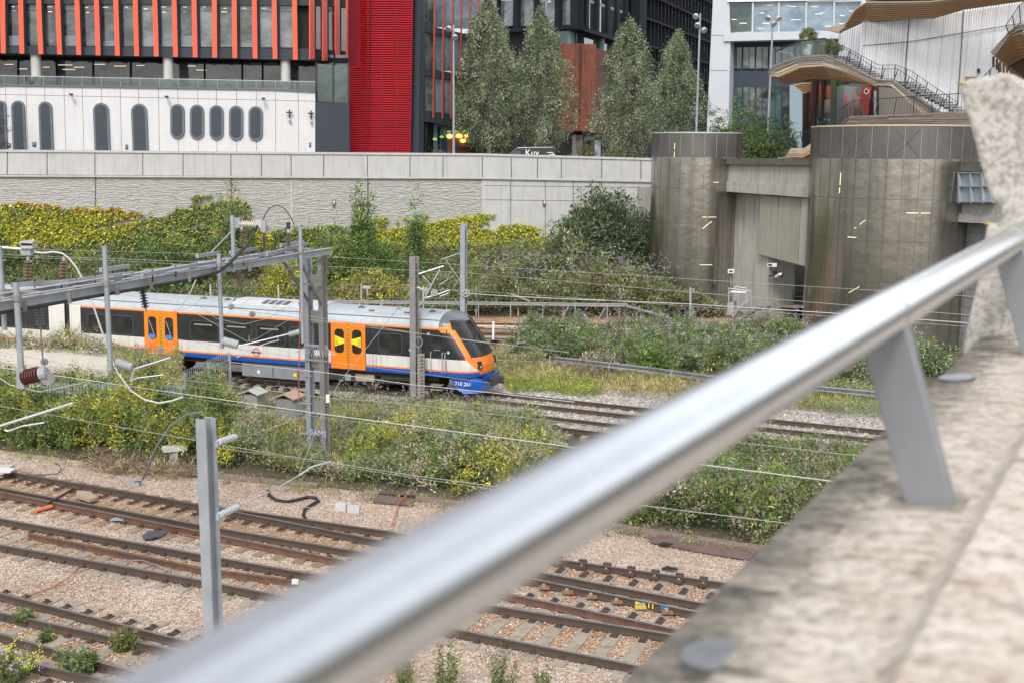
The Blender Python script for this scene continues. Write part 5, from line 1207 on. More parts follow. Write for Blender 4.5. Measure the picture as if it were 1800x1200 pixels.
# portal columns
cz = GZ + .0
for base_px, m in (((573,820),galvd), ((548,815),galv)):
    b = Zp(*base_px, -.1); mb = MB(); mb.ibeam(b, (b.x, b.y, cz), .2, .24, .02, m, up=Vector((0,1,0)), side=(Zp(573,820)-Zp(548,815)).normalized()); mb.build('column', G)
b0, b1 = Zp(573,820,-.1), Zp(548,815,-.1)
mb = MB()
for z in (.1, 1.95, 3.5, 5.0, 6.2):
    mb.beam((b0.x, b0.y, z), (b1.x, b1.y, z), .03, .42, galvd)
for z0, z1 in ((.1,0),): pass
split_build(mb, 'batten_plate', G)
mb = MB(); mb.beam(beamP(500,0,GZ-.0), (b1.x, b1.y, 5.5), .06, .09, galvd); mb.beam(beamP(527,0,GZ-.0), (b0.x, b0.y, 5.35), .06, .09, galvd); mb.beam(beamP(500,0,GZ-.25), beamP(535,0,GZ-.25), .06, .08, galvd); mb.beam((b1.x-.5, b1.y-.8, 6.2), (b0.x, b0.y-.2, 6.1), .05, .07, galvd); mb.build('knee_brace', G)
mb = MB(); zz = 4.05
for k in range(14):
    t = k/13; p = b1.lerp(b0, t*1.15 - .05); p.z = zz; d = Vector((-.55 + 1.15*t, -.55, -.5 + .35*abs(t-.5))); mb.tube([p, p + d*.7], .014, alu, 4)
mb.beam((b1.x-.15, b1.y-.1, zz), (b0.x+.15, b0.y-.1, zz), .05, .08, galv); mb.beam((b1.x-.15, b1.y-.1, zz-.5), (b0.x+.1, b0.y-.1, zz-.5), .05, .05, galv); mb.build('climbing_guard', G)
mb = MB(); m_ = (b0+b1)/2; mb.box((m_.x+.1, m_.y, -.12), 1.3, .9, .35, concg); mb.beam((b0.x, b0.y, .1), (b0.x+.45, b0.y-.35, -.05), .3, .12, galvd); mb.build('footing', G)
mb = MB(); q = lambda x, y: Yp(x, y, b0.y - .16)
mb.fac(Plane(548, b1.y-.22, 574, b0.y-.14), [(543.5,812),(570,812),(569,826),(543.5,824)], .03, .02, M('turquoise_graffiti', (.2,.5,.55), .7, var=(.45,.6,.62), vs=14)); mb.build('graffiti', G)
text_obj('SAMS', 'graffiti', G, Yp(546,763,b1.y-.24), (b0-b1).normalized(), Vector((0,0,1)), .3, M('lilac_paint', (.5,.42,.68), .7))
mb = MB(); mb.box(Yp(576,700,b0.y-.2), .12, .03, .28, whitem); mb.build('number_plate', G)
mb = MB(); mb.tube([Yp(527,500,b1.y-.2), Yp(526,600,b1.y-.2), Yp(524.5,760,b1.y-.2)], .016, M('red_earth_wire', (.45,.1,.08), .6), 5)
for y in (659,708,761,797): mb.beam(Yp(526,y,b1.y-.2), Yp(548,y+1,b1.y-.1), .03, .05, galv)
mb.build('earth_wire', G)
# drop tubes and upstands along the beam
def drop(px, y0, y1, w, off, parent=G, m=galv, nm='drop_tube'):
    p = beamP(px, off); a, b = Yp(px, y0, p.y), Yp(px, y1, p.y); r = w/2/FPX*p.y
    mb = MB(); mb.tube([(p.x, p.y, a.z), (p.x, p.y, b.z)], r, m, 12); mb.tube([(p.x, p.y, GZ+.32), (p.x, p.y, GZ+.2)], r*1.5, galvd, 10); mb.build(nm, parent, smooth=True); return p
drop(187, 433, 650, 9, -.2); drop(386.5, 447, 612, 7.5, -.2); drop(28, 498, 682, 11, -.25); drop(3, 434, 580, 9, .8); drop(412, 379, 478, 7.5, .8); drop(530, 393, 603, 6.5, -.15)
# insulators on the gantry
def ins(name, a, b, r, n, m, parent=G, core=.4):
    mb = MB(); insul(mb, a, b, r, n, m, core); return mb.build(name, parent, smooth=False)
for px, y0, y1, w, off in ((49,458,492,14,.5),(112,459,494,14,.4),(425,405,434,7,.8),(464,409,434,8,.6),(507,409,434,9,.5)):
    p = beamP(px, off); k = p.y/FPX; ins('post_insulator', Yp(px, y1, p.y), Yp(px, y0, p.y), w/2*k, 6, porc, core=.45)
    mb = MB(); mb.tube([Yp(px, y0, p.y), Yp(px, y0-7, p.y)], 2.5*k, alu, 8); mb.build('cap', G)
p = beamP(50, .5); k = p.y/FPX
mb = MB(); mb.beam(Yp(40,425,p.y), Yp(62,426,p.y), .3, .04, alu); mb.beam(Yp(41,434,p.y), Yp(62,434,p.y), .3, .06, alu); mb.box(Yp(48,440,p.y), .22, .2, .2, galv); mb.box(Yp(47,430,p.y), .14, .2, .1, blackm); mb.tube([Yp(0,435,p.y), Yp(38,438,p.y)], .03, alu); mb.build('isolator_switch', G)
p = beamP(430, .8); ins('horizontal_insulator', Yp(420,394,p.y), Yp(449,395,p.y), .12, 7, M('white_insulator', (.55,.5,.46), .4), core=.55)
mb = MB(); mb.box(Yp(455,394,p.y), .2, .18, .22, alu); mb.box(Yp(463,397,p.y), .16, .14, .3, galv); mb.tube([Yp(463,396,p.y), Yp(502,399,p.y), Yp(530,395,p.y)], .022, wirem); mb.box(Yp(417,392,p.y), .2, .2, .3, galv); mb.box(Yp(507,397,p.y), .1, .1, .2, blackm); mb.build('isolator_head', G)
for a, b, r, n, m in (((250,508),(256,542),.1,7,M('dark_insulator', (.05,.04,.04), .4)),((417,478),(425,503),.15,6,M('taupe_insulator', (.2,.15,.14), .5)),((68,538),(71,572),.1,7,M('slate_insulator', (.16,.17,.2), .4))):
    Yb = beamP(a[0], 0).y; ins('hanging_insulator', Yp(*a, Yb), Yp(*b, Yb), r, n, m)
mb = MB()
for a, b in (((256,542),(258,548)),((425,503),(411,530)),((71,572),(76,640))): Yb = beamP(a[0], 0).y; mb.tube([Yp(*a, Yb), Yp(*b, Yb)], .018, galvd)
mb.build('hanger_rod', G)
p = beamP(28, -.25); k = p.y/FPX
ins('registration_insulator', Yp(42,663,p.y), Yp(71,656,p.y-.1), .17*1.0, 7, M('maroon_porcelain', (.09,.025,.02), .25)); mb = MB(); mb.lathe(Yp(69,657,p.y-.1), Yp(80,655,p.y-.1)-Yp(69,657,p.y-.1), [(0,.1),(.02,.15),(.16,.14),(.18,.06)], galv, 12); mb.box(Yp(38,664,p.y), .16, .16, .42, galv); mb.lathe(Yp(84,664,p.y-.1), (.3,-1,0), [(0,.14),(.05,.14)], galvd, 12); mb.build('clamp', G)
p = beamP(187, -.2); ins('registration_insulator', Yp(204,636,p.y), Yp(232,645,p.y), .12, 8, porcg, core=.8)
p2 = beamP(386.5, -.2); ins('registration_insulator', Yp(392,599,p2.y), Yp(418,606,p2.y), .13, 6, porcg, core=.85)
p3 = beamP(530, -.15); ins('registration_insulator', Yp(527,583,p3.y), Yp(508,588,p3.y), .1, 5, porcg, core=.8)
def arm(label, paths, Yq, mat=alu):
    mb = MB()
    for r, pts in paths: mb.tube([Yp(x, y, Yq + (dy[0] if dy else 0)) for x, y, *dy in pts], r*.75, mat, 7)
    return tag(mb.build('registration_arm'), label, 'registration arm')
arm('pale registration arm reaching right from the drop tube over the concrete platform', [(.03,[(236,648),(300,628)]),(.03,[(237,648),(229,668)]),(.02,[(229,670),(240,664),(288,658)])], p.y)
arm('registration arm held by the grey insulator in front of the train roundel', [(.035,[(420,608),(508,587)]),(.02,[(486,590),(490,598),(472,602),(440,614),(416,628)]),(.015,[(438,600),(438,590)])], p3.y+.5)
arm('pale registration arm at the left edge above the weeds', [(.04,[(-30,759),(0,748),(128,708)]),(.025,[(8,755),(14,757),(40,748),(78,742)])], 24.)
# ------------------------------------------------------------------ masts
def mast(x, yb, yt, zb, label, w=.3, m=galv, Yq=None, web=0):
    b = Zp(x, yb, zb) if Yq is None else Yp(x, yb, Yq); 
    if Yq is not None: b.z = zb
    t = Yp(x, yt, b.y); T = thing('overhead_line_mast', b, label, 'mast'); s = Vector((math.cos(math.radians(web)), math.sin(math.radians(web)), 0))
    mb = MB(); mb.ibeam(b, (b.x, b.y, t.z), w, w, .022, m, side=s); mb.build('column', T); return T, b, t.z
MN, bN, tN = mast(374.5, 1090, 735, -.2, 'thick grey steel mast in the foreground crossing all the near tracks', .205, galv, 16.2, -32)
M1, b1_, t1_ = mast(729.5, 702, 451, -.1, 'steel mast with pulley wheels standing in front of the train cab', .3, galvd, web=-30)
M2, b2_, t2_ = mast(815, 575, 393, -.1, 'plain steel mast rising behind the roof of the train', .32, galv, web=-25)
Y1, Y2 = b1_.y, b2_.y
arm('cantilever frame with long stay on the plain mast behind the train', [(.04,[(812,444),(780,455),(775,456)]),(.03,[(783,456),(813,500)]),(.05,[(808,494),(816,505)]),(.025,[(792,478),(786,490),(798,486)]),(.025,[(772,501),(785,493),(788,490)])], Y2)
arm('cantilever frame with tubes and hooks on the mast in front of the train cab', [(.045,[(736,482),(780,468)]),(.045,[(773,474),(756,506),(745,527),(738,537)]),(.025,[(742,484),(757,501)]),(.04,[(733,505),(748,512)]),(.03,[(748,524),(772,517),(791,510)]),(.02,[(773,524),(774,521),(788,516)])], Y1 - .15)
for x, y, r, Yq, t in ((748,511.5,6,Y1-.2,'left pulley wheel of the pair beside the mast in front of the cab'),(763,515,6,Y1-.2,'right pulley wheel of the pair beside the mast in front of the cab'),(819,516,7,Y2-.3,'spoked pulley wheel on the plain mast behind the train'),(406,540,5.5,36,'small dark pulley hanging above the carriage roof, left one'),(443,553,5.5,36,'small dark pulley hanging above the carriage roof, right one'),(77,636,6.5,27,'grey pulley hanging below the left end of the gantry'),(282,615,6,38,'small pulley in front of the left orange doors')):
    c = Yp(x, y, Yq); R = r/FPX*Yq; mb = MB(); N_ = 18; a = M('pulley_grey', (.4,.4,.4), .5, .3) if Yq > 40 else galvd
    for k in range(N_):
        t0, t1 = 2*math.pi*k/N_, 2*math.pi*(k+1)/N_; f = lambda rr, tt: c + Vector((rr*math.cos(tt), 0, rr*math.sin(tt)))
        mb.prism([f(R,t0), f(R,t1), f(R*.72,t1), f(R*.72,t0)], Vector((0,.07,0)), a)
    for k in range(5): t0 = 2*math.pi*k/5; mb.beam(c + Vector((0,.03,0)), c + Vector((R*.8*math.cos(t0), .03, R*.8*math.sin(t0))), .05, .05, a, up=Vector((0,1,0)))
    mb.lathe(c - Vector((0,.03,0)), (0,1,0), [(0,R*.28),(.13,R*.28)], a, 10); tag(mb.build('pulley_wheel'), t, 'pulley')
mb = MB(); cw = M('concrete_weight', (.3,.27,.23), .85, var=(.22,.19,.16), vs=5); c = Yp(740.5, 697, Y1-.15); tp = Yp(740.5, 621, Y1-.15)
for k in range(13):
    z = c.z + (tp.z - c.z)*k/13; mb.box((c.x, c.y, z + .06), .3, .3, (tp.z-c.z)/13*.86, cw); mb.box((c.x+.05, c.y-.14, z + .05), .12, .05, .035, blackm)
mb.tube([(c.x, c.y, tp.z), (c.x, c.y, Yp(740,560,Y1).z), (c.x, c.y, Yp(740,515,Y1).z)], .015, galvd)
o = tag(mb.build('balance_weight'), 'stack of concrete balance weights hanging beside the mast in front of the cab', 'balance weight')
mb = MB(); c = Yp(735.5, 601, Y1-.25); mb.tube([c + Vector((.17*math.cos(t*.524), 0, .22*math.sin(t*.524))) for t in range(12)], .014, alu, 5, closed=True); tag(mb.build('wire_loop'), 'pale wire loop hung on the mast in front of the cab', 'wire loop')
# foreground mast fittings
yN = bN.y
for (x0,y0,x1,y1,pts,t) in ((384,777,414,767,[(414,767),(440,764),(497,745),(545,728),(565,722)],'upper'),(386,905,418,890,[(418,890),(430,885),(465,867)],'lower')):
    T = thing('tension_insulator', Yp(x0, y0, yN), 'grey ribbed insulator and tie wire, the %s one on the foreground mast' % t, 'insulator'); mb = MB()
    insul(mb, Yp(x0, y0, yN-.1), Yp(x1, y1, yN+.4), .055, 7, porcg, .8); mb.build('insulator', T)
    mb = MB(); mb.tube([Yp(x, y, yN + .4 + i*1.1) for i, (x, y) in enumerate(pts)], .006 if t == 'upper' else .01, wirem if t == 'upper' else alu, 6); mb.build('tie_wire', T)
    mb = MB(); mb.box(Yp(x0-2, y0+2, yN-.08), .05, .1, .08, galv); mb.build('bracket', T)
mb = MB(); mb.tube([Yp(465,868,19.5), Yp(490,855,20.3), Yp(525,835,21.2)], .012, alu, 6); mb.tube([Yp(525,835,21.2), Yp(548,820,21.7), Yp(580,811,22.2)], .02, alu, 6); tag(mb.build('registration_arm'), 'curved pale registration arm passing in front of the gantry footing', 'registration arm')
mb = MB(); mb.tube([Yp(x, y, 33.-i*.4) for i, (x, y) in enumerate([(237,846),(250,843),(262,815),(275,785),(300,748),(330,727),(356,724)])], .035, M('grey_hose', (.17,.18,.19), .6), 7); mb.box(Zp(238,848,-.1), .3, .25, .2, galv); tag(mb.build('bonding_cable'), 'curved grey cable rising from a box in the ballast left of the foreground mast', 'cable')
mb = MB(); mb.tube([Yp(x, y, 33) for x, y in [(57,440),(64,444),(78,445),(95,443),(110,446),(122,455),(135,472),(150,500),(163,535),(180,585),(192,620),(207,655),(230,686),(255,702),(280,708),(302,704),(322,697)]], .028, wirel, 8); tag(mb.build('jumper_cable'), 'long pale jumper cable looping down from the switch on the gantry', 'cable')
mb = MB(); mb.tube([Yp(x, y, 38) for x, y in [(462,388),(466,378),(474,366),(487,361),(499,366),(510,380),(518,396),(508,398)]], .018, cblack, 6); tag(mb.build('jumper_cable'), 'thin black cable looped above the right end of the gantry', 'cable')
# ------------------------------------------------------------------ wires
wn = [
 ('uppermost thin wire from the left passing behind both masts', [(0,437),(600,453),(1200,490),(1800,527)], 6.5, .012),
 ('second wire passing behind the gantry and over the green bank', [(0,448),(600,470),(820,480),(1200,513),(1800,562)], 6.2, .014),
 ('pale rod wire running right from the spoked pulley', [(820,516),(895,521),(1000,526),(1200,534),(1500,553),(1800,575)], 5.6, .022),
 ('contact wire drooping low in front of the carriage roof', [(420,545),(645,575),(860,602),(1000,619)], 5.2, .014),
 ('catenary wire just above the carriage roof from gantry to mast', [(100,500),(300,531),(480,546),(722,584),(860,603)], 5.6, .012),
 ('pale wire crossing the train below its doors', [(405,636),(577,655),(722,675),(860,689),(1010,706)], 4.2, .016),
 ('dark thin wire crossing the lower windows of the train', [(300,594),(450,618),(860,672)], 4.6, .01),
 ('wire just above the weeds behind the gantry columns', [(300,664),(400,676),(560,697),(711,709),(1270,774),(1560,806)], 3.4, .013),
 ('bright double wire from the weeds on the left past the gantry columns', [(150,667),(567,727),(990,783),(1227,815),(1447,843)], 4.4, .017),
 ('wire passing in front of the palisade fence and the gantry feet', [(-40,706),(0,713),(343,773),(480,797),(720,834),(853,852),(1100,884),(1400,921)], 4.4, .012),
 ('nearest sagging wire crossing the foreground mast above the ballast', [(-40,797),(0,803),(350,860),(660,911),(985,961),(1288,1008),(1400,1026)], 3.6, .012),
 ('thin dark wire above the platform edge weeds', [(0,618),(120,640),(205,655),(400,690)], 4.6, .009),
 ('thin wire in front of the big bush on the bank', [(600,500),(900,516),(1300,545)], 5.9, .01),
 ('low wire close to the cable tray right of the train', [(880,632),(1010,639),(1240,664)], 3.0, .01),
 ('parallel thin wire below the bright double wire', [(150,672),(567,733),(990,789),(1227,820)], 4.3, .008),
 ('fine lower wire right of the foreground mast', [(380,786),(480,800),(720,838),(853,857),(1100,890)], 4.35, .008),
 ('wire sagging behind the left drop tubes', [(0,452),(190,458),(412,470)], 6.9, .01),
]
for lab, px, z, r in wn:
    P = [Zp(x, y, z) for x, y in px]
    P = ([P[0] + (P[0]-P[1]).normalized()*18] if px[0][0] < 200 else []) + P + ([P[-1] + (P[-1]-P[-2]).normalized()*18] if px[-1][0] > 1250 else []); mb = MB(); mb.tube(P, r*.6, wirem if r < .016 else wirel, 6); tag(mb.build('overhead_wire'), lab, 'wire')
for lab, px, Yq, r, m in [('diagonal stay wire from the mast down across the train doors', [(727,510),(717,520),(607,658),(585,690)], 44, .02, galv),
    ('short pale stay running down from the tall gantry upstand', [(411,403),(368,447)], 37, .03, alu),
    ('curved dropper wires over the carriage windows', [(370,513),(336,540),(300,549)], 38, .012, wirem),
    ('pale hanging stay from the gantry to the first pulley', [(350,478),(336,512),(318,540),(303,547)], 36, .03, wirel),
    ('V shaped bridle wire in front of the middle windows', [(345,535),(380,560),(428,570),(470,560),(504,540)], 37, .012, wirem),
    ('long low bridle wire meeting the registration arm', [(348,553),(435,600),(452,595),(508,562)], 37, .012, wirem),
    ('yellowish tie wire leaning in front of the gantry columns', [(565,728),(548,775),(525,834)], 21, .006, M('yellow_cord', (.5,.45,.25), .6)),
    ('sagging white lead low at the left edge', [(-10,657),(0,664),(18,676),(30,679),(70,688),(110,680),(150,671)], 26, .015, wirel)]:
    mb = MB(); mb.tube([Yp(x, y, Yq) for x, y in px], r*.65, m, 6); tag(mb.build('stay_wire'), lab, 'wire')
mb = MB(); mb.beam(Yp(1170-272,525-8,60), Yp(900+32,530,60), .1, .06, galv); tag(mb.build('turnbuckle'), 'small galvanised turnbuckle on the rod wire right of the spoked pulley', 'turnbuckle')
# ------------------------------------------------------------------ vegetation
RNG = np.random.default_rng(77)
G1 = (.12,.175,.05); G2 = (.075,.12,.04); G3 = (.18,.22,.07); YG = (.30,.30,.055); YL = (.42,.37,.05); OL = (.21,.20,.09); GY = (.19,.215,.15); BR = (.19,.13,.085); PK = (.32,.25,.22); DK = (.045,.07,.03); RD = (.34,.13,.045); TN = (.40,.33,.19); PU = (.30,.20,.38); PW_ = (.45,.40,.5)
def field(name, poly, n, hf, pal, L, nper, label, w=.32, clump=.22, z0=-.2, up=.5, lump=1.2, seed=1, cat_='undergrowth', spike=.0, mat=None, kind='stuff', squash=.9, pal2=None, s2=.35, thr=.1):
    n = int(n*1.35); P = samp(poly, n); L = L*.8; clump = clump*.9; f = sfield(P, lump, seed); fine = sfield(P, lump*3.1, seed+9); kp = (f*.7 + fine*.6) > -.95; P = P[kp]; f = f[kp]; fine = fine[kp]; n = len(P)
    H = hf(P) * (1 + .62*f + .38*fine).clip(.15, 2.4); zz = z0 if np.isscalar(z0) else z0(P)
    u = RNG.random(n) ** .55; C = np.stack([P[:,0], P[:,1], zz + H*u], 1)
    pal = np.array(pal); pick = RNG.integers(0, len(pal), n)
    if pal2 is not None:
        g = sfield(P, s2*4, seed+3) > thr + .15; pal2 = np.array(pal2); allp = np.concatenate([pal, pal2]); pick = np.where(g & (RNG.random(n) < .8), len(pal) + RNG.integers(0, len(pal2), n), pick); pal = allp
    parts = cluster(C, clump*(.6+.8*RNG.random(n)), nper, L, pal, w=w, up=up, squash=squash, pick=pick)
    if spike:
        m = int(n*spike); j = RNG.integers(0, n, m); S = np.stack([P[j,0], P[j,1], (zz if np.isscalar(zz) else zz[j]) + H[j]*1.05], 1)
        K = 12; idx = np.repeat(np.arange(m), K); t = np.tile(np.arange(K)/K, m); ln = RNG.normal(size=(m,2))*.25
        C2 = S[idx] + np.stack([ln[idx,0]*t, ln[idx,1]*t, t*.55], 1); D2 = RNG.normal(size=(m*K,3)); D2[:,2] = .2
        L2 = L*1.05*(1.2-t); parts = cat([parts, [C2, D2, L2, L2*.22, pal[pick[j]][idx]*(1+.2*RNG.normal(size=(m*K,1))).clip(.4,1.6)]])
    return leaf_mesh(name, *parts, mat or leafm, None, label, cat_, kind)
def flowers(name, C, L, pal, label, per=14, rr=.1, kind='stuff'):
    n = len(C); D = RNG.normal(size=(n,3)); D[:,2] = np.abs(D[:,2]) + .3; D /= np.linalg.norm(D,axis=1,keepdims=True)
    idx = np.repeat(np.arange(n), per); t = RNG.random(n*per); C2 = C[idx] + D[idx]*(t*L*1.6)[:,None] + RNG.normal(size=(n*per,3))*rr*.3*(1-t)[:,None]
    pal = np.array(pal); cc = pal[RNG.integers(0,len(pal),n)][idx]*(1+.2*RNG.normal(size=(n*per,1))).clip(.5,1.5)
    Ls = np.full(n*per, L*.3)*(1.2-t*.6); return leaf_mesh(name, C2, RNG.normal(size=(n*per,3)), Ls, Ls*.6, cc, flowerm, None, label, 'flowers', kind)
W2 = lambda px, z=-.2: [(p.x, p.y) for p in gpoly(px, z)]
# soil under the growth
for px in ([(-260,690),(0,690),(400,690),(560,706),(700,716),(880,735),(1010,775),(1130,800),(1300,762),(1700,770),(1650,930),(1350,985),(1050,930),(860,893),(560,853),(330,834),(0,790),(-260,765)],[(870,655),(950,640),(1150,660),(1700,690),(1900,640),(1600,585),(1300,580),(950,592),(900,625)]):
    P = gpoly(px, -.2); mb = MB(); mb.face([(p.x, p.y, -.196) for p in P], soil); tag(mb.build('soil_bed'), kind='structure')
cx = lambda P: 900 + P[:,0]/P[:,1]*FPX   # approximate picture column, used only to vary plant height along the line
field('bramble_thicket', W2([(-260,712),(0,716),(200,722),(310,738),(400,750),(420,775),(410,830),(330,828),(0,788),(-260,760)]), 6500, lambda P: np.interp(cx(P), [-200,0,120,330,400,460], [1.8,1.6,1.6,1.7,1.1,.6])*np.interp(P[:,1], [38,41,44,46], [1.05,1.,.75,.5]), [G1,G1,G2,G3,OL,DK], .17, 17, 'dense green and yellow bramble and buddleia thicket along the near left trackside', seed=3, spike=.22, pal2=[YG,YL,G3,YG], thr=.15)
field('platform_edge_weeds', W2([(-200,592),(0,600),(250,624),(250,633),(0,612),(-200,604)], .9), 750, lambda P: .75 + 0*P[:,0], [G3,OL,PK,G1,TN], .15, 15, 'weeds growing between the concrete platform and the train', z0=.7, seed=4, spike=.3)
field('platform_weeds', W2([(200,680),(255,655),(312,655),(322,700),(310,728),(200,705)]), 1300, lambda P: 1.2 + 0*P[:,0], [G3,OL,PK,YG,G1], .16, 16, 'yellow and pinkish tall weeds in front of the platform end', seed=5, spike=.35, pal2=[YG,PK,TN])
field('platform_weeds', W2([(-200,676),(0,678),(190,688),(200,712),(-200,708)]), 1500, lambda P: .6 + 0*P[:,0], [G3,OL,YG,G1], .16, 16, 'low weeds in front of the platform at the left edge', seed=6, spike=.3, pal2=[YG,TN])
field('trackside_undergrowth', W2([(405,712),(560,726),(700,738),(880,752),(990,785),(985,850),(930,888),(860,880),(700,862),(560,842),(410,820)]), 7200, lambda P: np.interp(cx(P), [400,560,640,760,850,930,1000], [.9,.5,.55,1.05,1.1,.85,.5])*np.interp(P[:,1], [36,41,45], [1.15,1.,.4]), [G1,G3,OL,GY,G2,GY,TN,PK], .15, 16, 'mixed green undergrowth with yellow patches between the gantry and the handrail', seed=8, spike=.25, pal2=[YG,YL,G3], thr=.3)
field('dry_grass', W2([(410,740),(560,740),(700,745),(720,830),(620,845),(500,835),(400,800)]), 3400, lambda P: .42 + 0*P[:,0], [TN,TN,OL,YG,G3], .26, 9, 'dry tawny grass round the gantry footing', w=.09, up=1.6, clump=.16, seed=10, cat_='grass')
field('trackside_undergrowth', W2([(1010,866),(1130,832),(1280,806),(1420,806),(1640,815),(1700,900),(1480,964),(1340,962),(1210,940),(1060,918)]), 7000, lambda P: np.interp(cx(P), [1000,1150,1300,1400,1700], [.6,.9,1.05,1.0,.8])*np.interp(P[:,1], [30,35,38,41], [1.15,1.,.65,.35]), [G1,G2,GY,DK,G3,BR,GY,OL,PK,(.1,.15,.035)], .15, 16, 'green undergrowth with mauve flowers between handrail and parapet on the right', seed=12, spike=.2, pal2=[(.11,.17,.035),G3], thr=.3)
field('buddleia_thicket', W2([(905,640),(930,605),(1000,596),(1180,590),(1420,596),(1640,618),(1620,650),(1560,682),(1300,664),(1140,648),(975,631)]), 9500, lambda P: np.interp(cx(P), [880,930,1000,1060,1150,1300,1400,1700], [.6,1.25,.95,.65,.9,.8,.6,.8]), [G1,GY,GY,G2,G3,(.1,.13,.07)], .19, 15, 'long thicket of grey green buddleia with mauve flowers beyond the low fence', seed=14, spike=.3, pal2=[(.09,.15,.04),BR], thr=.35)
field('dry_grass', W2([(868,655),(960,640),(1150,662),(1420,690),(1700,700),(1650,730),(1400,722),(1200,706),(1050,694),(890,676)]), 3600, lambda P: .3 + 0*P[:,0], [TN,TN,BR,OL,YG], .25, 8, 'dry grass strip below the low cable tray fence', w=.09, up=1.6, clump=.16, seed=16, cat_='grass')
field('verge_weeds', W2([(882,672),(960,668),(1040,680),(1060,695),(1030,700),(960,690),(895,690)]), 800, lambda P: .35 + 0*P[:,0], [(.2,.24,.06),(.17,.22,.06),YG], .1, 16, 'bright yellow green low weeds just right of the train nose', seed=17)
field('verge_weeds', W2([(1405,695),(1500,690),(1620,705),(1620,745),(1480,735),(1400,722)]), 800, lambda P: .5 + 0*P[:,0], [(.2,.24,.08),G3,GY,(.16,.2,.08)], .11, 16, 'pale green flowering weeds by the fence right of the handrail', seed=18)
field('track_weeds', W2([(560,716),(720,716),(860,735),(960,765),(900,790),(700,740),(560,730)]), 1200, lambda P: .38 + 0*P[:,0], [G3,G1,GY,PK], .14, 15, 'weeds growing beside the nearer rail in front of the train', seed=19, spike=.4)
field('track_weeds', W2([(860,640),(900,620),(960,640),(900,660),(868,668)]), 600, lambda P: .5 + 0*P[:,0], [G3,OL,TN,GY], .14, 14, 'mixed weeds between the train nose and the buddleia', seed=20, spike=.3)
# far bank behind the train
def bankz(P): return -.3 + 3.1*((P[:,1]-75.2)/(80 + (P[:,0]+36)*.255 - 75.2)).clip(0,1)
field('bank_scrub', [(-48,76.),(0,75.4),(14,75.),(14,90.5),(5,89.6),(-5,87.2),(-20,83.4),(-36,79.6),(-48,78.)], 15500, lambda P: np.interp(P[:,0], [-48,-30,-20,-8,-2,2,7,11,14], [.9,.8,.7,.6,.7,1.3,1.5,1.1,.6]), [G1,G2,OL,GY,G2,BR], .26, 14, 'mixed scrub of buddleia and bramble covering the bank below the retaining wall', z0=bankz, seed=22, lump=.9, clump=.34, spike=.12, pal2=[YG,OL,G3], thr=.4)
field('bank_scrub', [(-3.2,74.6),(13.5,74.4),(13.6,75.6),(-3.2,76.)], 1500, lambda P: np.interp(P[:,0], [-3,2,7,11,14], [1.6,2.0,2.0,1.2,.6]), [G2,OL,GY,BR,G1], .24, 14, 'overhanging scrub draping over the cable tray on posts', z0=.2, seed=23, clump=.34)
def shrub(label, x, y0, y1, Y, wpx, n, pal, leaf=.24, name='shrub', lump=.3, sq=.8, cl=.4, fl=None, up=.3, depth=.7, inner=.5, ctg='shrub'):
    b = Yp(x, y1, Y); t = Yp(x, y0, Y); R = wpx/2/FPX*Y; H = t.z - b.z
    T = thing(name, b, label, ctg)
    C = dome((b.x, b.y, b.z), R, R*depth, H, n, lump, inner); leaf_mesh('foliage', *cluster(C, cl, 22, leaf, pal, w=.3, up=up, squash=sq, jit=.32), leafm, T)
    mb = MB()
    for k in range(6): a = k*1.05; mb.tube([b, b + Vector((R*.3*math.cos(a), R*.2*math.sin(a), H*.45)), b + Vector((R*.6*math.cos(a), R*.4*math.sin(a), H*.75))], [.07,.05,.02], barkd, 5)
    mb.build('stems', T); return T, C
shrub('lower left shoulder of dark buddleia foliage beside the large bush at the wall', 1000, 392, 500, 81.5, 110, 520, [GY,(.075,.095,.055),G2,OL], .27, 'buddleia_bush', .2, .7, .45, inner=.3)
_, CB = shrub('large dark grey green buddleia bush against the wall left of the smaller drum', 1062, 336, 520, 83., 205, 2400, [GY,(.075,.095,.055),DK,(.1,.12,.08),G2], .3, 'buddleia_bush', .14, .7, .5, inner=.3)
shrub('tall ragged evergreen climber standing up the ribbed wall near the middle', 638, 345, 490, 80.6, 52, 300, [G1,G2,G3], .24, 'climbing_evergreen', .35, 1.3, .34, up=.8)
shrub('narrow ivy column on the ribbed wall right of the tall evergreen', 732, 368, 490, 80.8, 36, 180, [G1,G2,(.09,.13,.05)], .22, 'climbing_evergreen', .35, 1.3, .3, up=.6)
shrub('rounded bright green bush below the tall evergreen', 655, 425, 500, 79.5, 118, 380, [(.075,.135,.03),(.06,.115,.03),G1], .2, inner=.4)
shrub('olive scrubby bush behind the carriage right of the gantry columns', 660, 480, 535, 76.5, 170, 330, [OL,YG,(.2,.17,.07)], .22)
shrub('dark green bush on the bank behind the left drop tube', 300, 425, 510, 78.3, 170, 430, [G2,G2,G1,DK], .24)
shrub('yellow flowering bush seen through the gantry knee brace', 497, 452, 520, 77.6, 80, 220, [YG,YL,G3], .2)
shrub('dark green bush filling the bank at the far left edge', 20, 440, 520, 78.5, 120, 260, [G2,DK,G1], .24)
shrub('tall green shrub against the wall left of the gantry top', 410, 345, 470, 80.2, 90, 360, [G2,G1,OL], .22, up=.9, sq=1.2)
shrub('leafy green bush on the bank right of the gantry columns', 590, 408, 500, 79.2, 100, 330, [G1,(.1,.15,.045),G3], .22)
shrub('grey green mound of buddleia in front of the dark wall bush', 1000, 432, 520, 79.5, 230, 560, [GY,(.1,.11,.08),OL,G2], .26, 'buddleia_bush', .25)
shrub('sloping olive scrub beside the foot of the smaller drum', 1120, 468, 545, 77, 160, 430, [OL,GY,(.14,.13,.07)], .24, 'buddleia_bush')
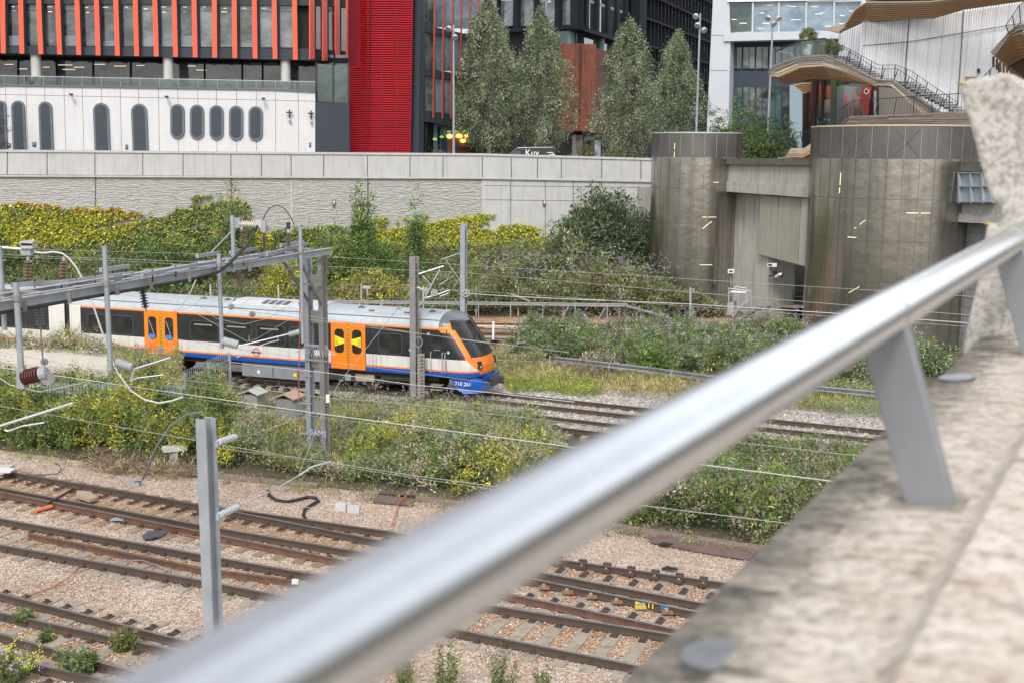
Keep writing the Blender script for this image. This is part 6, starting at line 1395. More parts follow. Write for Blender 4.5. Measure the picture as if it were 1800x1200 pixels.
shrub('rounded dark buddleia clump with fine leaves beside the handrail in the centre', 815, 758, 870, 36.2, 150, 420, [G2,(.06,.1,.045),GY,G1], .13, 'buddleia_bush', .3, .8, .22)
shrub('yellow green ragwort bush left of the dark buddleia clump', 655, 748, 838, 37.5, 110, 260, [YG,G3,(.16,.19,.05)], .12, 'ragwort', .3, .9, .2)
shrub('yellow flowered bush at the end of the undergrowth nearest the handrail', 932, 765, 838, 37.0, 90, 220, [YG,G3,YL,G1], .12, 'ragwort', .3, .9, .2)
shrub('yellow flowering bush right of the handrail near the ballast', 1135, 842, 925, 32.3, 90, 230, [G3,YL,G1,YG], .1, 'ragwort', .3, .9, .18)
shrub('bright green buddleia in the centre of the far thicket', 1195, 600, 660, 60, 120, 300, [(.085,.15,.045),G1,G3], .17, 'buddleia_bush', .3, .8, .26)
shrub('feathery buddleia bush at the left end of the far thicket', 945, 556, 640, 60.5, 110, 300, [GY,G1,(.11,.14,.08)], .17, 'buddleia_bush', .35, .9, .26)
shrub('young green buddleia with bright leaves by the larger drum', 1385, 560, 600, 63, 70, 140, [(.1,.17,.045),G3], .16, 'buddleia_bush')
shrub('mauve flowered buddleia between post and parapet on the right', 1625, 606, 665, 56, 120, 260, [GY,G1,G2], .16, 'buddleia_bush')
shrub('pinkish tall buddleia at the platform end beside the palisade fence', 262, 640, 708, 46, 95, 230, [OL,PK,G3,YG], .15, 'buddleia_bush', .35, 1., .25)
shrub('dark green bramble bush left of the foreground mast', 262, 730, 808, 40, 170, 420, [G2,DK,G1], .15, 'bramble', .3, .8, .25)
shrub('yellowing bramble bush in the left thicket', 120, 715, 800, 41, 150, 330, [YG,G3,YL,G1], .15, 'bramble', .3, .8, .25)
for k, (x, y, w_, h_, pl_, t) in enumerate([
 (1010,625,90,46,[G1,GY,G3],'low grey green buddleia second from the left in the far thicket'),(1090,618,80,40,[OL,GY,BR],'brownish buddleia bush in the left half of the far thicket'),
 (1150,655,70,46,[G1,(.11,.17,.06)],'green buddleia at the front edge of the far thicket above the cable tray'),(1290,640,110,58,[G1,G2,GY],'broad dark green buddleia in the right half of the far thicket'),
 (1050,655,70,34,[GY,PK,OL],'pale dusty shrub above the left end of the low cable tray'),(1345,610,80,40,[GY,G3,BR],'reddish tinged buddleia towards the right end of the far thicket'),
 (1240,860,110,70,[G1,(.13,.22,.05)],'vivid green bush in the middle of the right hand undergrowth'),(1360,905,120,70,[G2,G1,BR],'dark leafy bush beside the parapet in the right hand undergrowth'),
 (1420,838,100,45,[GY,G1,OL],'grey green bush high in the right hand undergrowth'),(1180,905,90,55,[G1,GY],'mid green bush beside the yellow flowering bush near the ballast'),
 (1290,826,80,34,[G3,G1],'light green bush at the back of the right hand undergrowth'),(470,790,80,60,[G3,OL,PK],'loose pale shrub left of the gantry footing'),
 (745,752,80,36,[G1,G3],'green shrub below the balance weights'),(870,782,76,40,[G1,GY],'grey green shrub below the train nose'),(410,760,70,60,[G1,GY,PK],'shrub with pinkish seed heads right of the foreground mast top'),
 (60,770,130,90,[G1,G2,OL],'green shrub at the left edge below the maroon insulator'),(200,770,120,75,[G2,G1],'deep green shrub in the middle of the left thicket')]):
    shrub(t, x, y - h_, y, float(Zp(x, y, -.2).y), w_, int(w_*2.6), pl_, .13 if y > 700 else .17, 'trackside_shrub', .35, .9, .2 if y > 700 else .26)
# ivy on the retaining wall
top = [(-20,352),(60,356),(110,362),(150,358),(164,344),(170,358),(205,358),(232,372),(262,374),(290,372),(292,345),(306,338),(312,358),(322,348),(350,342),(398,340),(404,320),(410,338),(418,332),(424,345),(455,352),(458,366),(420,374),(440,384),(470,396),(520,398),(560,392),(600,396),(615,400),(660,376),(694,378),(700,386),(735,372),(800,372),(830,366),(838,346),(848,348),(836,362),(855,368),(872,380),(858,384),(858,402),(868,405),(884,392),(915,392),(958,402),(962,412)]
poly = top + [(962,440),(900,470),(820,482),(700,485),(-20,485)]
A = np.array(poly); N_ = 78000; Q = np.stack([-20 + 985*RNG.random(N_), 318 + 168*RNG.random(N_)], 1); Q = Q[inpoly(Q, poly)]
f1 = sfield(Q/[1,.35], .07, 5); f2 = sfield(Q, .03, 6)
ytop = np.interp(Q[:,0], [-20,60,150,232,290,350,420,470,600,700,850,962], [352,356,358,372,372,342,345,396,396,384,372,404])
keep = (f1 > -.8 + .95*np.exp(-(Q[:,1]-ytop)/13)) | (Q[:,1] > 425) ; keep &= ~((f1 < -.55) & (Q[:,0] > 640) & (Q[:,1] < 432)); Q = Q[keep]; f2 = f2[keep]; ytop = ytop[keep]
C = np.array([WALL.p(x, y, .06 + .14*RNG.random()) for x, y in Q]); D = RNG.normal(size=(len(Q),3))*.5 + np.array(WALL.N)*.4 + np.array([0,0,-.7])
dep = Q[:,1] - ytop; cc = np.zeros((len(Q),3)); x = Q[:,0]
pals = dict(r=[(.27,.15,.05),(.3,.19,.05),YG,YL], y=[YG,YL,(.3,.32,.045),(.24,.27,.05)], g=[G3,G1,OL,YG], d=[G1,G2,G3])
for i in range(len(Q)):
    if x[i] > 655: p = 'y'
    elif x[i] < 290 and dep[i] < 12 + 6*f2[i]: p = 'r'
    elif dep[i] < 60 + 25*f2[i] and not (480 < x[i] < 655): p = 'y' if f2[i] > -.1 else 'g'
    else: p = 'g' if RNG.random() < .6 else 'd'
    cc[i] = pals[p][RNG.integers(len(pals[p]))]
cc *= (1 + .2*RNG.normal(size=(len(Q),1))).clip(.5,1.6); Ls = .2*(.6+.7*RNG.random(len(Q)))
leaf_mesh('wall_ivy', C, D, Ls, Ls*.8, cc.clip(.01,.9), leafd, None, 'sheet of creeper on the retaining wall, reddish at the left and yellow green at the right', 'creeper', 'stuff')
# flowers
def scat(px, n, hf, z=-.2): P = samp(W2(px, z), n); return np.stack([P[:,0], P[:,1], z + hf*(.7+.5*RNG.random(n))], 1)
flowers('buddleia_flowers', scat([(905,640),(930,605),(1000,596),(1180,590),(1420,596),(1640,618),(1560,680),(1300,664),(975,631)], 520, 1.75), .2, [PU,PW_,(.38,.28,.42)], 'mauve flower spikes over the far buddleia thicket')
flowers('buddleia_flowers', scat([(1130,805),(1280,772),(1420,772),(1640,785),(1480,950),(1300,930),(1100,880)], 170, 1.1), .14, [PU,PW_,PK], 'small mauve flowers in the undergrowth right of the handrail')
flowers('buddleia_flowers', scat([(405,700),(560,712),(700,722),(880,742),(990,780),(860,870),(410,815)], 190, 1.05), .14, [PU,PW_,PK], 'mauve and pink flower spikes between gantry and handrail')
flowers('buddleia_flowers', scat([(600,705),(900,735),(880,745),(600,715)], 60, .9), .15, [PU,PW_,PK], 'pale mauve flowers on the weeds in front of the train')
flowers('buddleia_flowers', np.stack([-2+13*RNG.random(260), 75.2+3*RNG.random(260), 2.4+1.4*RNG.random(260)],1), .24, [PU,PK,(.33,.27,.33)], 'dusky mauve flower spikes over the scrub on the bank')
flowers('yellow_flowers', scat([(560,760),(720,760),(720,850),(560,840)], 45, .75), .1, [(.7,.5,.02),YL], 'scattered yellow ragwort flowers left of the dark buddleia clump')
# bottom left weeds and flowers on stems (near, seen large)
def weed(label, x, y, n, h, pal, fl=None, spread=.5, leaf=.09, nm='weed'):
    b = Zp(x, y, -.2); T = thing(nm, b, label, 'weed'); Cs = []; fls = []; mb = MB()
    for k in range(n):
        a = RNG.random()*6.28; r = spread*RNG.random()**.5; hh = h*(.5+.6*RNG.random()); p0 = b + Vector((r*.4*math.cos(a), r*.4*math.sin(a), 0)); p1 = b + Vector((r*math.cos(a), r*math.sin(a), hh))
        mb.tube([p0, p0.lerp(p1,.5)+Vector((0,0,.04)), p1], [.006,.005,.003], MATS.get('weed_stem') or M('weed_stem', (.13,.11,.05), .8), 4, caps=False)
        for q in range(9): t = (q+2)/11; Cs.append(tuple(p0.lerp(p1, t)))
        if fl: fls.append(tuple(p1))
    mb.build('stems', T); leaf_mesh('foliage', *cluster(Cs, .035, 5, leaf, pal, w=.28, up=.1), leafm, T)
    if fl is not None and fls:
        F = np.array(fls); idx = np.repeat(np.arange(len(F)), 9); leaf_mesh('blossom', F[idx] + RNG.normal(size=(len(idx),3))*.03, RNG.normal(size=(len(idx),3)), np.full(len(idx), .045), np.full(len(idx), .03), np.array(fl)[RNG.integers(0,len(fl),len(F))][idx], flowerm, T)
GG = [(.10,.15,.045),(.08,.12,.04),(.13,.16,.07)]
weed('clump of yellow and mauve flowering weeds in the bottom left corner', 12, 1195, 85, .6, GG, [(.75,.62,.1),(.75,.6,.08),(.4,.28,.5)], .7, .06)
weed('bright green feathery weed in front of the crossing rails', 135, 1185, 60, .5, GG, None, .45)
weed('green seedling between the crossing rails, left one', 42, 1095, 26, .3, GG, None, .22)
weed('small pale green seedling between the crossing rails, middle one', 81, 1128, 16, .3, GG, None, .13)
weed('green and brown weed at the rails beside the handrail', 218, 1142, 46, .45, GG + [(.25,.15,.05)], None, .3)
weed('row of tall green weeds left of centre at the bottom edge', 712, 1222, 14, .95, GG, [(.16,.09,.05)], .35)
weed('upright green weed at the bottom edge below the handrail', 785, 1226, 18, 1.0, GG, [(.16,.09,.05)], .3)
weed('arching green weed at the bottom edge nearest the parapet', 880, 1226, 14, .95, GG, [(.16,.09,.05),(.3,.2,.35)], .35)
weed('small weed tip at the bottom edge close to the parapet', 950, 1224, 8, .7, GG, [(.16,.09,.05)], .2)
# tufts scattered over the ballast
P = samp(W2([(0,786),(330,824),(560,846),(860,888),(1340,960),(1340,985),(860,912),(560,872),(0,806)]), 620); C = np.stack([P[:,0],P[:,1],np.full(620,-.16)],1)
leaf_mesh('ballast_tufts', *cluster(C, .12, 16, .1, [G3,OL,BR], w=.2, up=.8), leafm, None, 'tiny tufts of weed along the edge of the foreground ballast', 'weeds', 'stuff')
P = samp(W2([(150,800),(340,820),(330,845),(180,835)]), 420); C = np.stack([P[:,0],P[:,1],-.15+.15*RNG.random(420)],1)
leaf_mesh('dead_bramble', *cluster(C, .25, 14, .3, [(.16,.12,.09),(.11,.08,.06),TN], w=.05, up=.2), leafm, None, 'dead brown bramble stems spilling on to the ballast below the left thicket', 'dead stems', 'stuff')
P = samp(W2([(985,650),(1080,655),(1060,672),(990,668)]), 260); C = np.stack([P[:,0],P[:,1],-.1+.2*RNG.random(260)],1)
leaf_mesh('dead_bramble', *cluster(C, .3, 14, .35, [(.2,.16,.12),(.14,.11,.09)], w=.05, up=.2), leafm, None, 'heap of pale dead stems in front of the low cable tray fence', 'dead stems', 'stuff')
# loose ballast stones standing proud, foreground
def stones(name, poly, n, s, pal, label):
    P = samp(poly, n); pal = np.array(pal); V = []; F = []; K = n
    base = np.array([(1,0,0),(-1,0,0),(0,1,0),(0,-1,0),(0,0,.8),(0,0,-.5)], float); fc = [(0,2,4),(2,1,4),(1,3,4),(3,0,4)]
    sc = s*(.5+.8*RNG.random(n)); ang = RNG.random(n)*6.28; ca, sa = np.cos(ang), np.sin(ang)
    v = base[None]*sc[:,None,None]*(1+.35*RNG.normal(size=(n,6,3))); x = v[:,:,0]*ca[:,None]-v[:,:,1]*sa[:,None]; y = v[:,:,0]*sa[:,None]+v[:,:,1]*ca[:,None]
    v[:,:,0] = x + P[:,0][:,None]; v[:,:,1] = y + P[:,1][:,None]; v[:,:,2] += -.19
    me = bpy.data.meshes.new(name); me.vertices.add(n*6); me.vertices.foreach_set('co', v.astype(np.float32).ravel())
    idx = (np.array(fc)[None] + (np.arange(n)*6)[:,None,None]).astype(np.int32).ravel(); me.loops.add(len(idx)); me.loops.foreach_set('vertex_index', idx)
    me.polygons.add(n*4); me.polygons.foreach_set('loop_start', np.arange(0, n*12, 3, dtype=np.int32)); me.materials.append(M('stone', (.4,.3,.25), .85) if 0 else flowerm2)
    ca_ = me.attributes.new('Col','FLOAT_COLOR','POINT'); cc = np.ones((n,6,4),np.float32); cc[:,:,:3] = (pal[RNG.integers(0,len(pal),n)]*(1+.15*RNG.normal(size=(n,1))).clip(.5,1.5))[:,None,:]; ca_.data.foreach_set('color', cc.ravel())
    me.update(calc_edges=True); o = bpy.data.objects.new(name, me); COL.objects.link(o); tag(o, label, 'ballast', None, 'stuff')
flowerm2 = bpy.data.materials.new('loose_stone'); nt, Nn, Ll, Bb = nodes_of(flowerm2); at = Nn.new('ShaderNodeAttribute'); at.attribute_name = 'Col'; Ll.new(at.outputs['Color'], Bb.inputs['Base Color']); Bb.inputs['Roughness'].default_value = .85
stones('loose_ballast', W2([(-60,795),(330,838),(860,893),(1300,965),(1340,1000),(1300,1250),(300,1260),(-60,1250)]), 80000, .021, [(.42,.3,.23),(.5,.38,.31),(.56,.46,.39),(.34,.24,.18),(.6,.53,.47),(.27,.19,.14),(.25,.21,.18)], 'loose pinkish grey ballast stones over the foreground track bed')
for q, (Pa, Pb, nn) in enumerate(((A1, A2b, 9000), (B1, B2, 9000), (Cr[0], Cr[3], 5000))):
    pl_ = [(p.x, p.y) for p in Pa[:7]] + [(p.x, p.y) for p in reversed(Pb[:6])]
    stones('loose_ballast', pl_, nn, .022, [(.4,.25,.15),(.48,.31,.19),(.3,.18,.1),(.55,.4,.28),(.2,.12,.07)], ('rust stained stones between the point rails', 'brown stained stones inside the straight track', 'brown stones inside the crossing at the bottom left')[q])
stones('loose_ballast', W2([(430,672),(700,706),(860,722),(1000,745),(1090,765),(1180,775),(1500,790),(1560,740),(1180,700),(860,670)]), 16000, .045, [(.44,.41,.375),(.52,.49,.46),(.3,.27,.24),(.2,.17,.15)], 'loose pale grey ballast stones around the track under the train')
# ------------------------------------------------------------------ lineside objects
mb = MB(); P = gpoly([(-220,592),(0,601),(247,623),(300,630),(190,650),(60,640),(-220,628)], .9); mb.prism([(p.x, p.y, .9) for p in P], Vector((0,0,-1.1)), M('cream_concrete', (.55,.51,.45), .85, var=(.46,.42,.37), vs=1.5, vamt=.5)); tag(mb.build('platform_ramp'), 'cream concrete platform end in front of the second carriage', 'platform')
def palisade(label, p0, p1, h, n):
    p0, p1 = Zp(*p0, -.2), Zp(*p1, -.2); T = thing('palisade_fence', (p0+p1)/2, label, 'fence'); d = (p1-p0).normalized()
    for k in range(n):
        mb = MB(); p = p0.lerp(p1, k/(n-1)); X = d*.035; mb.prism([p-X, p+X, p+X+Vector((0,0,h-.08)), p+Vector((0,0,h)), p-X+Vector((0,0,h-.08))], Vector((-d.y,d.x,0))*.012, galv); mb.build('pale', T)
    mb = MB()
    for z in (.35,h-.4): mb.beam(p0+Vector((0,0,z))+Vector((-d.y,d.x,0))*.03, p1+Vector((0,0,z))+Vector((-d.y,d.x,0))*.03, .04, .06, galv)
    mb.build('rail', T)
    for t in (0,.5,1): mb = MB(); p = p0.lerp(p1, t) + Vector((-d.y,d.x,0))*.08; mb.ibeam(p, p+Vector((0,0,h-.1)), .1, .1, .01, galv, up=Vector((0,1,0)), side=Vector((1,0,0))); mb.build('post', T)
palisade('galvanised palisade fence end in front of the train bogie', (403,700), (325,742), 2.1, 24)
palisade('galvanised palisade fence half buried in the left thicket', (325,765), (50,760), 2.0, 52)
def trough(label, P, z, w=.22, h=.12, posts=0, mtop=galvd, pw=.06):
    T = thing('cable_tray', P[0], label, 'cable tray'); mb = MB()
    for a, b in zip(P, P[1:]): mb.beam(a + Vector((0,0,z)), b + Vector((0,0,z)), w, h, mtop); mb.beam(a + Vector((0,-w/2,z+h*.55)), b + Vector((0,-w/2,z+h*.55)), .03, .05, galv); mb.beam(a + Vector((0,-w/2,z-h*.55)), b + Vector((0,-w/2,z-h*.55)), .03, .05, galv)
    mb.build('tray', T)
    if posts:
        for p, d in along(P, posts, .3): mb = MB(); mb.beam(p + Vector((0,-.14,-.25)), p + Vector((0,-.14,z+.12)), pw, pw, galv); mb.build('post', T)
    return T
trough('low cable tray on galvanised posts in front of the far buddleia thicket', [Zp(975,652,-.2), Zp(1140,672,-.2), Zp(1240,687,-.2), Zp(1545,718,-.2), Zp(1800,745,-.2)], .66, .2, .16, 3.3, M('black_cable_bundle', (.045,.045,.048), .6, var=(.15,.15,.15), vs=7))
F_ = trough('long grey cable tray on posts along the foot of the bank', [Vector((-46,74.6,-.2)), Vector((-20,74.4,-.2)), Vector((0,73.8,-.2)), Vector((7.5,73.5,-.2))], 1.0, .3, .14, 2.1)
mb = MB(); mb.beam((7.3,73.4,.8), (10.2,73.0,.05), .3, .1, galvd)
for x in (-9,-3.5,3.2,5.6): mb.beam((x,73.5,-.2), (x+.5,73.5,.75), .06, .06, concg)
mb.build('tray_ramp', F_)
PF = thing('post_and_wire_fence', (2,73,-.2), 'line of concrete and steel posts with thin wires in front of the bank', 'fence')
for x in (-20,-15.5,-9.6,-5.9,-2.4,.4,3.4,7.1,9.8,12.): mb = MB(); mb.beam((x,74.9,-.3), (x,74.9,1.75), .1, .1, M('pale_concrete_post', (.4,.38,.33), .85)); mb.build('post', PF)
mb = MB()
for z in (.5,1.0,1.6): mb.tube([(-20,74.84,z),(-5,74.84,z-.05),(12,74.84,z)], .008, wirem, 4)
mb.build('wire', PF)
mb = MB(); b = Zp(635,545,.4); b = Vector((-9.9,74.1,0)); mb.beam(b, b + Vector((0,0,2.0)), .1, .1, galv); mb.box(b + Vector((.35,0,1.75)), .5, .2, .18, alu); tag(mb.build('track_camera'), 'small post with white box head behind the middle of the carriage roof', 'camera post')
# concrete troughing line at the edge of the ballast
L_ = thing('cable_trough_route', Zp(700,870,-.2), 'low concrete cable trough route between undergrowth and foreground ballast', 'cable trough'); mb = MB()
for px in ([(275,822),(345,830),(430,842),(560,854)],[(640,866),(760,880),(860,893)],[(960,905),(1060,922),(1200,945),(1340,965)]):
    P = [Zp(x, y, -.17) for x, y in px]
    for a, b in zip(P, P[1:]): mb.beam(a, b, .34, .14, M('brown_trough_lid', (.17,.12,.105), .85, var=(.24,.2,.17), vs=3))
split_build(mb, 'trough', L_)
for px, t in (([(670,862),(735,868),(722,886),(655,880)],'flat brown board on the ballast edge in the centre'),([(1160,940),(1265,955),(1330,968),(1318,982),(1215,965),(1140,950)],'brown walkway board at the edge of the undergrowth near the parapet')):
    mb = MB(); P = gpoly(px, -.12); mb.prism([(p.x, p.y, -.1) for p in P], Vector((0,0,-.06)), M('brown_board', (.12,.075,.07), .8, var=(.16,.11,.1), vs=2)); tag(mb.build('ground_board'), t, 'board')
def cabinet(label, x, y, w, h, d, m, roofm, open_=None):
    b = Zp(x, y, -.2); T = thing('trackside_cabinet', b, label, 'cabinet'); ax = (Vector((.94,-.34,0)), Vector((.34,.94,0)), Vector((0,0,1)))
    mb = MB(); mb.box(b + Vector((0,0,h/2)), w, d, h, m, ax); mb.build('body', T)
    mb = MB(); c = b + Vector((0,0,h)); X, Y_, Z_ = ax
    for sgn in (-1,1): mb.prism([c + X*sgn*(w/2+.1) - Y_*(d/2+.1), c - Y_*(d/2+.1) + Z_*.18, c + Y_*(d/2+.1) + Z_*.18, c + X*sgn*(w/2+.1) + Y_*(d/2+.1)], Vector((0,0,.05)), roofm)
    mb.build('roof', T)
    return T, b, ax
T, b, ax = cabinet('grey trackside cabinet with tan pitched lid and blue graffiti beside the gantry columns', 510, 758, .75, 1.35, .7, M('cabinet_grey', (.25,.24,.225), .7, var=(.19,.18,.17), vs=3), M('tan_lid', (.36,.25,.17), .8))
mb = MB(); mb.box(b + ax[0]*.385 + Vector((0,0,.65)), .02, .6, 1.1, M('blue_graffiti', (.22,.33,.38), .7, var=(.35,.42,.44), vs=9), ax); mb.build('painted_side', T)
T, b, ax = cabinet('smaller pale cabinet half hidden by weeds left of the grey cabinet', 447, 738, .7, 1.1, .6, M('cabinet_pale', (.33,.34,.32), .7, var=(.25,.26,.24), vs=3), M('cabinet_pale_lid', (.38,.38,.35), .7))
T = thing('concrete_pedestal', Zp(308,822,-.2), 'T shaped concrete pedestal at the edge of the left thicket', 'pedestal'); b = WPOS[T]
mb = MB(); mb.box(b + Vector((0,0,.3)), .3, .3, .7, concg); mb.build('stem', T); mb = MB(); mb.box(b + Vector((0,0,.7)), .8, .45, .14, conc, (Vector((.9,.4,0)), Vector((-.4,.9,0)), Vector((0,0,1)))); mb.build('slab', T)
mb = MB(); mb.box(Zp(8,826,-.05), .5, .4, .3, M('pale_green_box', (.42,.43,.36), .7)); mb.box(Zp(8,826,.12), .56, .46, .05, concw); tag(mb.build('point_heater_box'), 'pale square box on the ballast at the left edge', 'box')
for px, t in (([(590,882),(608,884),(607,897),(588,895)],'left'),([(611,886),(632,888),(631,900),(610,898)],'right')):
    mb = MB(); P = gpoly(px, -.15); mb.prism([(p.x, p.y, -.14) for p in P], Vector((0,0,-.06)), conc); tag(mb.build('concrete_slab'), '%s square concrete slab of the pair set in the ballast' % t, 'slab')
mb = MB(); mb.tube([Zp(63,897,-.1), Zp(91,889,-.1)], .06, M('orange_plastic_duct', (.6,.16,.06), .5), 10); tag(mb.build('orange_duct'), 'short orange pipe lying beside the point rails', 'pipe')
P = gpoly([(250,942),(262,936),(280,934),(296,937),(284,943),(268,948),(254,948)], -.15); mb = MB(); mb.prism([(p.x, p.y, -.12 + .05*(i % 2)) for i, p in enumerate(P)], Vector((0,0,-.04)), M('charcoal_rag', (.07,.075,.08), .9)); tag(mb.build('discarded_rag'), 'dark crumpled rag on the ballast between the tracks', 'rag')
mb = MB(); P = [(135,862),(160,864),(170,874),(158,878),(134,870)]; mb.prism([(p.x, p.y, .02) for p in gpoly(P, 0)], Vector((0,0,-.1)), M('tan_cover', (.33,.25,.18), .85)); tag(mb.build('point_motor_cover'), 'tan cover plate between the point rails on the left', 'cover plate')
mb = MB(); mb.beam(Zp(85,884,-.0), Zp(130,858,0), .06, .05, blackm); tag(mb.build('point_stretcher_bar'), 'black stretcher bar across the point rails beside the tan cover plate', 'rod')
def cable(label, px, r, m, z=-.14): mb = MB(); mb.tube([Zp(x, y, z) for x, y in px], r, m, 6); tag(mb.build('lineside_cable'), label, 'cable')
oc = M('orange_cable', (.45,.13,.06), .6)
cable('thin orange cable from the straight track to the crossing rails', [(160,992),(140,994),(120,1015),(90,1032),(60,1042),(40,1050),(10,1064)], .014, oc)
cable('orange cable running off the brown board in the centre', [(722,864),(712,872),(700,885),(695,905),(688,925)], .02, oc, -.08)
cable('orange cable beside the check rail', [(290,924),(300,928),(320,938),(352,944)], .012, oc)
cable('black looped cable on the ballast right of the foreground mast', [(472,862),(473,870),(485,878),(505,881),(525,877),(540,873),(555,874),(560,880),(548,886),(535,895),(533,905),(537,910)], .05, cblack)
cable('thin dark cable curving over the ballast at the left', [(40,832),(70,834),(100,832),(108,826),(104,817),(96,812)], .014, cblack)
cable('grey looped lead between the straight track rails', [(205,990),(225,984),(250,984),(275,992),(315,1007)], .014, galvd, -.05)
for x, y, t in ((1170,958,'small black plastic scrap on the ballast right of the handrail'),(1175,1001,'dark plastic scrap near the far rail by the parapet'),(205,915,'blue grey bottle lying by the check rail')):
    b = Zp(x if x != 1175 else 1176, y, -.15); mb = MB(); mb.prism([b + Vector(q) for q in ((-.2,0,0),(-.05,.1,.03),(.18,.06,0),(.22,-.05,.02),(.02,-.1,.04))], Vector((0,0,.05)), M('blue_grey_litter', (.25,.3,.38), .4) if x == 205 else blackm); tag(mb.build('litter'), t, 'litter')
# rail fastenings with colour marks on the right hand point
CH = thing('point_fastenings', Zp(1100,1040,-.1), 'orange rusted rail chairs with yellow and blue paint marks on the right hand switch', 'rail fittings')
for k, (x, y) in enumerate(((957,1032),(998,1040),(1040,1048),(1085,1057),(1126,1066),(1173,1075))):
    mb = MB(); p = Zp(x, y, -.1); mb.box(p, .26, .2, .035, M('orange_rust', (.30,.125,.055), .85, var=(.17,.08,.045), vs=14) if k != 4 else M('scuffed_yellow', (.6,.42,.03), .7, var=(.4,.27,.04), vs=14)); mb.box(p + Vector((-.02,.04,.045)), .08, .06, .06, M('zinc_clip', (.36,.4,.37), .4, .5)); mb.build('chair', CH)
CP = Plane(1100, Zp(1100,1050).y - .12, 1220, Zp(1220,1072).y - .12)
a = Zp(1120,1052.5), Zp(1200,1069)
def onrail(x, x2, z0, z1, m, nm):
    d = (a[1]-a[0]).normalized(); f = lambda xx: a[0] + (a[1]-a[0])*((xx-1120)/80) + Vector((d.y,-d.x,0))*.075
    mb = MB(); p, q = f(x), f(x2); mb.prism([p+Vector((0,0,z0)), q+Vector((0,0,z0)), q+Vector((0,0,z1)), p+Vector((0,0,z1))], Vector((d.y,-d.x,0))*.006, m); mb.build(nm, CH)
onrail(1119,1128,-.09,-.03,yel,'paint_mark'); onrail(1164,1179,-.12,.0,M('blue_rail_paint', (.03,.14,.35), .5),'paint_mark'); onrail(1130,1137,-.12,-.02,M('grey_green_paint', (.3,.36,.33), .6),'paint_mark')
onrail(1142,1144,-.12,-.01,yel,'paint_mark'); onrail(1149,1151,-.12,-.01,yel,'paint_mark')
for k in range(7):
    x, y = 981 + k*42.6, 984 + k*6.2
    mb = MB(); p = Zp(x, y+4, -.1); mb.box(p, .24, .3, .08, chairm, (Vector((.93,-.37,0)), Vector((.37,.93,0)), Vector((0,0,1)))); mb.box(p + Vector((.02,.1,.07)), .2, .1, .14, chairm, (Vector((.93,-.37,0)), Vector((.37,.93,0)), Vector((0,0,1)))); mb.lathe(p + Vector((-.02,-.06,.04)), (0,0,1), [(0,.035),(.03,.03)], galvd, 8); mb.build('chair', CH)
# leaning metal sheet by the bank right of the train
mb = MB(); mb.beam(Zp(893,622,.15), Zp(918,602,.9), .5, .05, galv); mb.beam(Zp(887,622,.1), Zp(905,623,.1), .25, .08, alu); tag(mb.build('metal_frame'), 'tilted galvanised frame in the weeds right of the train nose', 'frame')
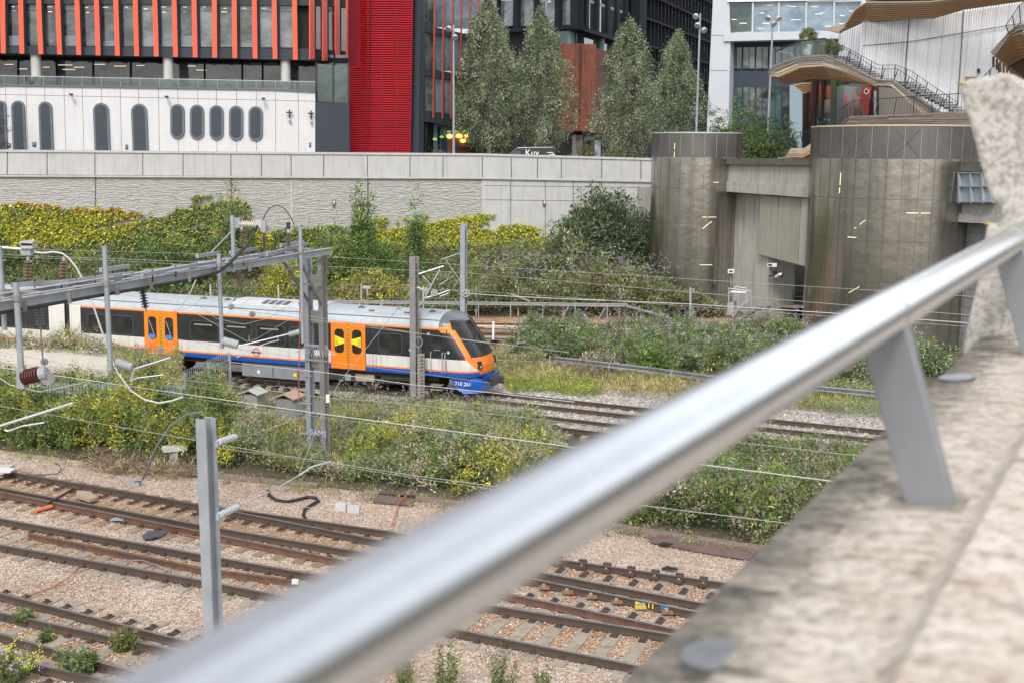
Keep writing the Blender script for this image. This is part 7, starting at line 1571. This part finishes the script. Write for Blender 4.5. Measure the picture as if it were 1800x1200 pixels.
# ------------------------------------------------------------------ bridge parapet, handrail, pier
beta = math.atan(1170/2000); bd = Vector((math.sin(beta), math.cos(beta), .0168)).normalized(); bn = Vector((-math.cos(beta), math.sin(beta), 0)); bu = bn.cross(bd).normalized()
if bu.z < 0: bu = -bu
P0 = Yp(1557, 553, 2.3)
def BP(t, q, u): return P0 + bd*t + bn*q + bu*u
def Mstone(name, c1, c2, c3, dark=0., outer=None):
    m = bpy.data.materials.new(name); nt, N, L, B = nodes_of(m); MATS[name] = m
    geo = N.new('ShaderNodeNewGeometry'); out = None
    def dot(v):
        q = N.new('ShaderNodeVectorMath'); q.operation = 'DOT_PRODUCT'; q.inputs[1].default_value = v; L.new(geo.outputs['Position'], q.inputs[0]); return q.outputs['Value']
    mp = N.new('ShaderNodeCombineXYZ'); L.new(dot(tuple(bd * 2.2)), mp.inputs[0]); L.new(dot(tuple(bn * .8)), mp.inputs[1]); L.new(dot((0,0,.9)), mp.inputs[2])
    n1 = N.new('ShaderNodeTexNoise'); n1.inputs['Scale'].default_value = 9; n1.inputs['Detail'].default_value = 9; n1.inputs['Roughness'].default_value = .72; n1.inputs['Distortion'].default_value = .6
    L.new(mp.outputs[0], n1.inputs['Vector'])
    r1 = N.new('ShaderNodeValToRGB'); e = r1.color_ramp.elements; e[0].position = .36 + dark; e[0].color = (*c1,1); e[1].position = .62 + dark; e[1].color = (*c3,1); x = r1.color_ramp.elements.new(.48 + dark); x.color = (*c2,1)
    L.new(n1.outputs['Fac'], r1.inputs[0])
    base = r1.outputs[0]
    if outer:
        r3 = N.new('ShaderNodeValToRGB'); e = r3.color_ramp.elements; e[0].position = .36; e[0].color = (*outer[0],1); e[1].position = .64; e[1].color = (*outer[2],1); x = e.new(.5); x.color = (*outer[1],1)
        L.new(n1.outputs['Fac'], r3.inputs[0])
        q = dot(tuple(bn)); sb = N.new('ShaderNodeMath'); sb.operation = 'SUBTRACT'; L.new(q, sb.inputs[0]); sb.inputs[1].default_value = P0.dot(bn)
        n4 = N.new('ShaderNodeTexNoise'); n4.inputs['Scale'].default_value = 7; n4.inputs['Detail'].default_value = 7; n4.inputs['Roughness'].default_value = .7; L.new(mp.outputs[0], n4.inputs['Vector'])
        mad = N.new('ShaderNodeMath'); mad.operation = 'MULTIPLY_ADD'; L.new(n4.outputs['Fac'], mad.inputs[0]); mad.inputs[1].default_value = .62; L.new(sb.outputs[0], mad.inputs[2])
        mrg = N.new('ShaderNodeMapRange'); mrg.inputs['From Min'].default_value = .31 - .06; mrg.inputs['From Max'].default_value = .31 + .07; L.new(mad.outputs[0], mrg.inputs['Value'])
        m2 = N.new('ShaderNodeMix'); m2.data_type = 'RGBA'; L.new(mrg.outputs[0], m2.inputs[0]); L.new(r1.outputs[0], m2.inputs[6]); L.new(r3.outputs[0], m2.inputs[7]); base = m2.outputs[2]
    n2 = N.new('ShaderNodeTexNoise'); n2.inputs['Scale'].default_value = 38; n2.inputs['Detail'].default_value = 6; n2.inputs['Roughness'].default_value = .7; L.new(geo.outputs['Position'], n2.inputs['Vector'])
    r2 = N.new('ShaderNodeValToRGB'); r2.color_ramp.elements[0].position = .38; r2.color_ramp.elements[0].color = (.36,.35,.33,1); r2.color_ramp.elements[1].position = .55; r2.color_ramp.elements[1].color = (1,1,1,1); L.new(n2.outputs['Fac'], r2.inputs[0])
    mx = N.new('ShaderNodeMix'); mx.data_type = 'RGBA'; mx.blend_type = 'MULTIPLY'; mx.inputs[0].default_value = .68; L.new(base, mx.inputs[6]); L.new(r2.outputs[0], mx.inputs[7]); L.new(mx.outputs[2], B.inputs['Base Color'])
    B.inputs['Roughness'].default_value = .85; bp = N.new('ShaderNodeBump'); bp.inputs['Strength'].default_value = .5; bp.inputs['Distance'].default_value = .012
    ad = N.new('ShaderNodeMath'); ad.operation = 'ADD'; L.new(n1.outputs['Fac'], ad.inputs[0]); L.new(n2.outputs['Fac'], ad.inputs[1]); L.new(ad.outputs[0], bp.inputs['Height']); L.new(bp.outputs[0], B.inputs['Normal']); return m
stone_i = Mstone('lichened_coping', (.29,.21,.145), (.53,.455,.38), (.63,.57,.505), -.045, ((.085,.08,.07), (.27,.24,.20), (.47,.41,.34)))
stone_o = stone_i
stone_p = Mstone('pier_concrete', (.3,.25,.19), (.4,.375,.34), (.5,.475,.44), -.09)
W = thing('bridge_parapet', BP(1.5, 0, -.5), 'weathered concrete bridge parapet coping running away in the right foreground', 'parapet')
sec = [(-.60,-1.3),(-.60,-.335),(-.30,-.332),(-.235,-.338),(-.205,-.374),(-.185,-.384),(.02,-.4045),(.028,-.420),(.135,-.431),(.15,-.436),(.157,-.446),(.157,-1.3)]
mb = MB(); ts = [-3 + k*.25 for k in range(72)]
mb.grid([[BP(t, q, u) for q, u in sec] for t in ts], lambda i, j: stone_o if j >= 6 else stone_i); mb.face([BP(ts[0], q, u) for q, u in sec], stone_o); mb.build('coping', W, smooth=True, angle=30)
br = M('brushed_stainless_steel', (.62,.63,.65), .24, .96, var=(.56,.57,.59), vs=14, vamt=.5)
H = thing('handrail', BP(0, 0, 0), 'thick brushed steel handrail sweeping out of focus across the foreground', 'handrail')
mb = MB(); mb.tube([BP(-2.9 + k*.6, 0, 0) for k in range(26)], .0455, br, 48); mb.build('tube', H, smooth=True)
mb = MB()
for t in (0.02, 1.93, 3.84, 5.75): mb.tube([BP(t-.02,0,0), BP(t+.02,0,0)], .0475, br, 40)
split_build(mb, 'joint_sleeve', H, smooth=True)
pm = M('painted_steel_post', (.33,.34,.37), .36, .65, var=(.3,.31,.34), vs=12)
for t in (0.02, 1.93, 3.84, 5.75):
    mb = MB(); mb.prism([BP(t-.022, q, u) for q, u in ((.062,-.012),(-.038,-.012),(-.155,-.38),(-.155,-.396),(-.066,-.41),(-.064,-.40))], bd*.045, pm); mb.build('post', H, bevel=.003)
    mb = MB(); mb.prism([BP(t-.05, q, u) for q, u in ((-.02,-.408),(-.02,-.398),(-.175,-.378),(-.175,-.392))], bd*.1, M('base_mortar', (.3,.27,.23), .9, var=(.2,.18,.15), vs=20)); mb.build('base_plate', H, bevel=.004)
for t, q, lab in ((-.815,.045,'round steel disc set in the coping at the bottom edge'),(1.53,.088,'round steel disc on the coping behind the handrail post')):
    c = BP(t, q, -.4225 - .1*(q-.045) ); ax_ = (bu + bn*.1).normalized(); mb = MB(); mb.lathe(c - ax_*.004, ax_, [(0,.058),(.012,.058),(.0145,.054),(.0148,.001)], M('disc_steel', (.36,.36,.365), .36, .85, var=(.24,.24,.245), vs=14, stretch=(1,1,1)), 40); tag(mb.build('coping_disc', smooth=True, angle=30), lab, 'steel disc')
PP = Plane(1694, 4.4, 1800, 4.4); PP.a = BP(2.5,0,0); PP.a.z = 0; PP.u = bn.copy(); PP.N = Vector((-bd.x,-bd.y,0)).normalized()
pr = [(1692,612),(1697,585),(1708,535),(1722,480),(1733,400),(1737,393),(1753,395),(1759,380),(1757,362),(1742,350),(1730,318),(1716,262),(1700,205),(1686,158),(1687,149),(1700,140),(1738,133),(1765,127),(1782,132),(1800,146),(1850,190),(1900,260),(1905,640),(1692,640)]
pz = PP.p(1692, 605); mb = MB(); mb.fac(PP, pr, 0, .34, stone_p); tag(mb.build('concrete_pier', bevel=.018), 'pale concrete pier flaring to a wide head on the parapet at the right edge', 'pier')
mb = MB(); lm = M('yellow_lichen', (.55,.38,.03), .95, var=(.4,.36,.2), vs=60)
def blob(c, rx, ry, rz, m, seed):
    r = random.Random(seed); rows = []
    for i in range(6):
        ph = math.pi*i/5; rows.append([c + Vector((rx*math.sin(ph)*math.cos(a*.785)*(1+.25*r.random()), ry*math.sin(ph)*math.sin(a*.785)*(1+.25*r.random()), rz*math.cos(ph))) for a in range(8)]); rows[-1].append(rows[-1][0])
    mb.grid(rows, lambda i, j: m)
blob(PP.p(1743,394,-.03), .03, .02, .006, lm, 1); blob(PP.p(1692,147,-.03), .02, .03, .006, lm, 2); tag(mb.build('lichen_patch', smooth=True), 'yellow lichen tufts on the ledges of the concrete pier', 'lichen', kind='stuff')
# ------------------------------------------------------------------ light, sky, camera
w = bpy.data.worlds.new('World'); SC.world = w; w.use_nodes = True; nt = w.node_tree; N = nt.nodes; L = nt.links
sky = N.new('ShaderNodeTexSky'); sky.sky_type = 'NISHITA'; sky.sun_disc = False; EL, AZ = math.radians(48), math.radians(190)
sky.sun_elevation = EL; sky.sun_rotation = AZ; sky.air_density = 1.; sky.dust_density = 3.; sky.ozone_density = 1.
hs = N.new('ShaderNodeHueSaturation'); hs.inputs['Saturation'].default_value = .22; hs.inputs['Value'].default_value = 1.0
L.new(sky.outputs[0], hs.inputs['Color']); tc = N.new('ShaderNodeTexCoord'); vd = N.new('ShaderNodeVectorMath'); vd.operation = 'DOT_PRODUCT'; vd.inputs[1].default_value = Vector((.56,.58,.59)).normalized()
L.new(tc.outputs['Generated'], vd.inputs[0]); mr = N.new('ShaderNodeMapRange'); mr.interpolation_type = 'SMOOTHSTEP'; mr.inputs['From Min'].default_value = .72; mr.inputs['From Max'].default_value = .99; mr.inputs['To Min'].default_value = 1.; mr.inputs['To Max'].default_value = 2.4  # bright patch added to the sky to put a highlight on the handrail
cn = N.new('ShaderNodeTexNoise'); cn.inputs['Scale'].default_value = 2.2; cn.inputs['Detail'].default_value = 5; L.new(tc.outputs['Generated'], cn.inputs['Vector'])
cm = N.new('ShaderNodeMapRange'); cm.inputs['From Min'].default_value = .35; cm.inputs['From Max'].default_value = .65; cm.inputs['To Min'].default_value = .8; cm.inputs['To Max'].default_value = 1.25; L.new(cn.outputs['Fac'], cm.inputs['Value'])
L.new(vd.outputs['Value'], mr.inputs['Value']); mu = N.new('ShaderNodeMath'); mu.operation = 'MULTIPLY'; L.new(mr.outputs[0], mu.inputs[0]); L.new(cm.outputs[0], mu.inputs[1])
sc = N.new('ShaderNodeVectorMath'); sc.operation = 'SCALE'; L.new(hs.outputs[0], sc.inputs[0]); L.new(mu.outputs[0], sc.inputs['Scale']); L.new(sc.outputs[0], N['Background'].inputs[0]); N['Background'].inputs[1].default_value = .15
sun = bpy.data.lights.new('sun', 'SUN'); sun.energy = 1.35; sun.angle = math.radians(12); sun.color = (1,.97,.93)
so = bpy.data.objects.new('sun', sun); COL.objects.link(so); dv = Vector((math.sin(AZ)*math.cos(EL), math.cos(AZ)*math.cos(EL), math.sin(EL))); so.rotation_euler = dv.to_track_quat('Z','Y').to_euler()
cam = bpy.data.cameras.new('camera'); co = bpy.data.objects.new('camera', cam); COL.objects.link(co); SC.camera = co
cam.sensor_width = 36; cam.sensor_fit = 'HORIZONTAL'; cam.lens = 36*FPX/1800; cam.clip_start = .05; cam.clip_end = 1500
R = Matrix((RT, UP, -FW)).transposed().to_4x4(); R.translation = EYE; co.matrix_world = R
cam.dof.use_dof = True; cam.dof.focus_distance = 44; cam.dof.aperture_fstop = 2.9
SC.view_settings.view_transform = 'Standard'; SC.view_settings.look = 'None'; SC.view_settings.gamma = 1; SC.view_settings.exposure = 0.55
